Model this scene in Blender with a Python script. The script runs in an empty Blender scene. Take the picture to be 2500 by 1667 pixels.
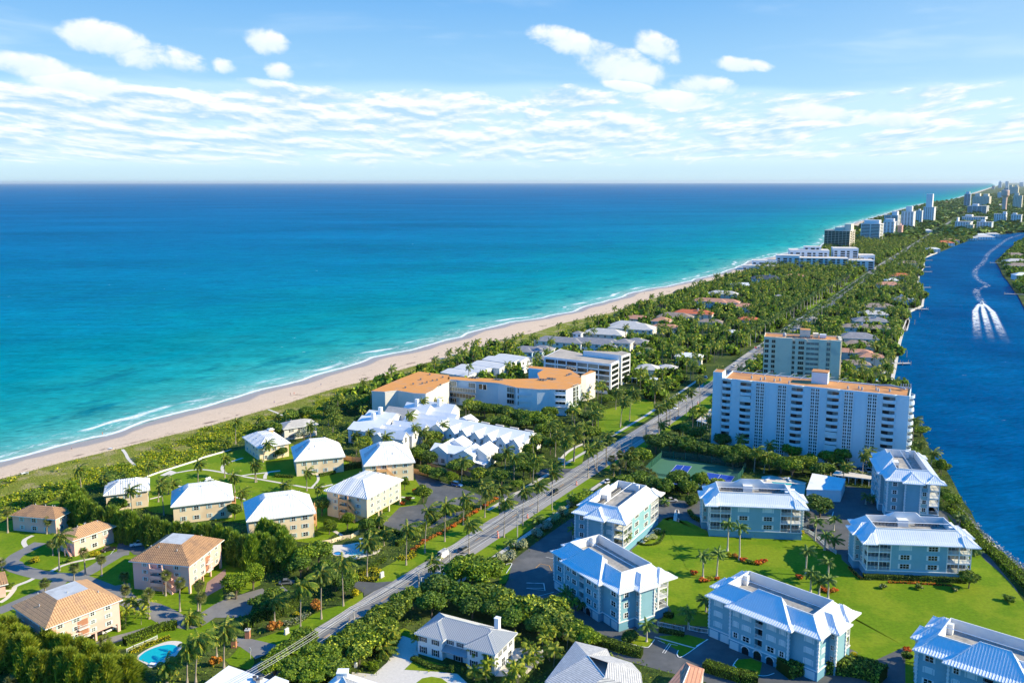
import bpy, bmesh, math, random
import numpy as np
from mathutils import Vector, Matrix
rad = math.radians
scene = bpy.context.scene
COL = scene.collection
# ------------------------------------------------------------------ camera
H = 118.0; FPX = 2130.0; CY = 760.0; HZ = 445.0; ROLL = 0.00108
PITCH = math.atan((CY - HZ) / FPX)
cam = bpy.data.cameras.new('camera'); cam.sensor_width = 36; cam.sensor_fit = 'HORIZONTAL'
cam.lens = 36 * FPX / 2500; cam.shift_y = -(833.5 - CY) / 2500
cam.clip_start = 1; cam.clip_end = 400000
camo = bpy.data.objects.new('camera', cam); COL.objects.link(camo)
camo.matrix_world = Matrix.Translation((0, 0, H)) @ Matrix.Rotation(math.pi / 2 - PITCH, 4, 'X') @ Matrix.Rotation(-ROLL, 4, 'Z')
scene.camera = camo
# ------------------------------------------------------------------ sun
SUN_EL, SUN_AZ = rad(31), rad(-7.7)            # azimuth counted from +x
sd = bpy.data.lights.new('sun', 'SUN'); sd.energy = 5.0; sd.angle = rad(0.5); sd.color = (1, .87, .58)
so = bpy.data.objects.new('sun', sd); COL.objects.link(so)
sv = Vector((math.cos(SUN_EL) * math.cos(SUN_AZ), math.cos(SUN_EL) * math.sin(SUN_AZ), math.sin(SUN_EL)))
so.rotation_euler = sv.to_track_quat('Z', 'Y').to_euler()
# ------------------------------------------------------------------ view
scene.view_settings.view_transform = 'Standard'; scene.view_settings.look = 'None'
scene.view_settings.exposure = 0.62; scene.view_settings.gamma = 1
scene.cycles.max_bounces = 4; scene.cycles.diffuse_bounces = 2; scene.cycles.glossy_bounces = 2
scene.cycles.transmission_bounces = 2; scene.cycles.transparent_max_bounces = 4; scene.cycles.volume_bounces = 0
scene.cycles.caustics_reflective = False; scene.cycles.caustics_refractive = False
scene.cycles.sample_clamp_indirect = 4
# ------------------------------------------------------------------ world: physical sky, deep blue overhead, cumulus bands
world = bpy.data.worlds.new('World'); scene.world = world; world.use_nodes = True
NT = world.node_tree; NT.nodes.clear()
class G_:                                        # tiny node-graph helper
    def __init__(s, nt): s.nt = nt
    def n(s, t, **k):
        x = s.nt.nodes.new(t)
        for a, b in k.items(): setattr(x, a, b)
        return x
    def put(s, sock, v):
        if isinstance(v, bpy.types.NodeSocket): s.nt.links.new(v, sock)
        elif v is not None:
            try: sock.default_value = v
            except Exception: sock.default_value = (*v, 1)
    def m(s, op, a, b=None, c=None, cl=False):
        x = s.n('ShaderNodeMath', operation=op, use_clamp=cl)
        s.put(x.inputs[0], a); s.put(x.inputs[1], b); s.put(x.inputs[2], c); return x.outputs[0]
    def mix(s, f, a, b, bt='MIX'):
        x = s.n('ShaderNodeMix', data_type='RGBA', blend_type=bt); x.clamp_factor = True
        s.put(x.inputs[0], f); s.put(x.inputs[6], a); s.put(x.inputs[7], b); return x.outputs[2]
    def ss(s, v, a, b, lo=0., hi=1.):
        x = s.n('ShaderNodeMapRange', interpolation_type='SMOOTHSTEP')
        s.put(x.inputs[0], v); x.inputs[1].default_value = a; x.inputs[2].default_value = b
        x.inputs[3].default_value = lo; x.inputs[4].default_value = hi; return x.outputs[0]
    def lin(s, v, a, b, lo=0., hi=1.):
        x = s.n('ShaderNodeMapRange'); s.put(x.inputs[0], v); x.inputs[1].default_value = a
        x.inputs[2].default_value = b; x.inputs[3].default_value = lo; x.inputs[4].default_value = hi; return x.outputs[0]
    def xyz(s, x=0., y=0., z=0.):
        c = s.n('ShaderNodeCombineXYZ'); s.put(c.inputs[0], x); s.put(c.inputs[1], y); s.put(c.inputs[2], z); return c.outputs[0]
    def sep(s, v):
        c = s.n('ShaderNodeSeparateXYZ'); s.put(c.inputs[0], v); return c.outputs
    def noise(s, v, scale, detail=3, rough=.5, dist=0., col=False):
        x = s.n('ShaderNodeTexNoise'); x.noise_dimensions = '3D'
        s.put(x.inputs['Vector'], v); x.inputs['Scale'].default_value = scale; x.inputs['Detail'].default_value = detail
        x.inputs['Roughness'].default_value = rough; x.inputs['Distortion'].default_value = dist
        return x.outputs['Color' if col else 'Fac']
    def ramp(s, f, pts):
        x = s.n('ShaderNodeValToRGB'); s.put(x.inputs[0], f); e = x.color_ramp.elements
        e[0].position, e[0].color = pts[0][0], (*pts[0][1], 1)
        e[1].position, e[1].color = pts[-1][0], (*pts[-1][1], 1)
        for p, c in pts[1:-1]:
            q = e.new(p); q.color = (*c, 1)
        return x.outputs[0]
    def vm(s, op, a, b):
        x = s.n('ShaderNodeVectorMath', operation=op); s.put(x.inputs[0], a); s.put(x.inputs[1], b); return x.outputs[0]
W = G_(NT)
tc = W.n('ShaderNodeTexCoord').outputs['Generated']
X, Y, Z = W.sep(tc)
hyp = W.m('SQRT', W.m('ADD', W.m('MULTIPLY', X, X), W.m('MULTIPLY', Y, Y)))
el = W.m('ARCTAN2', Z, hyp); az = W.m('ARCTAN2', X, Y)
elc = W.m('MAXIMUM', el, 0.0)
sky = W.n('ShaderNodeTexSky', sky_type='NISHITA'); sky.sun_disc = False
sky.sun_elevation = SUN_EL; sky.sun_rotation = math.pi / 2 - SUN_AZ; sky.altitude = 100; sky.air_density = 1; sky.dust_density = .6; sky.ozone_density = 3
phys = W.mix(1.0, sky.outputs[0], (.10, .10, .10), 'MULTIPLY')
grad = W.ramp(W.lin(elc, 0, 1.5708), [(0, (.44, .61, .69)), (.02, (.39, .58, .70)), (.06, (.265, .485, .68)), (.105, (.165, .375, .64)),
    (.14, (.095, .30, .62)), (.20, (.005, .24, .66)), (.32, (.0, .20, .66)), (1, (.0, .155, .58))])
front = W.ss(W.m('ABSOLUTE', az), 1.5, 1.0)                       # clouds only ahead; unseen sky behind kept clear blue to tint the shade
grad = W.mix(W.m('MULTIPLY', W.m('MULTIPLY', W.ss(az, .1, .9, 0, .45), front), W.ss(elc, .32, .2)), grad, (.46, .62, .74))      # paler low down towards the sun side
grad = W.mix(W.m('MULTIPLY', W.m('SUBTRACT', 1.0, front), W.ss(elc, .32, .05)), grad, (.005, .25, .66))
skyc = W.mix(W.ss(elc, .4, .1, .02, .10), grad, phys)
# clouds live in (azimuth, elevation); features shrink towards the horizon
k1 = W.m('DIVIDE', 1.0, W.m('ADD', elc, .035))
cu = W.m('MULTIPLY', az, W.m('MULTIPLY', k1, .45)); cv = W.m('MULTIPLY', W.m('LOGARITHM', W.m('ADD', elc, .035), 2.71828), 3.4)
cp = W.xyz(W.m('ADD', W.m('MULTIPLY', az, 5.0), cu), cv, 3.7)
n1 = W.noise(cp, 1.7, 8, .62, .2)
cp2 = W.xyz(W.m('ADD', W.m('MULTIPLY', W.m('ADD', az, .006), 5.0), cu), W.m('ADD', cv, .16), 3.7)
n2 = W.noise(cp2, 1.7, 5, .55, .25)
big = W.noise(W.xyz(W.m('MULTIPLY', az, 2.0), W.m('MULTIPLY', elc, 9.0), 1.3), 1.0, 2, .5)
cover = W.m('MULTIPLY', W.ss(elc, .006, .03), W.ss(W.m('ADD', elc, W.m('MULTIPLY', W.m('SUBTRACT', big, .5), .10)), .115, .085))
cover = W.m('MULTIPLY', W.m('MULTIPLY', cover, W.lin(az, -.55, .6, 1.25, .85)), front)
thr = W.m('SUBTRACT', .80, W.m('MULTIPLY', cover, .41))
dens = W.m('DIVIDE', W.m('SUBTRACT', n1, thr), .14, cl=True)
dens = W.m('MULTIPLY', dens, W.ss(cover, 0, .2))
lit = W.m('ADD', .50, W.m('MULTIPLY', W.m('SUBTRACT', n1, n2), 5.0), cl=True)
# single cumulus heaps: (x, y, rx, ry, tilt) measured as angles
edge = W.noise(W.xyz(W.m('MULTIPLY', az, 1.0), W.m('MULTIPLY', el, 1.3), .5), 26, 6, .6, .3)
edge2 = W.noise(W.xyz(W.m('MULTIPLY', az, 1.0), W.m('MULTIPLY', el, 1.3), 7.5), 9, 3, .5)
heap = None; hlit = None
for (px, py, rx, ry, t) in [(300, 146, 105, 36, 8), (410, 178, 110, 34, 10), (672, 130, 52, 30, 8), (700, 196, 46, 22, 12), (575, 190, 34, 20, 10),
        (1400, 128, 120, 32, 16), (1500, 175, 130, 40, 10), (1600, 140, 62, 34, 26), (1705, 222, 78, 24, 6), (1790, 180, 66, 19, 8),
        (1655, 258, 95, 24, 6), (1525, 222, 60, 14, 8), (90, 205, 120, 26, 8), (215, 235, 110, 26, 6), (1975, 290, 90, 22, 6), (2150, 310, 80, 20, 4), (640, 218, 60, 12, 6)]:
    a0 = math.atan((px - 1250) / FPX); e0 = (HZ - py) / FPX
    ct, st = math.cos(rad(-t)), math.sin(rad(-t))
    dx = W.m('SUBTRACT', az, a0); dy = W.m('SUBTRACT', el, e0)
    ux = W.m('DIVIDE', W.m('ADD', W.m('MULTIPLY', dx, ct), W.m('MULTIPLY', dy, st)), rx / FPX)
    uy = W.m('DIVIDE', W.m('SUBTRACT', W.m('MULTIPLY', dy, ct), W.m('MULTIPLY', dx, st)), ry / FPX)
    q = W.m('ADD', W.m('MULTIPLY', ux, ux), W.m('MULTIPLY', uy, uy))
    v = W.m('SUBTRACT', 1.0, q)
    l = W.m('ADD', W.m('MULTIPLY', uy, .28), .62)
    w_ = W.m('GREATER_THAN', v, heap) if heap is not None else None
    if heap is None: heap, hlit = v, l
    else:
        hlit = W.m('ADD', W.m('MULTIPLY', w_, l), W.m('MULTIPLY', W.m('SUBTRACT', 1.0, w_), hlit)); heap = W.m('MAXIMUM', heap, v)
heap = W.m('MAXIMUM', heap, -1.5)
hv = W.m('ADD', heap, W.m('ADD', W.m('MULTIPLY', W.m('SUBTRACT', edge, .52), 2.6), W.m('MULTIPLY', W.m('SUBTRACT', edge2, .5), 1.7)))
hd = W.ss(hv, -.1, .75)
hl = W.m('ADD', hlit, W.m('MULTIPLY', W.m('SUBTRACT', edge, .5), 1.1), cl=True)
cir = W.m('MULTIPLY', W.ss(W.noise(W.xyz(W.m('MULTIPLY', az, 2.2), W.m('MULTIPLY', el, 16), 0), 1.5, 4, .6, .4), .52, .8), .30)
col = W.mix(W.m('MULTIPLY', W.m('MULTIPLY', cir, front), W.m('MULTIPLY', W.ss(elc, .0, .1), W.ss(elc, .34, .22))), skyc, (.62, .72, .80))
col = W.mix(W.m('MULTIPLY', W.ss(cover, .1, .9), .30), col, (.60, .74, .84))
fade = W.ss(elc, .0, .09, .55, 1)
ccol = W.mix(lit, (.34, .51, .69), (.72, .73, .74))
col = W.mix(W.m('MULTIPLY', dens, fade), col, ccol)
col = W.mix(W.m('MULTIPLY', hd, .94), col, W.mix(hl, (.42, .57, .72), (.73, .74, .75)))
bg = W.n('ShaderNodeBackground'); W.put(bg.inputs[0], col); bg.inputs[1].default_value = 1.0
NT.links.new(bg.outputs[0], W.n('ShaderNodeOutputWorld').inputs[0])
world.cycles.sampling_method = 'MANUAL'; world.cycles.sample_map_resolution = 512

# ------------------------------------------------------------------ survey: pixel of a photo sheet -> point of the ground
SH = {'a':(0,1000,3.6123),'b':(0,1234,3.6185),'c':(600,1234,3.6185),'d':(500,1000,3.6123),'e':(1000,1000,3.6123),'f':(1200,1234,3.6185),
 'g':(1700,1234,2.94),'h':(1550,1020,3.92),'i':(1950,1020,4.2727),'j':(1700,780,3.6185),'k':(1050,760,3.6185),'l':(600,820,3.6185),
 'm':(1500,560,3.6185),'n':(1900,430,3.92),'z':(0,0,.9408),'A':(960,1180,6.5333),'B':(1140,1060,6.5333),'D':(1340,960,3.7333),
 'H':(1400,800,3.7333),'I':(560,1400,3.355),'J':(0,1280,3.355),'K':(1000,1400,3.355),'L':(360,1040,3.7333),
 'p':(1300,1240,5.8725),'q':(1340,1130,7.35),'r':(1700,1360,5.6),'s':(2030,1230,6.349),'F':(0,0,1),
 't':(810,930,5.27),'u':(1040,980,4.48),'v':(1260,780,3.897),'w':(1850,480,4.48),'x':(2100,430,3.355),'Y':(1960,600,4.48),'X':(1960,760,4.48),'y':(480,1520,2.24)}
def ray(c, x, y):
    o = SH[c]; x = o[0] + x / o[2] - 1250; y = o[1] + y / o[2] - CY
    cc, s = math.cos(ROLL), math.sin(ROLL); x, y = cc * x - s * y, s * x + cc * y
    d = (x, FPX * math.cos(PITCH) - y * math.sin(PITCH), -FPX * math.sin(PITCH) - y * math.cos(PITCH))
    return d[0] / -d[2], d[1] / -d[2]
def G(c, x, y, z=0.):
    a, b = ray(c, x, y); return Vector((a * (H - z), b * (H - z)))
def P(s, z=0.):
    """'a 10,20 30,40' -> list of ground points"""
    out = []; c = None
    for t in s.split():
        if ',' in t:
            x, y = t.split(','); out.append(G(c, float(x), float(y), z))
        else: c = t
    return out
def top_of(base, c, x, y):
    """height and sideways lean of a point seen above a ground point"""
    a, b = ray(c, x, y); k = base.y / b
    return H - k, a * k - base.x
# ------------------------------------------------------------------ materials
MATS = {}
def mat(name, base, rough=.8, spec=.3, var=.12, vs=.6, alt=None, af=.5, as_=.15, bump=0., bs=8., coord='Object', metal=0.):
    """plain surface: base colour with fine mottling (var at scale vs) and larger patches of alt"""
    if name in MATS: return MATS[name]
    m = bpy.data.materials.new(name); m.use_nodes = True; m.node_tree.nodes.clear(); g = G_(m.node_tree)
    co = g.n('ShaderNodeTexCoord').outputs['Object'] if coord == 'Object' else g.n('ShaderNodeNewGeometry').outputs['Position']
    c = base
    if alt is not None:
        c = g.mix(g.ss(g.noise(co, as_, 4, .6), .62 - af * .3, .78 - af * .3), base, alt)
    if var > 0:
        f = g.lin(g.noise(co, vs, 4, .65), .3, .7, 1 - var, 1 + var)
        c = g.mix(1.0, c if not isinstance(c, tuple) else g.xyz(*c), g.xyz(f, f, f), 'MULTIPLY')
    b = g.n('ShaderNodeBsdfPrincipled'); g.put(b.inputs['Base Color'], c)
    b.inputs['Roughness'].default_value = rough; b.inputs['Specular IOR Level'].default_value = spec; b.inputs['Metallic'].default_value = metal
    if bump:
        u = g.n('ShaderNodeBump'); u.inputs['Strength'].default_value = min(1, bump); u.inputs['Distance'].default_value = .2
        g.put(u.inputs['Height'], g.noise(co, bs, 3, .6)); g.put(b.inputs['Normal'], u.outputs[0])
    g.nt.links.new(b.outputs[0], g.n('ShaderNodeOutputMaterial').inputs[0])
    MATS[name] = m; return m
def leafmat(name, dark, light, tip=None, trans=.25, hue=.1):
    """foliage: every leaf clump and every plant gets its own green"""
    if name in MATS: return MATS[name]
    m = bpy.data.materials.new(name); m.use_nodes = True; m.node_tree.nodes.clear(); g = G_(m.node_tree)
    isl = g.n('ShaderNodeNewGeometry').outputs['Random Per Island']; ob = g.n('ShaderNodeObjectInfo').outputs['Random']
    k = lambda q: (q[0] * 1.5, q[1] * 1.33, q[2] * .9)
    c = g.mix(isl, k(dark), k(light))
    if tip is not None: c = g.mix(g.ss(isl, .72, 1), c, k(tip))
    f = g.lin(ob, 0, 1, 1 - hue * 1.6, 1 + hue * 1.6)
    c = g.mix(1.0, c, g.xyz(f, f, g.lin(ob, 0, 1, 1 + hue, 1 - hue)), 'MULTIPLY')
    b = g.n('ShaderNodeBsdfPrincipled'); g.put(b.inputs['Base Color'], c); b.inputs['Roughness'].default_value = .55
    b.inputs['Specular IOR Level'].default_value = .25
    t = g.n('ShaderNodeBsdfTranslucent'); g.put(t.inputs[0], g.mix(1.0, c, (1.3, 1.25, .5), 'MULTIPLY'))
    s = g.n('ShaderNodeMixShader'); s.inputs[0].default_value = trans
    g.nt.links.new(b.outputs[0], s.inputs[1]); g.nt.links.new(t.outputs[0], s.inputs[2])
    g.nt.links.new(s.outputs[0], g.n('ShaderNodeOutputMaterial').inputs[0])
    MATS[name] = m; return m
def stripemat(name, base, line, pitch, width=.25, axis=0, rough=.7, bump=.5, var=.1, alt=None, af=.4, cross=0., spec=.3):
    """roofing laid in rows: stripes of the given pitch (metres) across UV u (axis 0) or v (axis 1), optional cross courses"""
    if name in MATS: return MATS[name]
    m = bpy.data.materials.new(name); m.use_nodes = True; m.node_tree.nodes.clear(); g = G_(m.node_tree)
    uv = g.n('ShaderNodeUVMap').outputs[0]; s = g.sep(uv); co = g.n('ShaderNodeTexCoord').outputs['Object']
    fr = g.m('FRACT', g.m('DIVIDE', s[axis], pitch)); tri = g.m('ABSOLUTE', g.m('SUBTRACT', fr, .5))   # 0 centre .. .5 edge
    ln = g.ss(tri, .5 - width, .5)
    if cross:
        fr2 = g.m('FRACT', g.m('DIVIDE', s[1 - axis], cross)); ln2 = g.ss(g.m('ABSOLUTE', g.m('SUBTRACT', fr2, .5)), .36, .5)
        ln = g.m('MAXIMUM', ln, g.m('MULTIPLY', ln2, .5))
    c0 = base
    if alt is not None: c0 = g.mix(g.ss(g.noise(co, .35, 5, .65), .62 - af * .3, .8 - af * .3), base, alt)
    c = g.mix(ln, c0, line)
    f = g.lin(g.noise(co, 1.3, 5, .7), .3, .7, 1 - var, 1 + var); c = g.mix(1.0, c, g.xyz(f, f, f), 'MULTIPLY')
    b = g.n('ShaderNodeBsdfPrincipled'); g.put(b.inputs['Base Color'], c); b.inputs['Roughness'].default_value = rough; b.inputs['Specular IOR Level'].default_value = spec
    u = g.n('ShaderNodeBump'); u.inputs['Strength'].default_value = bump; u.inputs['Distance'].default_value = .12
    g.put(u.inputs['Height'], g.m('SUBTRACT', 1.0, ln)); g.put(b.inputs['Normal'], u.outputs[0])
    g.nt.links.new(b.outputs[0], g.n('ShaderNodeOutputMaterial').inputs[0])
    MATS[name] = m; return m

M_white = mat('white_paint', (.80, .80, .79), .6, var=.03, alt=(.70, .71, .70), af=.25)
M_trim = mat('white_trim', (.82, .83, .82), .5, var=.02)
M_teal = mat('teal_stucco', (.25, .46, .53), .9, var=.04, vs=.5, alt=(.22, .43, .50), af=.4)
M_tealbase = mat('teal_base', (.16, .36, .48), .9, var=.05)
M_seam = mat('seam_metal', (.80, .82, .84), .45, .4, var=.04, alt=(.70, .73, .76), af=.3)
M_rib = mat('seam_rib', (.84, .86, .87), .4, .4, var=0)
M_flatroof = mat('well_membrane', (.30, .29, .27), .9, var=.25, vs=.8, alt=(.42, .38, .33), af=.5, as_=.3)
M_glass = mat('dark_glass', (.012, .018, .022), .12, .6, var=0)
M_glass2 = mat('curtained_glass', (.16, .20, .20), .2, .6, var=.35, vs=2)
M_shut = mat('roll_shutter', (.66, .76, .78), .6, var=.03)
M_grey = mat('grey_metal', (.45, .46, .47), .5, .5, var=.1)
M_dark = mat('dark_metal', (.06, .06, .065), .5, .5, var=.1)
M_conc = mat('concrete', (.52, .49, .44), .9, var=.12, vs=1.5)
M_path = mat('pale_path', (.66, .60, .52), .9, var=.10, vs=2.0)
M_asph = mat('asphalt', (.20, .195, .19), .9, var=.10, vs=.35, alt=(.25, .24, .225), af=.5, as_=.05, coord='P')
M_asph2 = mat('dark_asphalt', (.10, .105, .11), .9, var=.14, vs=.35, alt=(.14, .14, .14), af=.4, as_=.06, coord='P')
M_shoulder = mat('road_shoulder', (.33, .31, .29), .9, var=.12, vs=1.2, coord='P')
M_line = mat('road_paint', (.75, .75, .72), .7, var=.1, vs=2)
M_yline = mat('yellow_paint', (.72, .36, .08), .7, var=.1, vs=2)
M_lawn = mat('lawn_grass', (.125, .215, .007), .9, .1, var=.20, vs=1.1, alt=(.19, .255, .012), af=.6, as_=.07, bump=.3, bs=5, coord='P')
M_rough = mat('rough_grass', (.19, .22, .03), .95, .1, var=.30, vs=1.2, alt=(.34, .29, .13), af=.5, as_=.12, bump=.6, bs=3, coord='P')
M_under = mat('undergrowth_soil', (.045, .075, .015), .95, .1, var=.35, vs=.5, alt=(.10, .13, .03), af=.5, as_=.03, bump=.8, bs=1.5, coord='P')
M_mulch = mat('mulch', (.16, .10, .06), .95, .1, var=.3, vs=2, coord='P')
M_trunk = mat('palm_trunk', (.34, .29, .23), .9, .1, var=.2, vs=2)
M_bark = mat('bark', (.16, .13, .10), .9, .1, var=.3, vs=2)
M_palebark = mat('pale_bark', (.50, .45, .38), .9, .1, var=.2, vs=2)
M_wood = mat('pole_wood', (.30, .27, .23), .9, .1, var=.2, vs=2)

# ------------------------------------------------------------------ mesh kit
class MB:
    def __init__(s): s.v = []; s.f = []; s.m = []; s.uv = []; s.T = None
    def add(s, pts):
        i = len(s.v)
        for p in pts:
            p = Vector(p)
            s.v.append(tuple(s.T @ p) if s.T is not None else tuple(p))
        return i
    def poly(s, pts, m=0, ud=None):
        i = s.add(pts); s.f.append(tuple(range(i, i + len(pts)))); s.m.append(m)
        if ud is None: s.uv.append([(p[0], p[1]) for p in pts])
        else:
            o = Vector(pts[0]); u = Vector(ud).normalized(); n = (Vector(pts[1]) - o).cross(Vector(pts[-1]) - o)
            if n.length < 1e-9: n = (Vector(pts[2]) - Vector(pts[1])).cross(o - Vector(pts[1]))
            n.normalize(); w = n.cross(u)
            s.uv.append([((Vector(p)).dot(u), (Vector(p)).dot(w)) for p in pts])
        return s
    def box(s, x0, y0, z0, x1, y1, z1, m=0, skip=''):
        A = [(x0,y0,z0),(x1,y0,z0),(x1,y1,z0),(x0,y1,z0),(x0,y0,z1),(x1,y0,z1),(x1,y1,z1),(x0,y1,z1)]
        for k, q in (('b',(3,2,1,0)),('t',(4,5,6,7)),('s',(0,1,5,4)),('e',(1,2,6,5)),('n',(2,3,7,6)),('w',(3,0,4,7))):
            if k not in skip: s.poly([A[j] for j in q], m, (1,0,0) if k in 'btsn' else (0,1,0))
        return s
    def prism(s, pts, z0, z1, m=0, mt=None, bottom=False):
        a = sum(p[0] * q[1] - q[0] * p[1] for p, q in zip(pts, list(pts[1:]) + [pts[0]]))
        if a < 0: pts = pts[::-1]
        n = len(pts)
        s.poly([(p[0], p[1], z1) for p in pts], m if mt is None else mt)
        if bottom: s.poly([(p[0], p[1], z0) for p in pts[::-1]], m)
        for k in range(n):
            p, q = pts[k], pts[(k + 1) % n]
            s.poly([(p[0],p[1],z0),(q[0],q[1],z0),(q[0],q[1],z1),(p[0],p[1],z1)], m, (q[0]-p[0], q[1]-p[1], 0))
        return s
    def tube(s, pts, rs, n=6, m=0, cap=True):
        pts = [Vector(p) for p in pts]
        if not isinstance(rs, (list, tuple)): rs = [rs] * len(pts)
        rings = []
        for k, p in enumerate(pts):
            d = (pts[min(k + 1, len(pts) - 1)] - pts[max(k - 1, 0)]).normalized()
            a = d.cross(Vector((0, 0, 1)) if abs(d.z) < .9 else Vector((1, 0, 0))).normalized(); b = d.cross(a)
            rings.append(s.add([p + (a * math.cos(t) + b * math.sin(t)) * rs[k] for t in [2 * math.pi * j / n for j in range(n)]]))
        for k in range(len(pts) - 1):
            for j in range(n):
                q = (rings[k] + j, rings[k] + (j + 1) % n, rings[k + 1] + (j + 1) % n, rings[k + 1] + j)
                s.f.append(q); s.m.append(m); s.uv.append([(0, 0)] * 4)
        if cap:
            for r in (rings[0], rings[-1]):
                s.f.append(tuple(range(r, r + n))); s.m.append(m); s.uv.append([(0, 0)] * n)
        return s
    def lathe(s, prof, n=10, m=0, c=(0, 0)):
        r0 = None
        for (r, z) in prof:
            i = s.add([(c[0] + r * math.cos(2 * math.pi * j / n), c[1] + r * math.sin(2 * math.pi * j / n), z) for j in range(n)])
            if r0 is not None:
                for j in range(n):
                    s.f.append((r0 + j, r0 + (j + 1) % n, i + (j + 1) % n, i + j)); s.m.append(m); s.uv.append([(0, 0)] * 4)
            r0 = i
        s.f.append(tuple(range(r0, r0 + n))); s.m.append(m); s.uv.append([(0, 0)] * n)
        return s
    def mesh(s, name, mats, smooth=False):
        me = bpy.data.meshes.new(name); me.from_pydata(s.v, [], s.f)
        for q in (mats if isinstance(mats, (list, tuple)) else [mats]): me.materials.append(q)
        me.polygons.foreach_set('material_index', s.m)
        ul = me.uv_layers.new(name='UVMap'); ul.data.foreach_set('uv', [c for f in s.uv for p in f for c in p])
        if smooth: me.polygons.foreach_set('use_smooth', [True] * len(s.f))
        me.update(); return me
    def build(s, name, mats, parent=None, smooth=False):
        return link(name, s.mesh(name, mats, smooth), parent)
def link(name, me, parent=None):
    o = bpy.data.objects.new(name, me); COL.objects.link(o)
    if parent is not None: o.parent = parent
    return o
def npmesh(name, V, F, mats, mi=None, uv=None):
    """V (n,3), F (m,k) arrays"""
    me = bpy.data.meshes.new(name); V = np.asarray(V, np.float32); F = np.asarray(F, np.int32); k = F.shape[1]
    me.vertices.add(len(V)); me.vertices.foreach_set('co', V.ravel())
    me.loops.add(F.size); me.loops.foreach_set('vertex_index', F.ravel())
    me.polygons.add(len(F)); me.polygons.foreach_set('loop_start', np.arange(0, F.size, k, dtype=np.int32))
    for q in (mats if isinstance(mats, (list, tuple)) else [mats]): me.materials.append(q)
    if mi is not None: me.polygons.foreach_set('material_index', np.asarray(mi, np.int32))
    if uv is not None:
        l = me.uv_layers.new(name='UVMap'); l.data.foreach_set('uv', np.asarray(uv, np.float32)[F.ravel()].ravel())
    me.update(calc_edges=True); return me
def tag(o, label=None, cat=None, group=None, kind=None):
    if label: o['label'] = label
    if cat: o['category'] = cat
    if group: o['group'] = group
    if kind: o['kind'] = kind
    return o
def empty(name, loc=(0, 0, 0), rz=0.):
    o = bpy.data.objects.new(name, None); COL.objects.link(o); o.location = (loc[0], loc[1], loc[2] if len(loc) > 2 else 0); o.rotation_euler = (0, 0, rz); o.empty_display_size = .5; return o
def copy_tree(o, parent=None):
    c = o.copy(); COL.objects.link(c)
    if parent is not None: c.parent = parent
    for ch in KIDS.get(o.name, []): copy_kid(ch, c)
    return c
KIDS = {}
def kids_of(root):
    """remember the family of a prototype once, so copies need no search"""
    fam = {}
    for ob in COL.objects:
        if ob.parent is not None: fam.setdefault(ob.parent.name, []).append(ob)
    st = [root]
    while st:
        q = st.pop(); KIDS[q.name] = fam.get(q.name, []); st += KIDS[q.name]
def copy_kid(o, parent):
    c = o.copy(); COL.objects.link(c); c.parent = parent
    for ch in KIDS.get(o.name, []): copy_kid(ch, c)
ORD = ['first','second','third','fourth','fifth','sixth','seventh','eighth','ninth','tenth','eleventh','twelfth','thirteenth','fourteenth','fifteenth',
 'sixteenth','seventeenth','eighteenth','nineteenth','twentieth']
for t_ in ('twenty','thirty','forty','fifty','sixty','seventy'): ORD += [t_ + '-' + q for q in ORD[:9]] + [{'twenty':'thirtieth','thirty':'fortieth','forty':'fiftieth','fifty':'sixtieth','sixty':'seventieth','seventy':'eightieth'}[t_]]
ZK = [0]
def zup(z):
    ZK[0] += 1; return z + (ZK[0] % 40) * .0011 if z > 0 else z
NOGO = []; NOSEG = []; NAMED = {}
def sheet(name, pts, z, m, kind='structure', thick=0.):
    b = MB(); z = zup(z)
    NAMED[name] = np.array([(p[0], p[1]) for p in pts])
    if name not in ('ground', 'dune_ground', 'far_bank', 'pink_lawn', 'garden_lawn', 'condo_drive'): NOGO.append(np.array([(p[0], p[1]) for p in pts]))
    if thick: b.prism([(p[0], p[1]) for p in pts], z - thick, z, 0)
    else:
        a = sum(p[0] * q[1] - q[0] * p[1] for p, q in zip(pts, list(pts[1:]) + [pts[0]]))
        if a < 0: pts = pts[::-1]
        b.poly([(p[0], p[1], z) for p in pts])
    o = b.build(name, m); o['kind'] = kind; return o
def smooth_line(pts, n=6, closed=False):
    """Catmull-Rom"""
    out = []; N = len(pts)
    rng = range(N if closed else N - 1)
    for i in rng:
        g = lambda k: pts[k % N] if closed else pts[max(0, min(N - 1, k))]
        p0, p1, p2, p3 = g(i - 1), g(i), g(i + 1), g(i + 2)
        for j in range(n):
            t = j / n
            out.append(.5 * ((2 * p1) + (p2 - p0) * t + (2 * p0 - 5 * p1 + 4 * p2 - p3) * t * t + (3 * p1 - p0 - 3 * p2 + p3) * t ** 3))
    if not closed: out.append(pts[-1])
    return out
def ribbon(name, pts, w, z, m, kind='structure', w2=None, off=0.):
    """strip of width w along a line"""
    b = MB(); L = []; z = zup(z)
    if w > 1: NOSEG.append((np.array([(p.x, p.y) for p in pts]), w / 2 + .8))
    for k, p in enumerate(pts):
        d = (pts[min(k + 1, len(pts) - 1)] - pts[max(k - 1, 0)]).normalized(); nrm = Vector((-d.y, d.x))
        L.append((p + nrm * (off + w / 2), p + nrm * (off - w / 2)))
    s = 0
    for k in range(len(L) - 1):
        l = (pts[k + 1] - pts[k]).length
        b.poly([(*L[k][1], z), (*L[k + 1][1], z), (*L[k + 1][0], z), (*L[k][0], z)]); b.uv[-1] = [(s, 0), (s + l, 0), (s + l, 1), (s, 1)]; s += l
    o = b.build(name, m); o['kind'] = kind; return o

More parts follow.
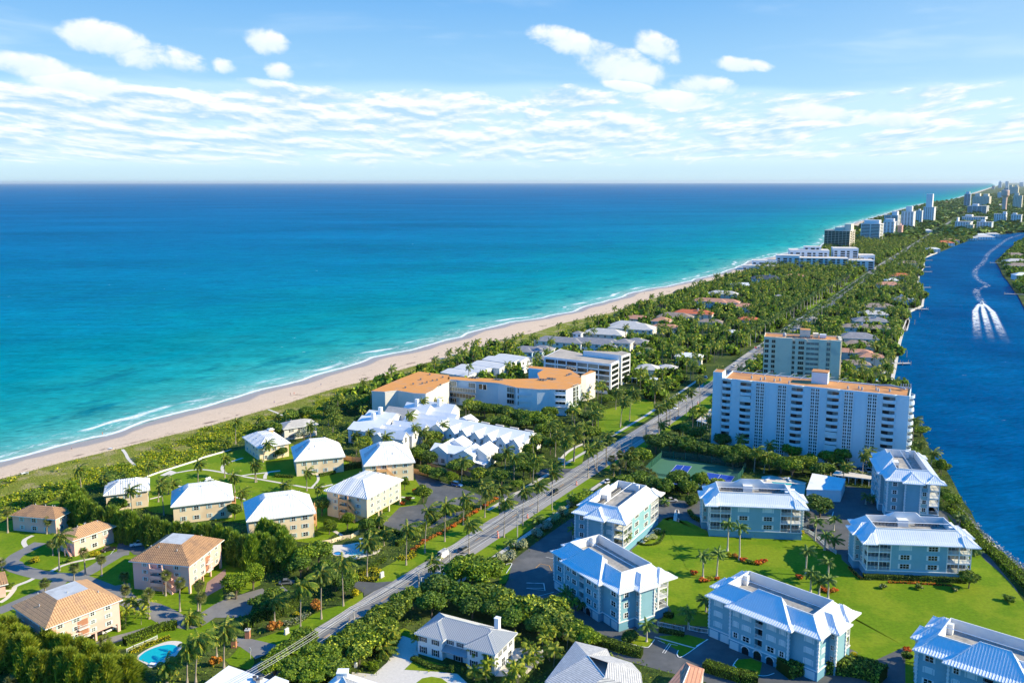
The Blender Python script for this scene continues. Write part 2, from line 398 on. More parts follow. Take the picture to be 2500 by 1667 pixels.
# ------------------------------------------------------------------ coast line, beach, sea
WL = -0.8
shore = P('a 0,465 250,402 500,338 700,278 900,225 1100,155 1300,108 1500,60 l 0,540 200,470 450,400 650,345 800,310 1000,250 1150,210 1500,130 1900,10 '
          'k 200,240 450,170 750,100 1000,50 1280,0 m 200,560 480,500 700,452 850,410 1080,350 1200,285 1400,240 1620,190 1850,140 n 620,480 760,440 1000,372 1150,325 1400,262 1560,250 1700,215 1780,190 2000,120 2090,92', WL)
dune = P('a 0,600 170,570 280,520 450,480 560,450 640,432 820,392 1000,347 1100,320 1330,265 1500,215 1900,120 2050,85 2200,30 2340,5 l 200,650 300,605 420,580 520,530 700,490 900,420 1180,370 1300,310 1500,255 1700,210 1950,130 2200,70 2350,30 '
         'k 500,290 700,230 900,190 1100,120 1300,70 1600,10 m 100,690 300,620 500,560 700,490 900,440 1000,400 1200,350 1370,312 1700,235 1950,175 n 700,490 900,440 1200,350 1500,280 1700,225 1800,200 2010,124 2100,94')
sd_ = (shore[6] - shore[0]).normalized(); shore = [shore[0] - sd_ * 900] + shore
shore = sorted(shore, key=lambda p: p.x * .5 + p.y * .866)
dd_ = (dune[6] - dune[0]).normalized(); dune = sorted([dune[0] - dd_ * 900] + dune, key=lambda p: p.x * .5 + p.y * .866)
e = (Vector((11768, 21816)) - shore[-2]).normalized(); shore.append(shore[-1] + e * 9e4); dune.append(shore[-1] + Vector((30, -15)))
U_ = Vector((.5, .866)); N_ = Vector((-.866, .5))         # along shore, out to sea
def interp(line, s):
    S = np.array([p.dot(U_) for p in line]); D = np.array([p.dot(N_) for p in line]); return np.interp(s, S, D)
s0 = shore[0].dot(U_); s1 = shore[-1].dot(U_)
ss_ = np.concatenate([np.arange(s0, 900, 8), np.arange(900, 3200, 25), np.geomspace(3225, 26000, 90), np.array([3.2e4, 4e4, 5.5e4, 7e4, min(s1, 9e4)])])
base = interp(shore, ss_)
base += np.where(ss_ < 3000, 2.2 * np.sin(ss_ / 23.) + 1.5 * np.sin(ss_ / 9.3 + 2) + 1.2 * np.sin(ss_ / 61.), 0)   # small cusps of the swash
dl = np.concatenate([np.array([-2, 0, 2, 4, 6, 9, 12, 16, 20, 25, 30, 38, 46, 56, 70, 90, 120]), np.geomspace(160, 1.2e5, 40)])
S2, D2 = np.meshgrid(ss_, dl, indexing='ij'); B2 = base[:, None] + D2
XX = S2 * U_.x + B2 * N_.x; YY = S2 * U_.y + B2 * N_.y; ns, nd = S2.shape
V = np.stack([XX, YY, np.full_like(XX, WL)], -1).reshape(-1, 3)
I = np.arange(ns * nd).reshape(ns, nd); F = np.stack([I[:-1, :-1], I[:-1, 1:], I[1:, 1:], I[1:, :-1]], -1).reshape(-1, 4)[:, ::-1]
me = npmesh('sea', V, F, [], uv=np.stack([S2 / 100, D2 / 100], -1).reshape(-1, 2))
sea = link('sea', me); sea['kind'] = 'structure'
def water_mat(name, channel=False):
    m = bpy.data.materials.new(name); m.use_nodes = True; m.node_tree.nodes.clear(); g = G_(m.node_tree)
    pos = g.n('ShaderNodeNewGeometry').outputs['Position']
    b = g.n('ShaderNodeBsdfPrincipled'); b.inputs['Specular IOR Level'].default_value = 0.; b.inputs['Roughness'].default_value = .35
    px, py, pz = g.sep(pos)
    if not channel:
        uv = g.sep(g.n('ShaderNodeUVMap').outputs[0]); s = g.m('MULTIPLY', uv[0], 100.); d = g.m('MULTIPLY', uv[1], 100.)
        wob = g.noise(g.xyz(g.m('MULTIPLY', s, .012), g.m('MULTIPLY', d, .02), 0), 1, 4, .6)
        dw = g.m('MULTIPLY', d, g.lin(wob, .3, .7, .7, 1.3))
        f = g.m('DIVIDE', g.m('LOGARITHM', g.m('MAXIMUM', g.m('ADD', dw, 1.), 1.), 10.), 4.0)      # 1 m .. 10 km
        c = g.ramp(f, [(0, (.30, .34, .30)), (.22, (.20, .40, .36)), (.33, (.075, .36, .34)), (.45, (.012, .30, .30)), (.55, (.0, .235, .29)),
                       (.66, (.0, .175, .30)), (.76, (.0, .145, .30)), (.88, (.0, .125, .29)), (1, (.0, .13, .30))])
        pat = g.noise(g.xyz(g.m('MULTIPLY', px, .0013), g.m('MULTIPLY', py, .0035), 0), 1, 4, .6)  # cloud shadows on the sea, painted in as broad soft patches
        fp = g.lin(pat, .3, .7, .80, 1.18); c = g.mix(1., c, g.xyz(fp, fp, fp), 'MULTIPLY')
        reef = g.noise(g.xyz(g.m('MULTIPLY', s, .02), g.m('MULTIPLY', d, .05), 4), 1, 4, .65)
        c = g.mix(g.m('MULTIPLY', g.ss(reef, .5, .68), g.m('MULTIPLY', g.ss(d, 14, 40), g.ss(d, 220, 90))), c, (.004, .19, .24))
        # foam: swash line, broken crests, loose lace
        w1 = g.noise(g.xyz(g.m('MULTIPLY', s, .03), 0, 2), 1, 3, .5); w2 = g.noise(g.xyz(g.m('MULTIPLY', s, .011), 0, 8), 1, 3, .6)
        fine = g.noise(g.xyz(g.m('MULTIPLY', s, .35), g.m('MULTIPLY', d, .9), 0), 1, 5, .75)
        line = g.m('SUBTRACT', 1., g.m('DIVIDE', g.m('ABSOLUTE', g.m('SUBTRACT', d, g.lin(w1, .3, .7, 1., 5.))), 2.2))
        f1 = g.m('MULTIPLY', g.ss(line, .1, .7), g.ss(fine, .28, .5))
        crest = g.m('SUBTRACT', 1., g.m('DIVIDE', g.m('ABSOLUTE', g.m('SUBTRACT', d, g.lin(w2, .3, .7, 9., 26.))), g.lin(w1, .3, .7, 1.5, 5.)))
        f2 = g.m('MULTIPLY', g.m('MULTIPLY', g.ss(crest, .05, .8), g.ss(g.noise(g.xyz(g.m('MULTIPLY', s, .016), 0, 21), 1, 3, .6), .46, .58)), g.ss(fine, .30, .55))
        lace = g.m('MULTIPLY', g.m('MULTIPLY', g.ss(g.noise(g.xyz(g.m('MULTIPLY', s, .10), g.m('MULTIPLY', d, .30), 5), 1, 6, .7, .6), .50, .64), g.ss(fine, .42, .62)), g.m('MULTIPLY', g.ss(d, 34, 10), .75))
        cap = g.m('MULTIPLY', g.ss(g.noise(g.xyz(g.m('MULTIPLY', px, .05), g.m('MULTIPLY', py, .16), 5), 1, 5, .6), .735, .76), g.ss(d, 12, 30))
        foam = g.m('MAXIMUM', g.m('MAXIMUM', f1, f2), g.m('MAXIMUM', lace, cap), cl=True)
        c = g.mix(g.m('MULTIPLY', foam, .95), c, (.85, .86, .86))
    else:
        f = g.lin(g.noise(g.xyz(g.m('MULTIPLY', px, .012), g.m('MULTIPLY', py, .006), 0), 1, 5, .6), .3, .7)
        c = g.mix(f, (.0, .055, .17), (.0, .105, .26))
        c = g.mix(g.ss(g.noise(g.xyz(g.m('MULTIPLY', px, .09), g.m('MULTIPLY', py, .35), 5), 1, 5, .6), .70, .76), c, (.45, .55, .62))
        foam = None
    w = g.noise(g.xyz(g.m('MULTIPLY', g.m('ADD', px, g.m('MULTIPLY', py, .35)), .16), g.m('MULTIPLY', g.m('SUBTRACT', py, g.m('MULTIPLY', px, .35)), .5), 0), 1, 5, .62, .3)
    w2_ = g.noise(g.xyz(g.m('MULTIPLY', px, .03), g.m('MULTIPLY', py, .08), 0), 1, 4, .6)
    rp = g.lin(g.m('ADD', g.m('MULTIPLY', w, .6), g.m('MULTIPLY', w2_, .4)), .35, .65, .66, 1.36)      # sky light and shade of ripple faces painted into the colour
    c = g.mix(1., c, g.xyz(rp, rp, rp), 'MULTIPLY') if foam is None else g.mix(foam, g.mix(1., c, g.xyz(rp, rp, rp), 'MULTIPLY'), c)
    u = g.n('ShaderNodeBump'); u.inputs['Strength'].default_value = .55; u.inputs['Distance'].default_value = .9
    g.put(u.inputs['Height'], g.m('ADD', w, w2_)); g.put(b.inputs['Normal'], u.outputs[0])
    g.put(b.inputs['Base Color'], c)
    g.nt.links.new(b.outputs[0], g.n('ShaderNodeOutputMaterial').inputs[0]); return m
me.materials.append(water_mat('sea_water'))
# beach: dry sand, wet sand at the swash, wrack line of weed
bs_ = ss_[ss_ < 3e4]; bd = interp(dune, bs_) - 3; bw = np.interp(bs_, ss_, base)
T_ = np.array([0, .1, .25, .45, .65, .8, .9, 1., 1.15]); k_ = (bw - bd)
S3, T3 = np.meshgrid(bs_, T_, indexing='ij'); B3 = bd[:, None] + T3 * k_[:, None]
B3[:, -1] = bw + 9; dist = B3 - bw[:, None]
ZZ = np.interp(dist, [-60, -20, 0, 9], [.0, .02, WL + .02, WL - .5]); ZZ[:, 0] = -.02
V = np.stack([S3 * U_.x + B3 * N_.x, S3 * U_.y + B3 * N_.y, ZZ], -1).reshape(-1, 3); ns, nd = S3.shape
I = np.arange(ns * nd).reshape(ns, nd); F = np.stack([I[:-1, :-1], I[:-1, 1:], I[1:, 1:], I[1:, :-1]], -1).reshape(-1, 4)[:, ::-1]
sm = bpy.data.materials.new('beach_sand'); sm.use_nodes = True; sm.node_tree.nodes.clear(); g = G_(sm.node_tree)
uv = g.sep(g.n('ShaderNodeUVMap').outputs[0]); s = g.m('MULTIPLY', uv[0], 100.); d = g.m('MULTIPLY', uv[1], 100.); t = g.n('ShaderNodeAttribute'); t.attribute_name = 'across'; t = t.outputs['Fac']
pos = g.n('ShaderNodeNewGeometry').outputs['Position']
c = g.mix(g.noise(pos, .12, 5, .6), (.60, .44, .30), (.70, .54, .39))
fp = g.lin(g.noise(pos, .9, 5, .75), .3, .7, .86, 1.12); c = g.mix(1., c, g.xyz(fp, fp, fp), 'MULTIPLY')
wet = g.ss(g.m('ADD', d, g.lin(g.noise(g.xyz(g.m('MULTIPLY', s, .02), 0, 3), 1, 3, .5), .3, .7, -4, 5)), -9, -5)
c = g.mix(g.m('MULTIPLY', wet, .85), c, (.33, .27, .22))
wn = g.noise(g.xyz(g.m('MULTIPLY', s, .10), g.m('MULTIPLY', t, 6), 0), 1, 6, .75, .5)
wr = g.m('MULTIPLY', g.ss(wn, .50, .60), g.m('MAXIMUM', g.ss(g.m('ABSOLUTE', g.m('SUBTRACT', t, g.lin(g.noise(g.xyz(g.m('MULTIPLY', s, .012), 0, 9), 1, 2, .5), .3, .7, .12, .26))), .05, .015), g.m('MULTIPLY', g.ss(wn, .60, .66), g.ss(t, .62, .4))))
c = g.mix(g.m('MULTIPLY', wr, .8), c, (.13, .08, .06))
b = g.n('ShaderNodeBsdfPrincipled'); g.put(b.inputs['Base Color'], c); g.put(b.inputs['Roughness'], g.m('SUBTRACT', .95, g.m('MULTIPLY', wet, .6)))
u = g.n('ShaderNodeBump'); u.inputs['Strength'].default_value = .4; u.inputs['Distance'].default_value = .3; g.put(u.inputs['Height'], g.noise(pos, .7, 5, .7)); g.put(b.inputs['Normal'], u.outputs[0])
g.nt.links.new(b.outputs[0], g.n('ShaderNodeOutputMaterial').inputs[0])
me = npmesh('beach', V, F, sm, uv=np.stack([S3 / 100, dist / 100], -1).reshape(-1, 2))
at = me.attributes.new('across', 'FLOAT', 'POINT'); at.data.foreach_set('value', T3.ravel().astype(np.float32))
o = link('beach', me); o['kind'] = 'structure'

# ------------------------------------------------------------------ land and channel
bank = P('i 2350,1560 2170,1430 2030,1290 1930,1195 1850,1090 1790,960 1700,850 1640,720 1570,590 1500,490 1420,420 1340,365 j 2080,1190 2040,1090 1990,990 1900,820 1800,640 1740,520 1760,430 1772,370 1790,250 1830,100 1868,5 '
         'n 1215,1480 1245,1400 1250,1300 1385,1240 1400,1130 1335,1050 1352,950 1400,860 1392,785 1530,730 1700,660 1860,602 1900,580 2100,560 2352,532', 0)
bank = [Vector((235, -400)), Vector((215, 120))] + bank + [Vector((1900, 2150)), Vector((4200, 2500))]
dn = [d for d in dune]
dn_s = [U_ * s + N_ * (interp(dune, s) - 1.5) for s in bs_[::3]]
land = [Vector((235, -400))] + [dn_s[0]] + dn_s[1:] + [Vector((5e4, 9e4)), Vector((1.2e5, 9e4)), Vector((1.2e5, 2.4e3))] + bank[::-1][:-1]
o = sheet('ground', land, 0, M_under, thick=2.5)
rb = P('n 2352,590 2240,668 2140,760 2075,815 2110,860 2150,950 2195,1000 2250,1085 2290,1130 2352,1250 2420,1400', 0)
rb = [Vector((4200, 2250)), Vector((1900, 1980))] + rb + [Vector((470, 500)), Vector((430, 200)), Vector((430, -400)), Vector((4200, -400))]
sheet('far_bank', rb, 0, M_under, thick=2.5)
cw = MB(); cw.poly([(p.x - 4, p.y, WL) for p in bank] + [(6000, 2500, WL), (6000, -400, WL)])
o = cw.build('channel', water_mat('channel_water', True)); o['kind'] = 'structure'
# ------------------------------------------------------------------ roads, lawns, drives, paths
def P(s, z=0.):
    out = []; c = None
    for t in s.split():
        if ',' in t:
            x, y = t.split(','); out.append(G(c, float(x), float(y), z))
        elif t[0] == 'Z' and len(t) > 1: z = float(t[1:])
        else: c = t
    return out
RC0 = Vector((-29.99, 246.37)); RU = Vector((.51099, .85959)); RN = Vector((-.85959, .51099))
def R(s, d=0.):
    bend = np.interp(s, [-400, 210, 400, 739, 1149, 2900], [0, 0, 7.5, 15.9, 28.9, 60]); return RC0 + RU * s + RN * (d + float(bend))
RS = list(np.arange(-200, 1300, 20.)) + list(np.arange(1300, 2950, 150.))
rl = lambda a, b, d=0., st=10.: [R(s, d) for s in np.arange(a, b + .1, st)]
ribbon('road_shoulder', [R(s) for s in RS], 11.4, .02, M_shoulder)
ribbon('road', [R(s) for s in RS], 6.7, .04, M_asph)
for i, d in enumerate((3.1, -3.1)): ribbon('edge_line', [R(s, d) for s in np.arange(-120, 700, 20.)], .16, .06, M_line)
b = MB()
for s in np.arange(-100, 600, 12.2):
    for o_ in ((.0,)):
        p, q = R(s, -.08), R(s + 3.4, -.08); p2, q2 = R(s, .08), R(s + 3.4, .08)
        b.poly([(*p, .06), (*q, .06), (*q2, .06), (*p2, .06)])
o = b.build('centre_line', M_yline); o['kind'] = 'structure'
def lawn(name, s, z=.03, m=None, sm=0, kind='structure'):
    p = P(s)
    if sm: p = smooth_line(p, sm, True)
    return sheet(name, p, z, m or M_lawn, kind)
# dune strip
inner = P('a -200,1150 0,1000 150,905 480,790 780,700 1180,635 1430,548 1960,378 d 160,372 400,210 l 300,790 640,745 860,650 1000,545 1130,490 1700,320 k 90,545 400,385 800,320 1060,300 1230,235 1500,140 m 0,790 300,695 600,605 900,475 1200,405 1380,350 1900,190')
rough = [q for q in dn_s if q.y < 1600]; inner = sorted(inner, key=lambda p: p.dot(U_))
sheet('dune_ground', rough + [q for q in inner[::-1]], .012, M_rough)
lawn('condo_drive', 'e 870,1500 A 1900,1235 A 2250,960 e 1420,960 h 250,770 h 560,800 h 1300,740 h 1620,770 i 430,880 i 480,705 i 760,745 i 1540,980 g 1900,120 g 2300,600 g 2500,1400 g 1500,1600 g 560,1500 g 0,1400 f 1900,1560 f 1300,1400 f 1000,1300 f 560,1100 f 90,760', .02, M_asph2)
lawn('condo_lawn', 'f 1235,392 q 1700,1380 2050,1000 2230,960 h 270,960 500,985 700,1085 1560,1115 1640,1105 1830,1265 1975,1310 s 160,860 480,1140 2090,1160 2160,700 Z12 s 2190,490 Z0 i 1545,1000 1600,1070 1790,1300 1950,1490 2050,1568 g 2180,480 2260,560 2352,690 2800,1100 2500,1600 1500,1500 1500,1010 1130,1180 Z11 g 1175,760 g 900,640 g 90,640 Z0 f 1905,1070 f 1460,1035 f 1590,930', .035)
lawn('lawn', 'h 330,965 600,1070 700,1100 1560,1125 1830,1275 g 1150,640 730,640 h 500,1450 300,1040', .10)
lawn('tennis_green', 'e 1900,640 2180,420 h 100,560 h -30,700 h -60,560', .03)
for nm, s in (('verge_lawn', 'c 1145,680 1172,572 A 320,1085 520,930 880,745 1170,570 1400,420 1660,300 1690,500 1530,580 A 900,1010 480,1265 20,1540 c 1300,668'),
              ('verge_lawn', 'B 1530,385 1590,310 1700,230 1860,190 D 420,430 D 330,520 B 1840,465 1700,545 1470,545'),
              ('verge_lawn', 'D 430,190 500,150 640,120 760,60 850,50 950,80 960,195 870,255 640,383 430,340'),
              ('verge_lawn', 'I 190,545 330,500 470,450 560,420 680,335 790,290 900,262 1040,180 1090,150 1096,205 1000,270 710,445 470,575 390,580'),
              ('verge_lawn', 'I 88,600 150,630 200,690 205,730 170,790 0,745 -40,700 0,690 70,615'),
              ('verge_lawn', 'H 1180,530 1250,505 1340,420 1310,400 1190,500'), ('verge_lawn', 'H 1090,820 1180,700 1335,640 1335,700 1130,830')):
    lawn(nm, s, .045)
sheet('verge_lawn', rl(-10, 118, -5.7) + rl(-10, 118, -11)[::-1], .03, M_lawn); sheet('verge_lawn', rl(122, 330, -5.7) + rl(122, 330, -9.5)[::-1], .03, M_lawn)
for a_ in (640, 690, 745, 800, 860, 930): sheet('verge_lawn', rl(a_, a_ + 36, 7, 12) + rl(a_, a_ + 36, 14, 12)[::-1], .03, M_lawn); sheet('verge_lawn', rl(a_ + 10, a_ + 40, -6, 10) + rl(a_ + 10, a_ + 40, -12, 10)[::-1], .03, M_lawn)
ribbon('sidewalk', rl(-8, 112, -12.3), 1.7, .04, M_conc); ribbon('sidewalk', rl(60, 300, 11.), 1.6, .055, M_conc)
lawn('garden_lawn', 'a 1180,632 1430,548 1960,378 d 220,372 540,300 760,300 1010,400 1400,500 1850,560 1960,700 1850,860 1560,1010 1330,1060 1170,1080 1040,1170 980,1180 700,1150 340,1000 0,960 a 1330,900 1100,760', .02)
PATHS = [('L -160,530 0,462 100,425 450,315 500,290 690,237 760,213', 1.1), ('L 270,425 420,400 520,398 640,415 850,455 1080,495 1340,540 d 950,690 1130,660', 1.2),
    ('L 850,455 940,440 1020,432 1210,408', 1.1), ('L 1072,482 1075,450 1110,420 1210,408', 1.4), ('L 700,420 680,390 700,350 790,315 870,290', 1.2), ('L 280,545 400,572', 1.1),
    ('L 20,665 125,640', 1.1), ('L 740,635 900,670', 1.1), ('J 285,435 230,465 130,505 110,540 60,600 0,640', 1.4), ('J 100,540 40,545 0,535', 1.4), ('J 270,90 210,120 195,150 215,185', 1.5),
    ('J 420,385 480,350 600,310 780,275', 1.2), ('d 1145,1070 1210,1110', 1.2), ('c 780,225 850,265', 1.2), ('d 940,690 1000,620 985,560', 1.0), ('d 1730,770 1850,780', 1.2),
    ('h 1365,1120 1600,1130', 1.2), ('m 1600,800 1700,770 1800,790', 2.), ('f 1440,1160 1800,1260', .5), ('h 380,1000 400,880 415,920', 1.2), ('f 1330,330 1400,260 1480,200', 1.6), ('B 1500,395 1600,290 1720,215 1860,150', 1.5),
    ('a 1080,350 1110,390 1130,430 1190,495', 1.3), ('l 200,650 300,690 390,740', 1.2)]
for s, w in PATHS: ribbon('path', smooth_line(P(s), 5), w, .065, M_path)
lawn('plaza', 'L 113,450 210,402 275,425 190,458', .07, M_path)
lawn('parking_lot', 'd 1840,560 e 230,620 e 480,700 e 640,760 e 620,800 e 430,930 e 200,1040 e 0,1060 d 1700,1085 1560,1020 1720,860 1950,830 1980,730 1900,680 1850,600', .05, M_asph2)
lawn('side_drive', 'B 480,1000 650,930 1000,900 1180,935 1190,960 780,1150 680,1060 470,1010', .05, M_asph2)
lawn('side_drive', 'B 1100,590 1480,500 1480,545 1690,550 1430,730 1290,700 1100,640', .05, M_asph2)
lawn('side_drive', 'c 950,665 1140,680 1300,668 1250,700 1045,800 1040,770 960,720 700,640 600,560 620,520 760,590', .05, M_asph2)
lawn('side_drive', 'I 60,360 170,330 190,260 330,210 480,140 440,105 180,165 0,240 -200,300 -160,360', .045, M_asph)
lawn('side_drive', 'I 60,525 180,535 390,583 470,578 440,600 212,700 170,655 90,600 55,590', .05, M_asph)
lawn('pink_lawn', 'a -150,1100 0,1000 150,960 480,800 700,850 1010,1050 1290,1060 1500,1050 2100,1050 b 2300,620 2300,700 2140,780 1960,700 1980,830 2000,880 1850,1000 2100,1180 1600,1250 1200,1260 800,1280 300,1200 -100,1000', .025)
for s, w in (('J -60,325 50,325 110,330 140,360 350,415 620,440 800,500 930,560 1000,640', 5.2), ('J 330,150 240,200 130,260 80,320', 4.6), ('J 470,435 600,430 700,400 870,300 980,240 1060,225', 5), ('J 520,430 430,520 250,600 100,665 0,705 -100,740', 4.6),
             ('b 1060,700 1080,800 1200,870 1330,900 1450,950 1560,1010 1700,1045 1850,960 2000,870 2150,820 2350,760', 5.5), ('b 800,1260 950,1200 1200,1130 1420,1065 1640,1020', 3.6), ('b 1330,900 1400,950 1500,1010', 6)):
    ribbon('driveway', smooth_line(P(s), 6), w, .05, M_asph)
lawn('parking_court', 'J 960,180 1000,100 1300,120 1280,230 1100,250 1060,215 960,230', .055, M_asph2)
M_paver = mat('brick_pavers', (.30, .20, .17), .9, var=.15, vs=2)
lawn('paver_court', 'b 1830,680 1990,560 2010,700 1830,800 1790,860', .055, M_paver)
lawn('garden_court', 'c 1390,1150 1520,1195 1525,1330 1480,1370 1400,1450 1700,1468 1870,1485 1960,1570 1960,1700 1300,1700 900,1640 940,1470 1130,1490 1250,1385 1290,1290 1285,1200', .04, mat('pale_drive', (.60, .56, .50), .9, var=.08, vs=1.5))
lawn('house_lawn', 'c 1500,1570 1560,1525 1640,1510 1730,1525 1790,1570 1700,1620 1580,1620', .055)
lawn('house_lawn', 'c 1400,1450 1480,1372 1540,1350 1800,1420 1850,1470 1700,1466', .055); lawn('house_lawn', 'c 1300,1130 1400,1080 1530,1140 1525,1190 1390,1152', .05)
lawn('house_terrace', 'K 760,620 900,610 1080,640 1100,700 900,840 700,840 740,740', .05, M_path)
# sports court
lawn('court_surface', 'h 80,540 255,375 1010,480 1060,490 980,610 560,680 230,650 100,600', .045, mat('green_court', (.06, .17, .10), .9, var=.06, vs=.4))
M_court = mat('blue_court', (.008, .06, .36), .85, var=.05, vs=.5)
for q in ('h 400,448 545,463 467,570 315,545', 'h 290,583 430,602 385,660 235,640', 'h 690,522 955,560 900,640 605,640'):
    pts = P(q); lawn('ball_court', q, .06, M_court)
    A_, B_, C_, D_ = pts
    ribbon('court_line', [A_, B_, C_, D_, A_], .13, .075, M_line)
    ribbon('court_line', [(A_ + D_) / 2 * .5 + (A_ * .25 + D_ * .25), (B_ + C_) / 2 * .5 + (B_ * .25 + C_ * .25)], .13, .08, M_line)
    ribbon('court_line', [(A_ + B_) / 2, (C_ + D_) / 2], .13, .085, M_line)
# bay lines and kerbs of the condo drive
for s in ('f 480,455 560,470', 'f 310,680 460,690 470,750 310,730', 'f 410,800 550,765', 'f 1470,1190 1530,1215', 'f 1570,1220 1645,1235', 'f 1510,1300 1570,1215', 'f 1530,1305 1585,1225', 'J 1035,130 1085,130', 'J 1020,195 1090,140', 'J 1130,210 1230,145', 'J 905,245 950,190',
          'i 360,980 340,1040 300,1060', 'K 955,78 1100,78', 'K 955,118 1100,120', 'K 1100,78 1110,140'): ribbon('bay_line', P(s), .16, .06, M_line)
ribbon('bay_line', P('f 390,550 430,515 510,530 530,575'), .16, .06, M_yline)
for s in ('f 1140,1190 1200,1215 1360,1255 1400,1240 1440,1185', 'f 1650,1280 1640,1320 1690,1335 1905,1185', 'g 0,1010 80,965', 'r 520,1568 500,1500 520,1450 570,1390', 'r 0,1225 160,1125', 'g 560,1205 480,1225 340,1195 270,1150 280,1130', 'f 90,545 150,515 180,520 130,600', 'h 1900,900 1880,950 1800,965 1650,950'):
    ribbon('kerb', smooth_line(P(s), 4), .22, .16, M_trim)
lawn('island_lawn', 'f 1140,1190 1200,1215 1360,1250 1400,1235 1445,1180 1300,1150 1160,1130', .05); lawn('island_lawn', 'f 1650,1280 1640,1318 1690,1332 1905,1185 1740,1140 1480,1150 1500,1200', .05)
lawn('island_lawn', 'r 575,1395 515,1450 505,1500 530,1560 640,1640 860,1640 900,1440 750,1380', .05); lawn('island_lawn', 'f 90,545 180,520 150,620 130,680 60,700', .05)
# ------------------------------------------------------------------ plants
rng = np.random.default_rng(7); random.seed(7)
L_coco = leafmat('coconut_frond', (0.047, 0.101, 0.014), (0.115, 0.182, 0.024), (0.324, 0.297, 0.041), .22)
L_royal = leafmat('royal_frond', (0.041, 0.101, 0.024), (0.101, 0.176, 0.047), (0.176, 0.257, 0.068), .2)
L_sabal = leafmat('fan_leaf', (.07, .105, .035), (.14, .18, .075), (.20, .22, .11), .15)
L_areca = leafmat('areca_frond', (0.077, 0.132, 0.011), (0.187, 0.253, 0.022), (0.330, 0.308, 0.033), .25)
L_dark = leafmat('dark_leaf', (0.034, 0.081, 0.013), (0.078, 0.147, 0.022), (0.132, 0.217, 0.031), .15)
L_mid = leafmat('mid_leaf', (0.053, 0.113, 0.011), (0.120, 0.209, 0.018), (0.239, 0.329, 0.030), .2)
L_grape = leafmat('seagrape_leaf', (0.037, 0.088, 0.015), (0.125, 0.200, 0.022), (0.375, 0.450, 0.062), .2)
L_bright = leafmat('bright_leaf', (.06, .12, .006), (.12, .20, .008), (.20, .28, .012), .25)
L_pine = leafmat('pine_needle', (0.066, 0.142, 0.028), (0.166, 0.271, 0.043), (0.308, 0.402, 0.059), .25)
L_silver = leafmat('silver_leaf', (.16, .21, .17), (.34, .40, .33), (.46, .50, .42), .1)
L_scrub = leafmat('scrub_leaf', (0.081, 0.138, 0.007), (0.207, 0.276, 0.009), (0.380, 0.380, 0.017), .2)
L_grass = leafmat('dune_blade', (.14, .18, .03), (.26, .29, .07), (.40, .38, .16), .2)
L_croton = leafmat('croton_leaf', (.30, .05, .02), (.55, .12, .02), (.60, .38, .03), .2)
L_gold = leafmat('golden_leaf', (.25, .26, .01), (.42, .40, .015), (.5, .45, .02), .2)
L_rust = leafmat('rust_leaf', (.22, .09, .02), (.42, .19, .03), (.5, .3, .05), .2)
L_flower = leafmat('white_blossom', (.05, .10, .02), (.12, .18, .03), (.75, .72, .62), .2)
L_pine2 = leafmat('sunny_pine_needle', (.10, .16, .02), (.20, .27, .035), (.32, .36, .05), .3)
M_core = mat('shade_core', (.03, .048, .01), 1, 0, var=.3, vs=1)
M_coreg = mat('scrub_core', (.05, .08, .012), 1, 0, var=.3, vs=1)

def quads(c, a, b):
    """leaf quads from centres and half axes"""
    V = np.stack([c - a - b * .55, c + a * .2 - b, c + a + b * .1, c + a * .1 + b], 1).reshape(-1, 3)
    return V, np.arange(len(V)).reshape(-1, 4)
def rdir(n):
    v = rng.normal(size=(n, 3)); return v / np.linalg.norm(v, axis=1)[:, None]
def leaves(c, nrm, size, jitter=.7):
    """random leaf quads at c facing roughly nrm"""
    n = nrm + rng.normal(size=nrm.shape) * jitter; n /= np.linalg.norm(n, axis=1)[:, None]
    a = np.cross(n, rdir(len(n))); a /= np.linalg.norm(a, axis=1)[:, None]; b = np.cross(n, a)
    s = (size * rng.uniform(.6, 1.3, len(n)))[:, None]
    return quads(c, a * s, b * s * .7)
def blob_crown(R, Hh, n, size, lumps=14, core=.72, flat=.8, bias=.35):
    """broadleaf crown: lumps on an ellipsoid of radius R, height Hh (centre at 0), leaf quads on their outsides"""
    d = rdir(lumps); d[:, 2] = np.abs(d[:, 2]) * 1.1 - .25
    cen = d * np.array([R * .62, R * .62, Hh * .5 * .62]); cen[0] = 0
    r = rng.uniform(.22, .46, lumps) * R; r[0] = R * .55; cen *= rng.uniform(.75, 1.15, lumps)[:, None]
    k = rng.integers(0, lumps, n); u = rdir(n); u[:, 2] += bias; u /= np.linalg.norm(u, axis=1)[:, None]
    rad_ = rng.uniform(.66, 1.14, n)[:, None]
    p = cen[k] + u * r[k][:, None] * np.array([1, 1, flat]) * rad_
    V, F = leaves(p, u, np.full(n, size)); mi = np.zeros(len(F), int)
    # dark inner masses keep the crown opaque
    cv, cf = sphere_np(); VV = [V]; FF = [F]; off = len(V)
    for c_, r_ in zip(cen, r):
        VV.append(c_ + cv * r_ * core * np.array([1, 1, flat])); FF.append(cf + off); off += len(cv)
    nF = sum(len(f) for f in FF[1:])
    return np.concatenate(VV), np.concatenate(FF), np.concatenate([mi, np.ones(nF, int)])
def sphere_np(n=8, m=5):
    V = []; F = []
    for i in range(m + 1):
        t = math.pi * (i + .001) / (m + .002)
        for j in range(n): V.append((math.sin(t) * math.cos(2 * math.pi * j / n), math.sin(t) * math.sin(2 * math.pi * j / n), math.cos(t)))
    for i in range(m):
        for j in range(n): F.append((i * n + j, (i + 1) * n + j, (i + 1) * n + (j + 1) % n, i * n + (j + 1) % n))
    return np.array(V), np.array(F)
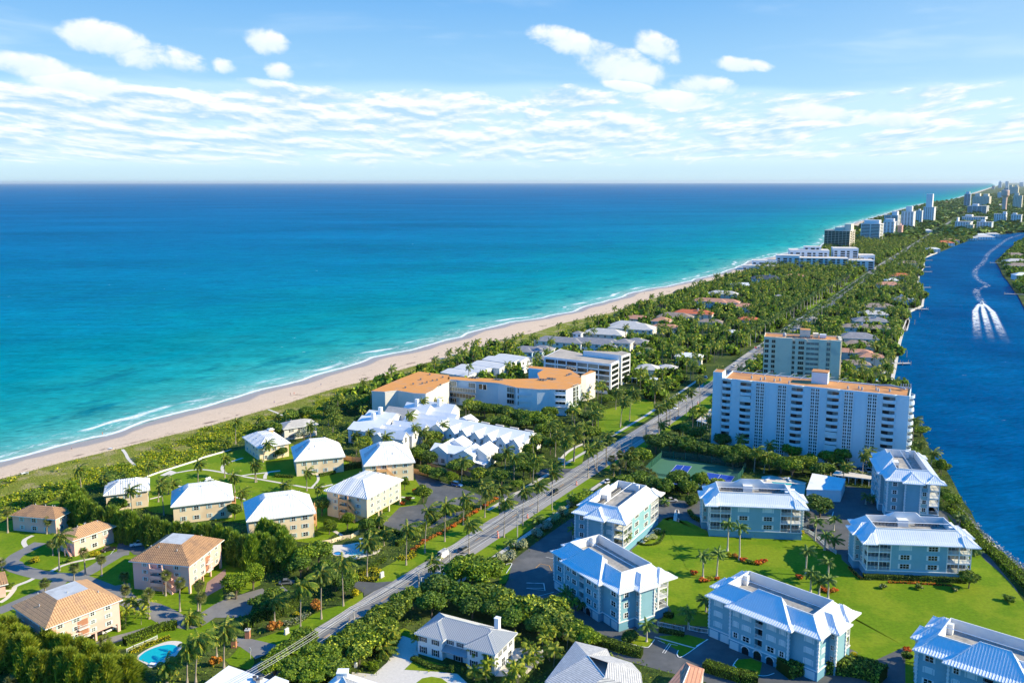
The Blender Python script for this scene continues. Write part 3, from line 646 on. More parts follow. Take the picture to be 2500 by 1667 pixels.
def frond(L, el0, droop, az, nl, lw, ll, wind=0., rach=.05):
    """pinnate frond: rachis arc with hanging leaflets -> V, F"""
    t = np.linspace(0, 1, nl + 1); el_ = el0 - droop * t ** 1.15
    dx = np.cos(el_) * L / nl; dz = np.sin(el_) * L / nl
    x = np.concatenate([[0], np.cumsum(dx[:-1])]); z = np.concatenate([[0], np.cumsum(dz[:-1])])
    P0 = np.stack([x, np.zeros_like(x), z], 1); tan = np.stack([np.cos(el_), 0 * el_, np.sin(el_)], 1); side = np.array([0, 1., 0])
    up = np.stack([-np.sin(el_), 0 * el_, np.cos(el_)], 1)
    V = []; F = []; o = 0
    for i in range(1, nl + 1):
        l = ll * (math.sin(math.pi * min(1, .12 + .88 * i / nl)) ** .6) * rng.uniform(.85, 1.15)
        for s in (-1, 1):
            d = tan[i] * .55 + side * s * .75 + up[i] * (-.38 - .5 * rng.random() + .3 * (1 - i / nl)); d /= np.linalg.norm(d); d[2] -= .22
            w = tan[i] * lw; p = P0[i]
            V += [p - w * .5, p + w * .5, p + d * l + w * .25 - np.array([0, 0, .12 * l]), p + d * l * .6 - w * .5]
            F.append((o, o + 1, o + 2, o + 3)); o += 4
    for i in range(0, nl, 2):
        j = min(i + 2, nl); w = side * rach
        V += [P0[i] - w, P0[i] + w, P0[j] + w * .5, P0[j] - w * .5]; F.append((o, o + 1, o + 2, o + 3)); o += 4
    V = np.array(V); c, s = math.cos(az), math.sin(az)
    V = np.stack([V[:, 0] * c - V[:, 1] * s, V[:, 0] * s + V[:, 1] * c, V[:, 2]], 1)
    hh = np.linalg.norm(V[:, :2], axis=1); V[:, 0] += wind * (hh / L) ** 1.5 * L * .32; return V, np.array(F)
def palm_crown(n=22, L=3.9, nl=15, ll=.95, lw=.24, wind=1., lo=-.9, hi=1.35):
    VV = []; FF = []; o = 0
    for k in range(n):
        f = (k + .5) / n; el0 = hi + (lo - hi) * f ** .85 + rng.uniform(-.12, .12)
        V, F = frond(L * rng.uniform(.82, 1.1), el0, rng.uniform(.9, 1.5) * (1.1 if f < .6 else .7), k * 2.399 + rng.uniform(-.3, .3), nl, lw, ll, wind)
        VV.append(V); FF.append(F + o); o += len(V)
    return np.concatenate(VV), np.concatenate(FF)
def fan_crown(R=1.7, n=46):
    VV = []; o = 0
    c = rdir(n); c[:, 2] = c[:, 2] * .95 + .12
    for d in c:
        d = d / np.linalg.norm(d); p0 = d * R * .35; a = np.cross(d, [0, 0, 1.]) + 1e-3; a /= np.linalg.norm(a); b = np.cross(d, a)
        for k in range(9):
            t = (k - 4) / 4 * 1.15; dd = d * math.cos(t) + a * math.sin(t) + b * rng.uniform(-.15, .15); l = R * .72 * (1 - .15 * abs(t))
            w = np.cross(dd, b); w = w / np.linalg.norm(w) * .085; e_ = p0 + dd * l; e_[2] -= .16 * R * rng.random()
            VV.append([p0, p0 + dd * l * .55 - w, e_, p0 + dd * l * .55 + w])
    V = np.array(VV).reshape(-1, 3); return V, np.arange(len(V)).reshape(-1, 4)
def pine_crown(R=2.6, Hh=7.5, n=3000):
    """wispy, wind-combed needle tufts"""
    z = rng.uniform(-.5, .5, n); th = rng.uniform(0, 2 * math.pi, n); prof = R * np.clip(1 - (np.clip(z + .05, 0, 1) * 1.9) ** 1.6, .15, 1) * (.85 + .25 * np.sin(5 * th + 9 * z))
    r = prof * np.sqrt(rng.uniform(.45, 1.05, n)); c = np.stack([r * np.cos(th), r * np.sin(th), z * Hh], 1)
    d = np.stack([np.cos(th) * .5 + .35, np.sin(th) * .5 + .15, .9 + 0 * th], 1) + rng.normal(size=(n, 3)) * .28; d /= np.linalg.norm(d, axis=1)[:, None]
    a = d * rng.uniform(.8, 1.7, n)[:, None]; b = np.cross(d, rdir(n)); b = b / np.linalg.norm(b, axis=1)[:, None] * .17
    V, F = quads(c, a, b); cv, cf = sphere_np(8, 6); VV = [V, cv * np.array([R * .6, R * .6, Hh * .42]) - [0, 0, .5]]
    return np.concatenate(VV), np.concatenate([F, cf + len(V)]), np.concatenate([np.zeros(len(F), int), np.ones(len(cf), int)])

CR = {}
for i in range(4): CR['coco%d' % i] = npmesh('crown', *palm_crown(wind=.9 + .15 * i), L_coco)
for i in range(2): CR['royal%d' % i] = npmesh('crown', *palm_crown(16, 3.3, 14, .85, .24, .5, -.35, 1.3), L_royal)
for i in range(2): CR['areca%d' % i] = npmesh('crown', *palm_crown(11, 2.0, 9, .55, .2, .4, -.1, 1.35), L_areca)
for i in range(2): CR['sabal%d' % i] = npmesh('crown', *fan_crown(1.75, 44 + 6 * i), L_sabal)
def blobmesh(nm, lm, *a, **k):
    V, F, mi = blob_crown(*a, **k); CR[nm] = npmesh('crown', V, F, [lm, M_core], mi)
for i in range(3): blobmesh('dark%d' % i, L_dark, 5., 7., 5600, .42, 26)
for i in range(3): blobmesh('mid%d' % i, L_mid, 5., 6.5, 5200, .42, 24)
for i in range(2): blobmesh('grape%d' % i, L_grape, 5., 6.5, 4400, .52, 22)
for i in range(2): blobmesh('bright%d' % i, L_bright, 3., 4.2, 4200, .17, 9, core=.8, flat=.9)
for i in range(2): blobmesh('silver%d' % i, L_silver, 1.6, 2.4, 2200, .14, 9, core=.8)
for k_, m_ in (('croton', L_croton), ('gold', L_gold), ('rust', L_rust), ('flower', L_flower), ('bush', L_mid), ('dbush', L_dark)):
    blobmesh(k_ + '0', m_, 1., 1.5, 520, .15, 6, core=.82)
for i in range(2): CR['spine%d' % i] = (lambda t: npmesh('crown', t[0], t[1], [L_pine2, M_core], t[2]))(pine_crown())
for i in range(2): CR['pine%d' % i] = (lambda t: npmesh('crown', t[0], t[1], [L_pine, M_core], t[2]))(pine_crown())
NV = {'coco': 4, 'royal': 2, 'areca': 2, 'sabal': 2, 'dark': 3, 'mid': 3, 'grape': 2, 'bright': 2, 'silver': 2, 'croton': 1, 'gold': 1, 'rust': 1, 'flower': 1, 'bush': 1, 'dbush': 1, 'pine': 2, 'spine': 2}
def crown_of(kind): return CR[kind + str(random.randrange(NV[kind]))]
OCC = []                                      # occupied ground: (x, y, r)
def trunk_mesh(h, lean, r0=.21, r1=.13, bulge=True, mats=None, royal=False):
    b = MB(); n = 6; pts = []; rs = []
    for i in range(n + 1):
        t = i / n; pts.append((lean * (t ** 1.7), 0, h * t)); rs.append(r0 + (r1 - r0) * t + (.16 * max(0, 1 - t * 7) if bulge else 0))
    b.tube(pts, rs, 6, 0)
    if royal:
        b.tube([(lean, 0, h - 1.3), (lean, 0, h - .2)], [.20, .12], 6, 1)
    return b.mesh('trunk', mats or [M_trunk], True)
M_shaft = mat('green_crownshaft', (.16, .26, .05), .5, var=.1)
PALMS = []
def palm(c, bx, by, cx, cy, kind='coco', label=None, group=None, sc=None, cat='palm tree', name='coconut_palm'):
    """ground point and crown centre read from the photograph give place, height and lean"""
    p = G(c, bx, by); h, dx = top_of(p, c, cx, cy); h = max(1.5, h)
    return palm_at(p, h, dx, kind, label, group, sc, cat, name)
def palm_at(p, h, dx=0., kind='coco', label=None, group=None, sc=None, cat='palm tree', name='coconut_palm'):
    root = empty(name, (p.x, p.y, 0)); tag(root, label, cat, group)
    rk = dict(coco=(.20, .13), royal=(.27, .20), sabal=(.22, .18), areca=(.07, .05))[kind]
    t = link('trunk', trunk_mesh(h, abs(dx), *rk, bulge=kind != 'areca', mats=[M_palebark if kind == 'royal' else M_trunk, M_shaft], royal=kind == 'royal'), root)
    if dx < 0: t.rotation_euler = (0, 0, math.pi)
    c = link('crown', crown_of(kind), root); c.location = (dx, 0, h)
    s = (sc or random.uniform(.88, 1.1)); c.scale = (s, s, s * random.uniform(.92, 1.08)); c.rotation_euler = (random.uniform(-.08, .08), random.uniform(-.08, .08), random.uniform(-.5, .5) if kind == 'coco' else random.uniform(0, 6.28))
    OCC.append((p.x, p.y, 1.5)); return root
def tree_at(p, r, h, kind='mid', label=None, group=None, name='broadleaf_tree', cat='tree', trunk=True, zlo=None):
    """crown radius r, total height h"""
    base = dict(dark=(5, 7.4), mid=(5, 7), grape=(5, 7), bright=(3, 4.6), silver=(1.6, 2.6), pine=(2.7, 7.8), spine=(2.7, 7.8)).get(kind, (1, 1.5))
    root = empty(name, (p.x, p.y, 0)); tag(root, label, cat, group)
    low = h * (.28 if zlo is None else zlo); ch = h - low
    c = link('crown', crown_of(kind), root); c.scale = (r / base[0], r / base[0], ch / base[1]); c.location = (0, 0, low + ch * .47); c.rotation_euler = (0, 0, 0 if 'pine' in kind else random.uniform(0, 6.28))
    if trunk:
        b = MB(); k = max(.12, r * .05); b.tube([(0, 0, 0), (.1, 0, low), (.2, .1, low + ch * .4)], [k * 1.3, k, k * .6], 6)
        for q in range(3):
            a = q * 2.1 + random.random(); b.tube([(.1, 0, low * .8), (math.cos(a) * r * .35, math.sin(a) * r * .35, low + ch * .3)], [k * .6, k * .3], 5)
        b.build('trunk', M_bark, root)
    OCC.append((p.x, p.y, r * .8)); return root
def bush(c, x, y, r, h, kind, label, group=None, name='shrub', cat='shrub', z=None):
    p = G(c, x, y, h * .45 if z is None else z); o = link(name, crown_of(kind)); base = 1.6 if kind == 'silver' else 3. if kind == 'bright' else 5. if kind in ('mid', 'dark', 'grape') else 1.
    bh = dict(silver=2.5, bright=4.4, mid=7, dark=7, grape=7).get(kind, 1.6)
    o.scale = (r / base, r / base, h / bh); o.location = (p.x, p.y, h * .42); o.rotation_euler = (0, 0, random.uniform(0, 6.28)); tag(o, label, cat, group); return o
def hedge(s, w, h, lm, label, name='hedge', dens=14, size=.16, group=None, kind=None, cat='hedge', sm=0):
    """clipped hedge along a line: dark core and a skin of leaves"""
    pts = P(s) if isinstance(s, str) else s
    if sm: pts = smooth_line(pts, sm)
    VV = []; NN = []; b = MB()
    for p, q in zip(pts[:-1], pts[1:]):
        d = (q - p); L_ = d.length; d /= L_; nr = Vector((-d.y, d.x)); n = int(dens * L_ * (w + 2 * h))
        t = rng.uniform(-.02, 1.02, n) * L_; k = rng.random(n) * (w + 2 * h)
        off = np.where(k < w, k - w / 2, np.where(k < w + h, -w / 2, w / 2)); z = np.where(k < w, h, np.where(k < w + h, k - w, k - w - h))
        off = off + rng.normal(size=n) * .07 + .12 * np.sin(t * 1.3) * np.sign(off); z = z + rng.normal(size=n) * .07 + np.where(k < w, .10 * np.sin(t * 1.7 + off * 2), 0)
        VV.append(np.stack([p.x + d.x * t + nr.x * off, p.y + d.y * t + nr.y * off, z], 1))
        NN.append(np.stack([np.where(k < w, 0, nr.x * np.sign(off)), np.where(k < w, 0, nr.y * np.sign(off)), np.where(k < w, 1., .25)], 1))
        a_, b_ = (w / 2 - .12), h - .10
        c4 = [p + nr * a_, p - nr * a_, q - nr * a_, q + nr * a_]; b.prism([(v.x, v.y) for v in c4], 0, b_)
    V, F = leaves(np.concatenate(VV), np.concatenate(NN), np.full(sum(len(v) for v in VV), size), .6)
    cv = np.array(b.v); cf = [f for f in b.f if len(f) == 4]
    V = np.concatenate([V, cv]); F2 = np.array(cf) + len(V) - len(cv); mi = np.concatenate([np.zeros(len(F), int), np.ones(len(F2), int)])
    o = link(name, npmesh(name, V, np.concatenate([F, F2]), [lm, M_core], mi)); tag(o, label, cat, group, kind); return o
# ------------------------------------------------------------------ building kit
def Tm(x, y, z=0., r=0.): return Matrix.Translation((x, y, z)) @ Matrix.Rotation(r, 4, 'Z')
SKIRT = [(0, 0), (1.6, .62), (2.6, 1.5), (4.4, 3.15)]
def ribs_on(b, A, B, inw, prof, z0, mr, gap, maxi=None, lim=None):
    """standing seams running up a slope; A->B eave (2d), inw inward unit"""
    L_ = (B - A).length; d = (B - A) / L_; n = int(L_ / gap); 
    for k in range(1, n):
        t = k * L_ / n; mx = prof[-1][0]
        m0 = min(t, L_ - t) if lim is None else min(t if lim[0] else 99, L_ - t if lim[1] else 99)
        mx = min(mx, m0) if maxi is None else min(mx, m0, maxi)
        for (i0, h0), (i1, h1) in zip(prof[:-1], prof[1:]):
            if mx <= i0 + .15: break
            j = min(i1, mx); hj = h0 + (h1 - h0) * (j - i0) / (i1 - i0); w = d * .04; up = .10
            p = A + d * t + inw * i0; q = A + d * t + inw * j
            a = Vector((*p, z0 + h0)); c = Vector((*q, z0 + hj)); w3 = Vector((*w, 0)); u3 = Vector((0, 0, up))
            b.poly([a - w3 + u3, a + w3 + u3, c + w3 + u3, c - w3 + u3], mr); b.poly([a - w3, a - w3 + u3, c - w3 + u3, c - w3], mr); b.poly([a + w3 + u3, a + w3, c + w3, c + w3 + u3], mr)
def hip(b, x0, y0, x1, y1, z0, prof, m=0, mr=None, gap=.62, cut=None, fascia=2, top=True, sides='sewn', fh=.28):
    """hipped roof on a rectangle: prof = [(inset, rise)...]; cut = y where the north end is sliced off upright"""
    W_ = x1 - x0; D_ = y1 - y0; half = min(W_, D_ if cut is None else 1e9) / 2; pr = []
    for k, (i, h) in enumerate(prof):
        if i <= half: pr.append((i, h))
        else:
            i0, h0 = prof[k - 1]; pr.append((half, h0 + (h - h0) * (half - i0) / (i - i0))); break
    if pr[-1][0] < half and False: pass
    V2 = lambda x, y: Vector((x, y)); yn = cut if cut is not None else None
    def ring(i): return [V2(x0 + i, y0 + i), V2(x1 - i, y0 + i), V2(x1 - i, (yn if cut is not None else y1 - i)), V2(x0 + i, (yn if cut is not None else y1 - i))]
    for (i0, h0), (i1, h1) in zip(pr[:-1], pr[1:]):
        r0, r1 = ring(i0), ring(i1)
        for s, (a, c) in zip('senw', ((0, 1), (1, 2), (2, 3), (3, 0))):
            if s not in sides or (s == 'n' and cut is not None): continue
            q = [Vector((*r0[a], z0 + h0)), Vector((*r0[c], z0 + h0)), Vector((*r1[c], z0 + h1)), Vector((*r1[a], z0 + h1))]
            if (q[2] - q[3]).length < .01: q = q[:3]
            b.poly(q, m, (*(r0[c] - r0[a]), 0))
    R0 = ring(0); i_, h_ = pr[-1]; rt = ring(i_)
    if mr is not None:
        for s, (a, c), inw, lm in (('s', (0, 1), V2(0, 1), None), ('e', (1, 2), V2(-1, 0), (1, 0) if cut is not None else None), ('n', (2, 3), V2(0, -1), None), ('w', (3, 0), V2(1, 0), (0, 1) if cut is not None else None)):
            if s in sides and not (s == 'n' and cut is not None): ribs_on(b, R0[a], R0[c], inw, pr, z0, mr, gap, lim=lm)
        for q0, q1 in ((0, 0), (1, 1), (2, 2), (3, 3)):        # hip caps
            if cut is not None and q0 > 1: continue
            for (i0, h0), (i1, h1) in zip(pr[:-1], pr[1:]):
                b.tube([(*ring(i0)[q0], z0 + h0 + .06), (*ring(i1)[q0], z0 + h1 + .06)], .09, 4, mr, cap=False)
    if top and (rt[1] - rt[0]).length > .05 and (rt[2] - rt[1]).length > .05: b.poly([Vector((*p, z0 + h_)) for p in rt], m)
    elif mr is not None: b.tube([(*((rt[0] + rt[1]) / 2 if (rt[1] - rt[0]).length < .05 else (rt[0] + rt[3]) / 2), z0 + h_ + .05), (*((rt[2] + rt[3]) / 2 if (rt[1] - rt[0]).length < .05 else (rt[1] + rt[2]) / 2), z0 + h_ + .05)], .10, 4, mr, cap=False)
    if cut is not None:
        L_ = [(x0 + i, h) for i, h in pr] + [(x1 - i, h) for i, h in pr[::-1]]
        b.poly([(x, cut, z0 + h) for x, h in L_][::-1], fascia)
    for a, c in ((0, 1), (1, 2), (2, 3), (3, 0)):
        if cut is not None and a == 2: continue
        p, q = R0[a], R0[c]; b.poly([(*p, z0 - fh), (*q, z0 - fh), (*q, z0), (*p, z0)], fascia)
    b.poly([(*p, z0 - fh + .01) for p in R0[::-1]], fascia)
    return pr
def gable(b, x0, y0, x1, y1, z0, rise, m=0, mr=None, gap=.62, fascia=1, over=.5, wallm=None, shed=None):
    """ridge along x; gable walls filled"""
    ym = (y0 + y1) / 2 if shed is None else shed; o = over; k = rise / (ym - y0); k2 = rise / (y1 - ym)
    za = z0 - k * o; zb = z0 - k2 * o
    b.poly([(x0-o,y0-o,za),(x1+o,y0-o,za),(x1+o,ym,z0+rise),(x0-o,ym,z0+rise)], m, (1,0,0)); b.poly([(x0-o,ym,z0+rise),(x1+o,ym,z0+rise),(x1+o,y1+o,zb),(x0-o,y1+o,zb)], m, (1,0,0))
    t = .22
    b.poly([(x0-o,y0-o,za-t),(x1+o,y0-o,za-t),(x1+o,y0-o,za),(x0-o,y0-o,za)], fascia); b.poly([(x1+o,y1+o,zb-t),(x0-o,y1+o,zb-t),(x0-o,y1+o,zb),(x1+o,y1+o,zb)], fascia)
    for x in (x0-o, x1+o):
        b.poly([(x,y0-o,za-t),(x,ym,z0+rise-t),(x,ym,z0+rise),(x,y0-o,za)], fascia); b.poly([(x,ym,z0+rise-t),(x,y1+o,zb-t),(x,y1+o,zb),(x,ym,z0+rise)], fascia)
    b.poly([(x0-o,y0-o,za-t),(x0-o,ym,z0+rise-t),(x1+o,ym,z0+rise-t),(x1+o,y0-o,za-t)], fascia); b.poly([(x0-o,ym,z0+rise-t),(x0-o,y1+o,zb-t),(x1+o,y1+o,zb-t),(x1+o,ym,z0+rise-t)], fascia)
    if mr is not None:
        L_ = x1 - x0 + 2 * o; n = int(L_ / gap)
        for q in range(n + 1):
            x = x0 - o + q * L_ / n
            for (ya, z_a, yb, z_b) in ((y0-o, za, ym, z0+rise), (y1+o, zb, ym, z0+rise)):
                b.poly([(x-.04,ya,z_a+.1),(x+.04,ya,z_a+.1),(x+.04,yb,z_b+.1),(x-.04,yb,z_b+.1)], mr); b.poly([(x-.04,ya,z_a),(x-.04,ya,z_a+.1),(x-.04,yb,z_b+.1),(x-.04,yb,z_b)], mr); b.poly([(x+.04,ya,z_a),(x+.04,ya,z_a+.1),(x+.04,yb,z_b+.1),(x+.04,yb,z_b)], mr)
    if wallm is not None:
        b.poly([(x0,y1,z0),(x0,y0,z0),(x0,ym,z0+rise)], wallm); b.poly([(x1,y0,z0),(x1,y1,z0),(x1,ym,z0+rise)], wallm)
WC = {}
def window(par, x, y, z, rz, w=1.6, h=1.4, kind='dark', side=.0, sm=None, name='window', nx=2, ny=2, fm=None):
    """opening seen on a wall: dark pane, frame with glazing bars, optional side shutters. (x,y) on the wall, z = sill"""
    sm = sm or M_trim; fm = fm or M_trim; key = (w, h, kind, side, nx, ny, sm.name, fm.name)
    if key not in WC:
        b = MB(); f = MB()
        gm = {'dark': M_glass, 'curtain': M_glass2, 'shut': M_shut}[kind]
        b.box(-w/2, -.05, 0, w/2, .02, h, 0, 'n')
        t = .09
        if kind == 'shut':
            for i in range(max(1, nx)):
                a = -w/2 + i * w / nx; f.box(a + .03, -.09, .02, a + w/nx - .03, -.05, h - .02, 1, 'n')
            f.box(-w/2-.06, -.12, h, w/2+.06, .0, h+.16, 0, 'n')
        else:
            f.box(-w/2-t, -.10, -t, w/2+t, .0, 0, 0, 'n'); f.box(-w/2-t, -.10, h, w/2+t, .0, h+t, 0, 'n'); f.box(-w/2-t, -.095, 0, -w/2, .0, h, 0, 'n'); f.box(w/2, -.095, 0, w/2+t, 0, h, 0, 'n')
            for i in range(1, nx): a = -w/2 + i * w / nx; f.box(a-.045, -.09, 0, a+.045, -.05, h, 0, 'n')
            for i in range(1, ny): a = i * h / ny; f.box(-w/2, -.085, a-.03, w/2, -.05, a+.03, 0, 'n')
        if side:
            for s_ in (-1, 1): a = s_ * (w/2 + t + side/2 + .02); f.box(a-side/2, -.08, -.05, a+side/2, 0, h+.05, 1, 'n')
        WC[key] = (b.mesh('pane', [gm]), f.mesh('frame', [fm, sm if kind != 'shut' else M_shut]))
    p, f = WC[key]; o = link(name, p, par); o.location = (x, y, z); o.rotation_euler = (0, 0, rz); q = link('frame', f, o); return o
def quoins(par, x, y, z0, z1, m=None, s=.55, name='quoin_strip'):
    b = MB(); z = z0; k = 0
    while z + .45 < z1:
        w = s if k % 2 else s * .68; b.box(x - w/2, y - w/2, z, x + w/2, y + w/2, z + .42); z += .5; k += 1
    b.build(name, m or M_trim, par)
def railing(b, x0, y0, x1, y1, z, h=1.0, m=0, gap=.28):
    A = Vector((x0, y0)); B = Vector((x1, y1)); L_ = (B - A).length; d = (B - A) / L_; n = max(2, int(L_ / gap))
    for k in range(n + 1):
        p = A + d * (L_ * k / n); b.box(p.x - .02, p.y - .02, z, p.x + .02, p.y + .02, z + h, m)
    T = b.T; M_ = Tm(x0, y0, 0, math.atan2(d.y, d.x)); b.T = M_ if T is None else T @ M_
    b.box(0, -.04, z + h - .03, L_, .04, z + h + .05, m); b.T = T
def units(par, spots, name='air_conditioner'):
    for (x, y, z, r) in spots:
        key = 'unit'
        if key not in WC:
            b = MB(); b.box(-.42, -.42, 0, .42, .42, .78, 0); b.box(-.46, -.46, .78, .46, .46, .84, 1); b.lathe([(.34, .84), (.34, .9), (.1, .92)], 8, 1)
            for k in range(5): b.box(-.44, -.44, .1 + k * .14, .44, .44, .14 + k * .14, 1)
            WC[key] = b.mesh('air_conditioner', [M_grey, M_dark])
        o = link(name, WC[key], par); o.location = (x, y, z); o.rotation_euler = (0, 0, r)

# ------------------------------------------------------------------ the teal condominium blocks
CONDO = {}
def condo(corner, P0, z_e, rot, label, floors=3, seed=0, shutters=.0, drive=True):
    """corner: local eave corner (x,y) that sits at ground point P0"""
    L_, D_ = 32., 19.; c, s = math.cos(rot), math.sin(rot)
    ox = P0.x - (corner[0] * c - corner[1] * s); oy = P0.y - (corner[0] * s + corner[1] * c)
    root = empty('condo_block', (ox, oy, 0), rot); tag(root, label, 'apartment block', 'teal condominium blocks round the lawn'); rnd = random.Random(seed)
    fh = 2.85; z1 = 2.55; zt = z1 + floors * fh; ze = zt + .15
    if floors not in CONDO:
        w = MB()
        w.box(1, 1, z1, 8, 14.5, zt, 0); w.box(24, 1, z1, 31, 14.5, zt, 0)                     # wings
        w.box(8, -.3, z1, 15, 18, zt, 0); w.box(17, -.3, z1, 24, 18, zt, 0); w.box(15, 1.2, z1, 17, 18, zt, 0)
        w.box(-.8, 6.5, z1, 1, 11.5, zt, 0); w.box(31, 6.5, z1, 32.8, 11.5, zt, 0)
        p = MB(); p.prism([(.9,.9),(7.9,.9),(7.9,-.4),(24.1,-.4),(24.1,.9),(31.1,.9),(31.1,6.4),(32.9,6.4),(32.9,11.6),(31.1,11.6),(31.1,18.1),(.9,18.1),(.9,11.6),(-.9,11.6),(-.9,6.4),(.9,6.4)], 0, z1)
        t = MB(); t.prism([(.75,.75),(7.75,.75),(7.75,-.55),(24.25,-.55),(24.25,.75),(31.25,.75),(31.25,6.25),(33.05,6.25),(33.05,11.75),(31.25,11.75),(31.25,18.25),(.75,18.25),(.75,11.75),(-1.05,11.75),(-1.05,6.25),(.75,6.25)], z1 - .12, z1 + .12, bottom=True)
        r = MB(); pr = SKIRT
        hip(r, 0, 0, L_, D_, ze, pr, 0, 1, top=False)
        zr = ze + pr[-1][1]; i = pr[-1][0]
        hip(r, 6.8, -1.5, 25.2, 10, ze + .02, [(0, 0), (1.6, .62), (6.1, 4.72)], 0, 1, cut=i + .05)
        T0 = r.T
        r.T = Tm(-2., 9, 0, -math.pi / 2); hip(r, -3.7, 0, 3.7, 8, ze + .03, [(0, 0), (1.6, .62), (3.7, 2.52)], 0, 1, cut=6.)
        r.T = Tm(34., 9, 0, math.pi / 2); hip(r, -3.7, 0, 3.7, 8, ze + .03, [(0, 0), (1.6, .62), (3.7, 2.52)], 0, 1, cut=6.)
        r.T = Tm(-.9, 15.6, 0, -math.pi / 2); hip(r, -4.2, 0, 2.6, 8, ze + .05, [(0, 0), (1.6, .62), (3.3, 2.16)], 0, 1, cut=4.4)
        r.T = Tm(32.9, 15.6, 0, math.pi / 2); hip(r, -2.6, 0, 4.2, 8, ze + .05, [(0, 0), (1.6, .62), (3.3, 2.16)], 0, 1, cut=4.4)
        r.T = T0
        wl = MB(); zf = ze + .7; a, b_, c_, d_ = i, i, L_ - i, D_ - i; th = .22
        wl.box(a, b_, zf - .3, c_, d_, zf, 1)
        for (x0, y0, x1, y1) in ((a-th, b_-th, c_+th, b_), (a-th, d_, c_+th, d_+th), (a-th, b_, a, d_), (c_, b_, c_+th, d_)): wl.box(x0, y0, zf - .5, x1, y1, zr + .22, 0)
        wl.box(a, d_ - 3.2, zf, a + 1.2, d_ - 2., zr + .1, 0); wl.box(15.5, b_ + .1, zf, 18.6, b_ + 2.3, zf + 2.1, 0)
        po = MB()
        for (x0, x1) in ((1, 8), (24, 31)):
            po.box(x0 + .15, 14.5, z1 + .1, x1 - .15, 14.62, zt, 1)
            for k in range(floors + 1):
                po.box(x0, 14.4, z1 + k * fh - .16, x1, 18.1, z1 + k * fh + .12, 0)
            for xx in (x0 + .12, (x0 + x1) / 2, x1 - .12):
                po.box(xx - .12, 17.85, z1, xx + .12, 18.12, zt, 0)
            xs = x0 + .12 if x0 < 10 else x1 - .12
            po.box(xs - .12, 14.6, z1, xs + .12, 14.9, zt, 0)
            for k in range(floors):
                z = z1 + k * fh + .12
                railing(po, x0 + .2, 18.0, x1 - .2, 18.0, z, .95, 0, .22); railing(po, xs, 14.8, xs, 17.8, z, .95, 0, .22)
                for q in range(1, 6):
                    xx = x0 + (x1 - x0) * q / 6; po.box(xx - .03, 17.93, z, xx + .03, 17.99, z + fh - .25, 0)
        be = MB()
        for k in range(floors):
            be.box(14.9, -.4, z1 + k * fh - .05, 17.1, 1.2, z1 + k * fh + .15, 0); railing(be, 15, -.3, 17, -.3, z1 + k * fh + .15, 1., 0, .18); be.box(15.1, 1.14, z1 + k*fh + .15, 16.9, 1.2, z1 + k*fh + 2.3, 1, 'n')
        CONDO[floors] = [('wall', w.mesh('wall', [M_teal])), ('podium', p.mesh('podium', [M_tealbase])), ('string_course', t.mesh('string_course', [M_trim])), ('roof', r.mesh('roof', [M_seam, M_rib, M_trim])),
                         ('roof_well', wl.mesh('roof_well', [M_white, M_flatroof])), ('porch', po.mesh('porch', [M_trim, M_glass2])), ('balcony', be.mesh('balcony', [M_trim, M_glass]))]
    for nm, me in CONDO[floors]: link(nm, me, root)
    wk = lambda: ('shut' if rnd.random() < shutters else 'dark')
    for k in range(floors):
        z = z1 + k * fh + .85; top = (k >= 1 and rnd.random() < shutters + .2)
        K = lambda: 'shut' if (k >= 1 and rnd.random() < shutters * 1.6) else ('dark' if rnd.random() > shutters * .5 else 'shut')
        for x, y, w_ in ((3.6, 1, 1.7), (9.6, -.3, 1.0), (12.6, -.3, 1.7), (19.4, -.3, 1.7), (22.4, -.3, 1.0), (28.6, 1, 1.7)): window(root, x, y, z, 0, w_, 1.35, K(), .34 if w_ > 1.2 else .26)
        for sx, xw, rz in ((0, 1, -math.pi / 2), (1, 31, math.pi / 2)):
            for yy, w_ in ((3.4, 1.2), (13.2, 1.1)): window(root, xw, yy, z, rz, w_, 1.35, K(), .3)
        for sx, xw in ((0, 0.1), (1, 31.9)): window(root, xw, 6.5, z, 0, .7, 1.2, 'dark', .0); window(root, xw, 11.5, z, math.pi, .7, 1.2, 'dark', .0)
        for x in (12., 20.): window(root, x, 18, z, math.pi, 2.6, 1.4, K() if k == floors - 1 else 'dark', .45, nx=3)
    g_ = WC.get('gdoor')
    if g_ is None:
        b = MB(); b.box(-1.25, -.06, 0, 1.25, .02, 2.1, 0, 'n'); [b.box(-1.22, -.08, .5 * q + .06, 1.22, -.06, .5 * q + .5, 0, 'n') for q in range(4)]; g_ = WC['gdoor'] = b.mesh('garage_door', [M_shut])
    for x, y in ((2.6, .9), (5.8, .9), (9.4, -.4), (22.6, -.4), (26, .9), (29.2, .9)): o = link('garage_door', g_, root); o.location = (x, y, 0)
    a_ = WC.get('arch')
    if a_ is None:
        b = MB(); n = 8; pts = [(-.95, 0), (.95, 0)] + [(.95 * math.cos(t), 1.3 + .8 * math.sin(t)) for t in [math.pi * q / n for q in range(n + 1)]]
        b.poly([(x, -.05, z) for x, z in pts], 0)
        for q in range(n):
            t0, t1 = math.pi * q / n, math.pi * (q + 1) / n; f = lambda r, t: (r * math.cos(t), -.1, 1.3 + r * .85 * math.sin(t)); b.poly([f(.95, t0), f(1.25, t0), f(1.25, t1), f(.95, t1)], 1)
        a_ = WC['arch'] = b.mesh('archway', [M_glass, M_trim])
    for x in (12.6, 19.4): o = link('archway', a_, root); o.location = (x, -.42, 0)
    o = link('archway', a_, root); o.location = (16, -.45, 0); o.scale = (1.1, 1, 1.1)
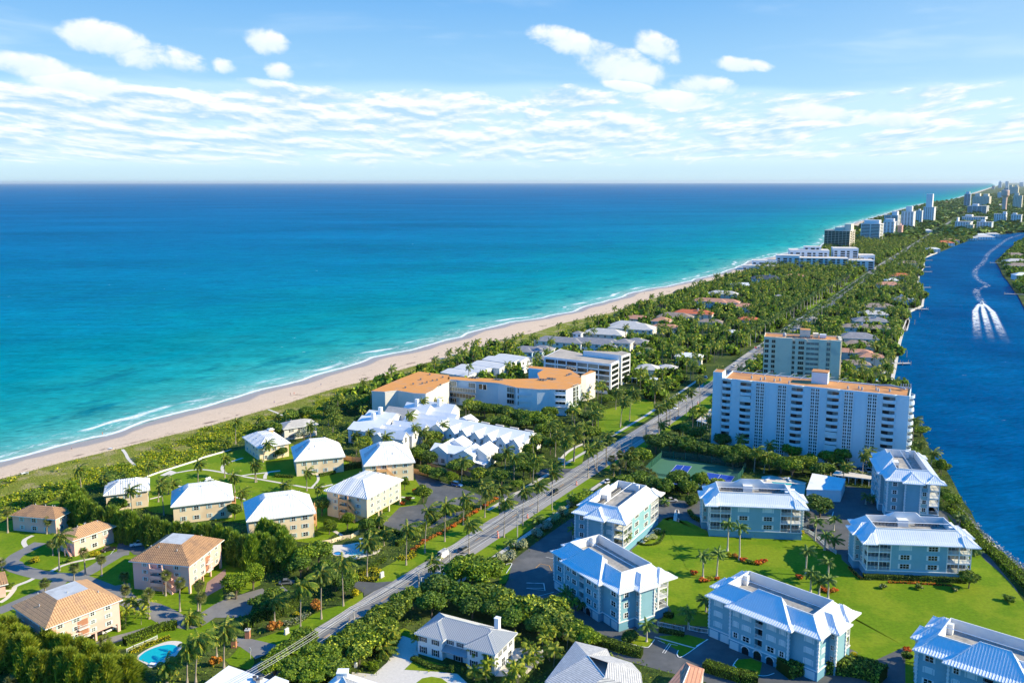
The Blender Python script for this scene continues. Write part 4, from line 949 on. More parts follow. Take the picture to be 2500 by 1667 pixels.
    for x, y in ((1, 1), (8, -.3), (24, -.3), (31, 1), (-.8, 6.5), (-.8, 11.5), (32.8, 6.5), (32.8, 11.5), (1, 14.4), (31, 14.4)): quoins(root, x, y, z1 + .15, zt - .1)
    i = SKIRT[-1][0]; zf = ze + .7; sp = []
    for q in range(7): sp.append((i + 2 + q * 1.05, i + 1.2, zf, 0)); sp.append((L_ - i - 2 - q * 1.05, i + 1.3, zf, 0))
    units(root, sp)
    OCC.append((P0.x, P0.y, 4)); cx, cy = ox + 16 * c - 9.5 * s, oy + 16 * s + 9.5 * c
    for q in (-10, 0, 10): OCC.append((cx + q * c, cy + q * s, 11))
    return root
ze3 = 2.55 + 3 * 2.85 + .15; ze4 = ze3 + 2.85
condo((32, 0), G('e', 1425, 905, ze3), ze3, rad(-121), 'teal condo block with bright lawn side lying between road hedge and sports court', 3, 1, .15)
condo((0, 0), G('f', 515, 400, ze3), ze3, rad(-58), 'teal condo block whose roof slope on the drive side is solid blue shade', 3, 2, .0)
condo((0, 0), G('g', 60, 643, ze3), ze3, rad(-45.5), 'teal condo block with rolled down shutters above its dark garage drive', 3, 3, .55)
condo((0, 0), G('g', 1548, 1030, ze3), ze3, rad(-41), 'teal condo block cut off by the bottom right corner of the photo', 3, 4, .3)
condo((32, 19), G('h', 695, 835, ze3), ze3, rad(173.5), 'teal condo block with glazed porches just in front of the sports court and pool', 3, 5, .35)
condo((32, 19), G('g', 1213, 270, ze3), ze3, rad(174.5), 'teal condo block with glazed porches and long front hedge beside the waterside hedge', 3, 6, .1)
condo((32, 0), G('i', 905, 650, ze4), ze4, rad(-103.5), 'tallest teal condo block, end on to us at the foot of the white high-rise', 4, 7, .0)

# ------------------------------------------------------------------ cream and pink walk-up blocks
M_cream = mat('cream_stucco', (.82, .67, .48), .9, var=.03, alt=(.72, .56, .38), af=.3)
M_apricot = mat('apricot_stucco', (.76, .42, .20), .9, var=.05)
M_pink = mat('pink_stucco', (.82, .53, .46), .9, var=.03, alt=(.74, .45, .38), af=.35)
M_wtile = stripemat('white_flat_tile', (.80, .79, .76), (.60, .60, .59), .85, .12, 0, .7, .35, .05, alt=(.70, .69, .66), af=.35)
M_wtile2 = stripemat('white_ribbed_tile', (.80, .80, .78), (.34, .37, .40), .80, .30, 0, .7, .8, .05)
M_otile = stripemat('clay_barrel_tile', (.50, .29, .15), (.13, .07, .04), .60, .26, 0, .85, .9, .14, alt=(.36, .22, .13), af=.5, cross=.9)
M_otile2 = stripemat('faded_clay_tile', (.62, .37, .19), (.26, .14, .07), .60, .24, 0, .85, .7, .14, alt=(.48, .30, .18), af=.4, cross=.9)
M_deck = mat('roof_deck', (.50, .52, .53), .8, var=.08, vs=.6, alt=(.40, .41, .42), af=.5, as_=.2)
M_blueshut = mat('pale_blue_shutter', (.48, .66, .70), .6, var=.02)
M_tan = mat('tan_screen', (.42, .20, .12), .8, var=.05)
def frame_of(P0, rot, corner=(0, 0)):
    c, s = math.cos(rot), math.sin(rot); return Vector((P0.x - (corner[0] * c - corner[1] * s), P0.y - (corner[0] * s + corner[1] * c)))
def walkup(P0, rot, W_, D_, h, label, wallm, roofm, group, floors=2, podium=0, flat=None, corner=(0, 0), spec='', shm=None, rise=.42, name='apartment_house', stair=None, chim=False, dv=None, seed=0, dormer=True, wk='dark', stairside='w', patch=0):
    """small apartment house: local x along its front (front wall faces -y), hip roof on eave rectangle W x D"""
    o_ = frame_of(P0, rot, corner); root = empty(name, (o_.x, o_.y, 0), rot); tag(root, label, 'apartment house', group); rnd = random.Random(seed)
    e = .8; fh = (h - podium) / floors; b = MB()
    b.box(e, e, podium, W_ - e, D_ - e, h, 0)
    if podium:
        for (x0, x1) in ((e, e + .8), (W_ * .33, W_ * .33 + .5), (W_ * .62, W_ * .62 + .5), (W_ - e - .8, W_ - e)): b.box(x0, e, 0, x1, e + .5, podium, 0)
        b.box(e, e + 4.5, 0, W_ - e, D_ - e, podium, 0)
        b.box(W_ * .45, e + .5, 0, W_ * .45 + .3, e + 4.5, podium, 0)
    else: b.box(e, e, -.2, W_ - e, D_ - e, podium + .001, 0, 't')
    b.build('wall', [wallm], root)
    r = MB(); prof = [(0, 0), (40, 40 * rise)] if flat is None else [(0, 0), (flat, flat * rise)]
    ribbed = roofm is M_seam
    ws = roofm in (M_wtile, M_wtile2) and flat is None
    if ws: rise = .72 if roofm is M_wtile else .55; flat = min(W_, D_) / 2 * .72; prof = [(0, 0), (flat, flat * rise)]; ribbed = True
    hip(r, 0, 0, W_, D_, h + .1, prof, 0, 1 if ribbed else None, .95 if ws else .62, top=False)
    if dv:                                                            # projecting wing roofs: (x0,x1,depth)
        for (x0, x1, dp) in dv: hip(r, x0, -dp, x1, D_ * .5, h + .12, prof, 0, 1 if ribbed else None, cut=min(D_ * .5, (flat or 9) + .3))
    if flat is not None: 
        i = flat; r.poly([(i, i, h + .1 + i * rise), (W_ - i, i, h + .1 + i * rise), (W_ - i, D_ - i, h + .1 + i * rise), (i, D_ - i, h + .1 + i * rise)], 0 if ws else 3)
    R_ = r.build('roof', [roofm, M_rib, M_trim, M_deck], root)
    if patch: v = MB(); a_, c_ = 1.2, flat - .3; v.poly([(a_, D_ * .38, h + .17 + a_ * rise), (a_, D_ * .62, h + .17 + a_ * rise), (c_, D_ * .56, h + .17 + c_ * rise), (c_, D_ * .46, h + .17 + c_ * rise)][::-1]); v.build('weathered_patch', [M_deck], R_)
    if flat is None or flat:
        v = MB()
        for q in range(4): x, y = rnd.uniform(3, W_ - 3), rnd.uniform(3, D_ - 3); i = min(x, W_ - x, y, D_ - y); i = min(i, flat) if flat else i; v.tube([(x, y, h + i * rise), (x, y, h + i * rise + .6)], .16, 5)
        v.build('vent_pipe', M_grey, R_)
    if dv:
        for (x0, x1, dp) in dv:
            b = MB(); b.box(x0 + e, e - dp, podium, x1 - e, e + .1, h, 0); b.build('bay', [wallm], root)
    sh = shm or M_blueshut
    for k in range(floors):
        z = podium + k * fh + fh * .32
        def side(n, L0, T):
            for q in range(n):
                t = (q + .75) / (n + .5) * L0; x, y, rz = T(t); window(root, x, y, z, rz, [1.1, 1.5, .9][q % 3], min(1.3, fh * .45), wk if rnd.random() > .3 else 'curtain', .36, sh)
        side(max(2, int(W_ / 4.4)), W_ - 2 * e, lambda t: (e + t, e - (dv[0][2] if dv and dv[0][0] < e + t < dv[0][1] else 0), 0)); side(max(2, int(D_ / 5)), D_ - 2 * e, lambda t: (W_ - e, e + t, math.pi / 2)); side(max(2, int(W_ / 5)), W_ - 2 * e, lambda t: (e + t, D_ - e, math.pi)); side(max(2, int(D_ / 5)), D_ - 2 * e, lambda t: (e, e + t, -math.pi / 2))
    if stair is not None:                                              # outside stair tower with balconies on one side
        s_ = MB(); x0 = stair; sm = 0
        for k in range(1 if podium == 0 else 0, floors):
            z = podium + k * fh; s_.box(x0, -1.6 + e, z - .15, x0 + 4.2, e, z + .05, 0); s_.box(x0, -1.6 + e, z, x0 + 4.2, -1.48 + e, z + .95, 0); s_.box(x0 + 4.08, -1.48 + e, z, x0 + 4.2, e, z + .95, 0); s_.box(x0, -1.48 + e, z, x0 + .12, e, z + .95, 0)
            n = 8
            for q in range(n): s_.box(x0 + 4.2 + q * .34, -1.5 + e, z - (q + 1) * fh / n - .12, x0 + 4.2 + (q + 1) * .34, -.5 + e, z - (q + 1) * fh / n + .05, 0)
            s_.poly([(x0 + 4.2, -1.55 + e, z + .9), (x0 + 4.2, -1.55 + e, z - .3), (x0 + 6.95, -1.55 + e, z - fh - .1), (x0 + 6.95, -1.55 + e, z - fh + .9)], 0); s_.poly([(x0 + 4.2, -1.45 + e, z + .9), (x0 + 6.95, -1.45 + e, z - fh + .9), (x0 + 6.95, -1.45 + e, z - fh - .1), (x0 + 4.2, -1.45 + e, z - .3)], 0)
        for xx in (x0 + .1, x0 + 4.1): s_.box(xx - .15, -1.6 + e, 0, xx + .15, -1.3 + e, h, 0)
        q = s_.build('stair', [wallm if wallm is M_pink else M_apricot], root)
        if stairside != 's':
            T = {'w': Tm(0, D_, 0, -math.pi / 2), 'e': Tm(W_, 0, 0, math.pi / 2), 'n': Tm(W_, D_, 0, math.pi)}[stairside]; q.matrix_local = T
    if chim:
        c_ = MB(); x, y = chim; c_.box(x - .9, y - .9, 0, x + .9, y + .9, h + 3, 0); c_.box(x - 1.2, y - 1.2, h + 3, x + 1.2, y + 1.2, h + 3.2, 1); c_.T = Tm(x, y); hip(c_, -1.3, -1.3, 1.3, 1.3, h + 3.4, [(0, 0), (2, .8)], 1, None, fascia=1); c_.T = None
        c_.build('chimney', [M_apricot, M_wtile], root)
    c, s = math.cos(rot), math.sin(rot); OCC.append((o_.x + W_ / 2 * c - D_ / 2 * s, o_.y + W_ / 2 * s + D_ / 2 * c, max(W_, D_) * .6)); return root
def balc(root, x, z, w=2.6, h=2.2, y=.8, rz=0, name='balcony'):
    b = MB(); b.box(-w/2, -.08, 0, w/2, .02, h, 1, 'n'); b.box(-w/2 - .1, -.9, -.1, w/2 + .1, -.08, .04, 0); railing(b, -w/2, -.85, w/2, -.85, .04, .9, 0, .2)
    o = b.build(name, [M_trim, M_tan], root); o.location = (x, y, z); o.rotation_euler = (0, 0, rz); return o
GC = 'cream walk-up houses round the palm lawn'; GP = 'pink walk-up houses on the looping drive'
walkup(G('d', 1432, 790, 9.4), rad(63), 22.5, 19, 9.4, 'four storey cream block with open garages and white ribbed tile roof beside the pool', M_cream, M_wtile2, GC, 3, 2.3, seed=1, stair=7, stairside='w')
walkup(G('d', 365, 990, 8.6), rad(20), 22.5, 18.5, 8.6, 'cream block with blue shaded roof end and apricot stair tower, nearest the pine screen', M_cream, M_wtile, GC, 3, 0, seed=2, stair=6, stairside='e', dv=None)
walkup(G('d', 1400, 500, 7.6), rad(14), 20.5, 21, 7.6, 'cream block behind the dark parking lot, weathered patch on its roof end', M_cream, M_wtile, GC, 3, 0, seed=3, patch=1, stair=5, stairside='s')
walkup(G('d', 790, 457, 6.6), rad(18), 20.5, 20, 6.6, 'two storey cream block with weathered grey roof end beside the gravel garden wall', M_cream, M_wtile, GC, 2, 0, seed=4, patch=1)
walkup(G('d', 470, 345, 6), rad(35), 14.5, 21, 6, 'cream L-shaped house with apricot chimney tower next to the dune scrub', M_cream, M_wtile2, GC, 2, 0, seed=5, chim=(11, 15))
walkup(G('L', 210, 740, 6.6), rad(20), 21, 16.5, 6.6, 'cream house with a palm shadow across its white roof, behind the pine screen', M_cream, M_wtile, GC, 2, 0, seed=6, stair=4, stairside='e')
walkup(G('a', 910, 760, 6.4), rad(22), 15.5, 13.5, 6.4, 'small cream house at the dune edge, roof grey in the middle', M_cream, M_wtile2, GC, 2, 0, seed=7, patch=1)
p3_ = walkup(G('b', 1675, 540, 8.8), rad(79), 19.6, 19.6, 8.8, 'tallest pink block, grey roof deck and open car ports, beside the round bushy tree', M_pink, M_otile, GP, 3, 2.3, flat=6.2, rise=.58, seed=8, stair=7, stairside='w')
for z in (2.5, 4.9): balc(p3_, 11, z + .2)
p4_ = walkup(G('b', 400, 1095, 8.8), rad(52), 20, 19.5, 8.8, 'pink block with sunlit clay roof and grey deck just above the bottom left pines', M_pink, M_otile2, GP, 3, 2.3, flat=6, rise=.58, seed=9)
for z in (2.5, 4.9): balc(p4_, 9.5, z + .2)
walkup(G('a', 490, 970, 5.6), rad(78), 10.5, 18.5, 5.6, 'pink two storey house with blue shutters nearest the dune scrub at left', M_pink, M_otile, GP, 2, 0, seed=10, corner=(0, 0))
walkup(G('a', 640, 1160, 5.6), rad(56), 15, 10, 5.6, 'small pink house with vines on its wall between the palms and parked pickup', M_pink, M_otile2, GP, 2, 0, seed=11, stair=2, stairside='w')
walkup(G('b', 75, 690, 4), rad(35), 12, 10, 4, 'pink house wall and canopy cut off by the left edge', M_pink, M_otile, GP, 1, 0, seed=12, corner=(12, 0))
M_gtile = mat('grey_weathered_roof', (.42, .40, .37), .9, var=.12, vs=.8, alt=(.55, .52, .48), af=.5)
M_stone = mat('white_stucco', (.74, .70, .66), .9, var=.05)
walkup(G('d', 690, 175, 5.6), rad(32), 17, 10.5, 5.6, 'white house with weathered grey hipped roof behind the bare silver tree', M_stone, M_gtile, 'beach houses behind the dune', 2, 0, seed=13, shm=M_dark, name='beach_house')
# ------------------------------------------------------------------ larger buildings read off the photo: walls from image points
class Facade:
    """upright plane through two roof-edge points of the photo; turns pixels into (along, z)"""
    def __init__(s, A, B): s.A = A; s.d = (B - A).normalized(); s.L = (B - A).length; s.ang = math.atan2(s.d.y, s.d.x)
    def at(s, c, x, y):
        a, b = ray(c, x, y)              # ground direction per metre below the camera
        k = (s.A.x * s.d.y - s.A.y * s.d.x) / (a * s.d.y - b * s.d.x); q = Vector((a * k, b * k)); return (q - s.A).dot(s.d), H - k
def local(root, P0, rot, p):
    c, s = math.cos(rot), math.sin(rot); d = p - P0; return (d.x * c + d.y * s, -d.x * s + d.y * c)
M_tw = mat('high_rise_white', (.68, .78, .83), .8, var=.03, alt=(.64, .74, .80), af=.3)  # pale blue of the shaded front put into the white wall colour
M_beige = mat('beige_concrete', (.80, .71, .55), .85, var=.04, alt=(.64, .58, .47), af=.3)
M_rust = mat('orange_roof_felt', (.58, .27, .10), .9, var=.10, vs=.5, alt=(.46, .21, .09), af=.45, as_=.12)
M_rust2 = mat('bright_orange_felt', (.66, .29, .08), .9, var=.06, vs=.4, alt=(.58, .30, .14), af=.4, as_=.15)
M_gravel = mat('gravel_roof', (.46, .40, .33), .9, var=.12, vs=.5, alt=(.36, .32, .27), af=.5, as_=.1)
M_white2 = mat('bright_white_stucco', (.82, .83, .84), .7, var=.02)
M_wroof = mat('white_sheet_roof', (.80, .80, .79), .6, var=.05, vs=.4, alt=(.66, .67, .68), af=.3, as_=.2)
M_pgrey = mat('pale_grey_roof', (.60, .60, .59), .7, var=.05, vs=.4, alt=(.50, .51, .52), af=.4)
# --- white high-rise with rounded balconies
zt = 32.5; A = G('j', 245, 520, zt); B = G('j', 1885, 680, zt); F_ = Facade(A, B); rot = F_.ang; L_ = F_.L; DP = 17.
root = empty('high_rise', (A.x, A.y, 0), rot); tag(root, 'long white high-rise with stacked round balconies and orange roof beside the channel', 'high-rise', 'towers between road and channel')
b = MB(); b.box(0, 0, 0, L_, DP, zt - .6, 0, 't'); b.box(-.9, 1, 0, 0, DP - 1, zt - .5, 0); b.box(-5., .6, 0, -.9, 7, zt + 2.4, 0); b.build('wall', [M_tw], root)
b = MB(); b.box(.3, .3, zt - .9, L_ - .3, DP - .3, zt - .35, 0); b.box(-4.7, .9, zt + 2.4, -1.2, 6.7, zt + 2.5, 0); b.build('roof', [M_rust], root)
b = MB()
for (x0, y0, x1, y1) in ((0, 0, L_, .3), (0, DP - .3, L_, DP), (0, .3, .3, DP - .3), (L_ - .3, .3, L_, DP - .3)): b.box(x0, y0, zt - .6, x1, y1, zt + .15, 0)
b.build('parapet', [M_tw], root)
xs = lambda px: F_.at('j', px, 600)[0]
FH = 2.86; NF = 11; z0 = zt - .5 - NF * FH
def half_balcony(R_=2.7, h=1.15, n=8):
    b = MB(); ring = [(R_ * math.cos(math.pi + math.pi * q / n) , R_ * .62 * math.sin(math.pi + math.pi * q / n)) for q in range(n + 1)]
    b.poly([(x, y, 0) for x, y in ring]); b.poly([(x, y, -.2) for x, y in ring[::-1]])
    for (x0, y0), (x1, y1) in zip(ring[:-1], ring[1:]): b.poly([(x0, y0, -.2), (x1, y1, -.2), (x1, y1, h), (x0, y0, h)]); b.poly([(x0 * .94, y0 * .94, 0), (x0 * .94, y0 * .94, h), (x1 * .94, y1 * .94, h), (x1 * .94, y1 * .94, 0)]); b.poly([(x0, y0, h), (x1, y1, h), (x1 * .94, y1 * .94, h), (x0 * .94, y0 * .94, h)])
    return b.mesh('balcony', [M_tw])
HB = half_balcony(); gl = MB(); gl.box(-2.3, -.06, 0, 2.3, .02, 2.2, 0, 'n'); gl.box(-2.3, -.10, 0, -.2, -.06, 2.2, 1, 'n'); GLZ = gl.mesh('window', [M_glass, M_glass2])
gs = MB(); gs.box(-2.4, -.10, 1.1, 2.4, .0, 2.35, 0, 'n'); GSH = gs.mesh('shutter', [M_shut])
rnd = random.Random(3)
for st, px in enumerate((268, 437, 893, 1212, 1710)):
    x = xs(px); k_ = .75 if st == 0 else 1
    for f in range(NF):
        z = z0 + f * FH; o = link('balcony', HB, root); o.location = (x, .05, z + .1); o.scale = (k_, k_, 1)
        o = link('window', GLZ, root); o.location = (x, -.02, z + .15); o.scale = (k_ * rnd.choice((1, -1)), 1, 1)
        if rnd.random() < .09: o = link('shutter', GSH, root); o.location = (x, -1.55, z + .1)
    o = link('balcony', HB, root); o.location = (x, .05, zt + .0); o.scale = (k_, k_, .25)
gg = MB(); 
for r_ in range(2):
    for q in range(4): x = -1.35 + (q + (.35 if q > 1 else 0)) * .78; gg.box(x - .25, -.03, .25 + r_ * 1.43, x + .25, .02, 1.25 + r_ * 1.43, 0, 'n')
gg.box(-1.95, -.012, 0, 1.95, .0, 2.86, 1, 'n'); GG = gg.mesh('grid_window', [M_glass, M_white2])
for px in (565, 760, 1053, 1352, 1562):
    x = xs(px)
    for f in range(NF): o = link('grid_window', GG, root); o.location = (x, -.01, z0 + f * FH)
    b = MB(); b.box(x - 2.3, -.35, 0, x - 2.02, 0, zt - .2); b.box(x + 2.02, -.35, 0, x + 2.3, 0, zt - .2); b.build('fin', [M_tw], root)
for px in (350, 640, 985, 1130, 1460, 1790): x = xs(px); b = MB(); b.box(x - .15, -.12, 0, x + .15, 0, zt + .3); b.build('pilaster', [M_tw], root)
for y in (3.2, DP - 3.2):
    for f in range(NF):
        o = link('balcony', HB, root); o.location = (L_, y, z0 + f * FH + .1); o.rotation_euler = (0, 0, math.pi / 2); o.scale = (.8, 1, 1)
        o = link('window', GLZ, root); o.location = (L_ + .02, y, z0 + f * FH + .15); o.rotation_euler = (0, 0, math.pi / 2); o.scale = (.7, 1, 1)
p = [local(root, A, rot, G('j', *q, zt)) for q in ((1100, 540), (820, 560), (690, 540), (740, 535), (490, 515), (570, 530), (605, 525), (1340, 605), (1437, 605), (1465, 615), (1590, 618), (1610, 628), (1710, 630))]
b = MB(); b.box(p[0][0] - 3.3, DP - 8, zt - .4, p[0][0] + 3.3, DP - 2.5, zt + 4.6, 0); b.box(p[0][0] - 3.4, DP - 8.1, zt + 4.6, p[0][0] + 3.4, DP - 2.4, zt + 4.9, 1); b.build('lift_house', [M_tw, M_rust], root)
for x, y in p[1:]:
    b = MB(); b.lathe([(.45, zt - .4), (.4, zt + .5), (.3, zt + .6), (.3, zt + 1.)], 8, 0, (x, min(DP - 2, max(1.5, y)))); b.build('vent_pipe', [M_grey], root)
b = MB()
for q in range(9): x = 4 + q * 5.2; b.tube([(x, DP - 2, zt - .3), (x + 2, DP + .3, zt + 1.2), (x + 3.6, DP + .6, zt + 1.3)], .07, 4); 
b.build('roof_davit', [M_trim], root)
b = MB()
for q in range(5): b.box(L_ - 4 + q * .9, DP - 5 + q * .5, zt - .3, L_ - 3.6 + q * .9, DP - 4.6 + q * .5, zt + 2.2)
b.tube([(L_ - 14, DP - 3, zt + .2), (L_ - 8, DP - 3, zt + .9), (L_ - 2, DP - 6, zt + .6)], .4, 6); b.build('roof_plant', [M_grey], root)
# --- beige tower behind it
zt = 30.; A = G('j', 600, 155, zt); B = G('j', 1275, 190, zt); F_ = Facade(A, B); rot = F_.ang; L_ = F_.L; DP = 15.
root = empty('high_rise', (A.x, A.y, 0), rot); tag(root, 'beige concrete tower with dark window columns standing behind the white high-rise', 'high-rise', 'towers between road and channel')
b = MB(); b.box(0, 0, 0, L_, DP, zt - .5, 0, 't')
X_ = lambda q: F_.at('j', q, 200)[0]
for a, c_ in ((700, 848), (958, 972), (1088, 1152), (1190, 1276)): b.box(X_(a), -.9, 0, X_(c_), 0, zt + .3, 0)
b.box(L_ - 1, 2, 0, L_ + .9, 6, zt + .4, 0); b.box(L_ - 1, 9, 0, L_ + .9, 13, zt + .4, 0); b.build('wall', [M_beige], root)
b = MB(); b.box(.3, .3, zt - .9, L_ - .3, DP - .3, zt - .3, 0); b.build('roof', [M_rust], root)
b = MB()
for (x0, y0, x1, y1) in ((0, 0, L_, .3), (0, DP - .3, L_, DP), (0, .3, .3, DP - .3), (L_ - .3, .3, L_, DP - .3)): b.box(x0, y0, zt - .5, x1, y1, zt + .3, 0)
b.build('parapet', [M_beige], root)
b = MB(); b.box(X_(912), 6, zt - .4, X_(1005), 12, zt + 4.2, 0); b.box(X_(912) + .1, 6.1, zt + 4.2, X_(1005) - .1, 11.9, zt + 4.35, 1); b.build('lift_house', [M_beige, M_rust], root)
b = MB(); b.box(X_(1030), 9, zt - .4, X_(1080), 13, zt + 2, 0); b.build('roof_plant', [M_beige], root); b = MB(); b.box(X_(1090), 7, zt, X_(1150), 10, zt + 1.9, 0); b.build('cooling_unit', [M_trim], root)
b = MB(); b.lathe([(1., zt - .3), (1., zt + 1.2), (.5, zt + 1.9), (.05, zt + 2.1)], 10, 0, (X_(775), 7)); b.build('roof_tank', [M_grey], root)
units(root, [(X_(820) + q * 1.1, 4 + (q % 3), zt - .3, 0) for q in range(12)])
for f in range(10):
    z = zt - .6 - (f + 1) * 2.92
    for a, c_, kd in ((606, 642, 'dark'), (666, 700, 'dark'), (850, 875, 'dark'), (903, 955, 'dark'), (972, 1085, 'curtain'), (1152, 1186, 'curtain')): w_ = X_(c_) - X_(a); window(root, (X_(a) + X_(c_)) / 2, 0, z + .5, 0, w_ - .2, 1.75 if a != 972 else 1.35, kd, 0, nx=3 if w_ > 3 else 2, ny=1, fm=M_beige)
    for y in (7.5, 14): window(root, L_, y, z + .6, math.pi / 2, 1.6, 1.5, 'dark', 0, fm=M_beige)
# --- orange roofed condominium: long wing, sea wing, end tower
M_owall = mat('cream_panel', (.74, .70, .62), .85, var=.03)
def blockmass(root, pts, z0, z1, wallm, roofm, name='wing', par=.0, over=0.):
    b = MB(); b.prism(pts, z0, z1, 0, 1 if not par else 0)
    if par:
        c_ = sum((Vector(p) for p in pts), Vector((0, 0))) / len(pts); b.prism([tuple(c_ + (Vector(p) - c_) * .97) for p in pts], z1 - .1, z1 + .02, 1)
    return b.build(name, [wallm, roofm], root)
ZO = 13.6; pts = [G('k', *q, ZO) for q in ((160, 600), (600, 632), (700, 655), (770, 672), (945, 686), (1060, 686), (1200, 692), (1330, 640), (1330, 575), (1230, 515), (1050, 497), (870, 482), (870, 500), (1000, 515), (945, 548), (960, 592), (700, 598), (400, 588), (170, 575))]
root = empty('condo_block', (pts[0].x, pts[0].y, 0)); tag(root, 'four storey white condominium with bright orange flat roof set back from the road', 'apartment block', 'orange roofed condominium'); P_0 = pts[0]
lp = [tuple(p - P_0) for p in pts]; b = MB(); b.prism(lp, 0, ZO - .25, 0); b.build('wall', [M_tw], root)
b = MB(); cen = sum((Vector(p) for p in lp), Vector((0, 0))) / len(lp); b.prism([tuple(Vector(p) + (Vector(p) - cen).normalized() * .35) for p in lp], ZO - .28, ZO + .05, 1, 0, True); b.build('roof', [M_rust2, M_trim], root)
F1 = Facade(G('k', 165, 605, ZO), G('k', 770, 672, ZO)); F2 = Facade(G('k', 770, 672, ZO), G('k', 1200, 692, ZO)); F3 = Facade(G('k', 1200, 692, ZO), G('k', 1330, 640, ZO))
def on(F, root, P0, c, x0, y0, x1, y1, kind='dark', nx=3, ny=1, off=.0, fm=None):
    t0, za = F.at(c, x0, y0); t1, zb = F.at(c, x1, y1); zl, zh = min(za, zb), max(za, zb); q = F.A + F.d * (t0 + t1) / 2 - P0 + Vector((F.d.y, -F.d.x)) * off
    return window(root, q.x, q.y, zl, F.ang, max(.4, t1 - t0), max(.5, zh - zl), kind, 0, nx=nx, ny=ny, fm=fm)
for q in ((175, 612, 232, 660, 'curtain', 3), (340, 630, 400, 678, 'curtain', 3), (432, 640, 462, 688, 'dark', 1), (468, 645, 498, 692, 'dark', 1), (175, 665, 400, 722, 'curtain', 10), (177, 714, 398, 775, 'dark', 8), (178, 762, 234, 808, 'dark', 3),
          (680, 668, 742, 718, 'curtain', 3), (680, 722, 742, 768, 'dark', 3), (680, 776, 742, 818, 'dark', 3)): on(F1, root, P_0, 'k', *q[:4], q[4], q[5])
for q in ((775, 678, 840, 725), (775, 732, 840, 775), (775, 785, 840, 830), (850, 682, 945, 735), (850, 745, 945, 790), (850, 800, 945, 840), (968, 690, 985, 850), (1108, 692, 1195, 712), (1108, 742, 1195, 768), (1108, 796, 1195, 822)): on(F2, root, P_0, 'k', *q, 'dark', 3, 1, .05)
for y in (735, 790, 840):
    for xa, xb in ((775, 945), (1105, 1198)):
        t0, z = F2.at('k', xa, y); t1, _ = F2.at('k', xb, y); b = MB(); b.box(t0, -1.1, z - .2, t1, 0, z, 0); railing(b, t0, -1.05, t1, -1.05, z, 1, 0, .3); o = b.build('balcony', [M_trim], root); o.location = (*(F2.A - P_0), 0); o.rotation_euler = (0, 0, F2.ang)
for q in ((1262, 655, 1284, 700), (1262, 708, 1284, 752), (1262, 760, 1284, 806), (1292, 645, 1308, 690), (1292, 700, 1308, 742), (1292, 752, 1308, 795)): on(F3, root, P_0, 'k', *q, 'dark', 2, 2, .03)
tw = [G('k', 1335, 566, ZO + 1), G('k', 1378, 560, ZO + 1), G('k', 1462, 532, ZO + 1), G('k', 1420, 520, ZO + 1)]; blockmass(root, [tuple(p - P_0) for p in tw], 0, ZO + 1, M_stone, M_rust2, 'stair_tower')
sp = []
for q in ((360, 590), (385, 592), (410, 594), (570, 605), (595, 607), (620, 610), (960, 610), (985, 612), (1010, 614), (1040, 600), (1065, 603), (1090, 606), (1205, 495), (1225, 500), (1250, 505), (1270, 512), (1210, 570), (1230, 562)): p = G('k', *q, ZO) - P_0; sp.append((p.x, p.y, ZO, .3)); sp.append((p.x + .9, p.y + .5, ZO, .3))
units(root, sp); OCC += [(p.x, p.y, 9) for p in pts] + [(G('k', x_, y_, ZO).x, G('k', x_, y_, ZO).y, 12) for x_, y_ in ((300, 600), (500, 620), (800, 640), (1100, 600), (1250, 590))]
pts = [G('l', *q, ZO) for q in ((1112, 485), (1290, 410), (1382, 372), (1530, 315), (1795, 348), (1795, 405), (1700, 440), (1655, 478), (1590, 508), (1490, 505), (1340, 480), (1230, 492))]; P_0 = pts[0]
root = empty('condo_block', (P_0.x, P_0.y, 0)); tag(root, 'orange roofed wing nearest the dune with pale cream gable walls', 'apartment block', 'orange roofed condominium'); lp = [tuple(p - P_0) for p in pts]
b = MB(); b.prism(lp, 0, ZO - .25, 0); b.build('wall', [M_owall], root); b = MB(); cen = sum((Vector(p) for p in lp), Vector((0, 0))) / len(lp); b.prism([tuple(Vector(p) + (Vector(p) - cen).normalized() * .3) for p in lp], ZO - .28, ZO + .05, 1, 0, True); b.build('roof', [M_rust2, M_trim], root)
units(root, [(*(G('l', *q, ZO) - P_0), ZO, .2) for q in ((1480, 430), (1545, 390), (1560, 425), (1625, 345), (1600, 415), (1410, 462), (1650, 400), (1740, 370), (1690, 395), (1720, 440))]); OCC += [(p.x, p.y, 12) for p in pts]
# --- white ribbon window block
ZM = 17.4; A = G('k', 1010, 398, ZM); B = G('k', 1600, 466, ZM); F_ = Facade(A, B); P_0 = A
root = empty('office_like_block', (A.x, A.y, 0)); root.name = 'apartment_tower'; tag(root, 'white and black ribbon window block of six storeys beside the long carport', 'apartment block')
c1 = [A, B, G('k', 1670, 432, ZM), G('k', 1350, 395, ZM), G('k', 1345, 372, ZM), G('k', 1150, 330, ZM)]; blockmass(root, [tuple(p - P_0) for p in c1], 0, ZM, M_white2, M_gravel, 'wing', 1)
c2 = [G('k', 1352, 392, ZM), G('k', 1668, 432, ZM), G('k', 1670, 358, ZM + 3), G('k', 1360, 345, ZM + 3)]; blockmass(root, [tuple(p - P_0) for p in c2], ZM - 1, ZM + 3, M_white2, M_gravel, 'penthouse')
c3 = [G('k', 1655, 470, ZM), G('k', 1690, 440, ZM + 1.5), G('k', 1672, 362, ZM + 3), G('k', 1640, 390, ZM + 3)]
c4 = [G('k', 1692, 395, ZM), G('k', 1770, 368, ZM), G('k', 1690, 350, ZM), G('k', 1640, 360, ZM)]; blockmass(root, [tuple(p - P_0) for p in c4], 0, ZM, M_white2, M_gravel, 'wing', 1)
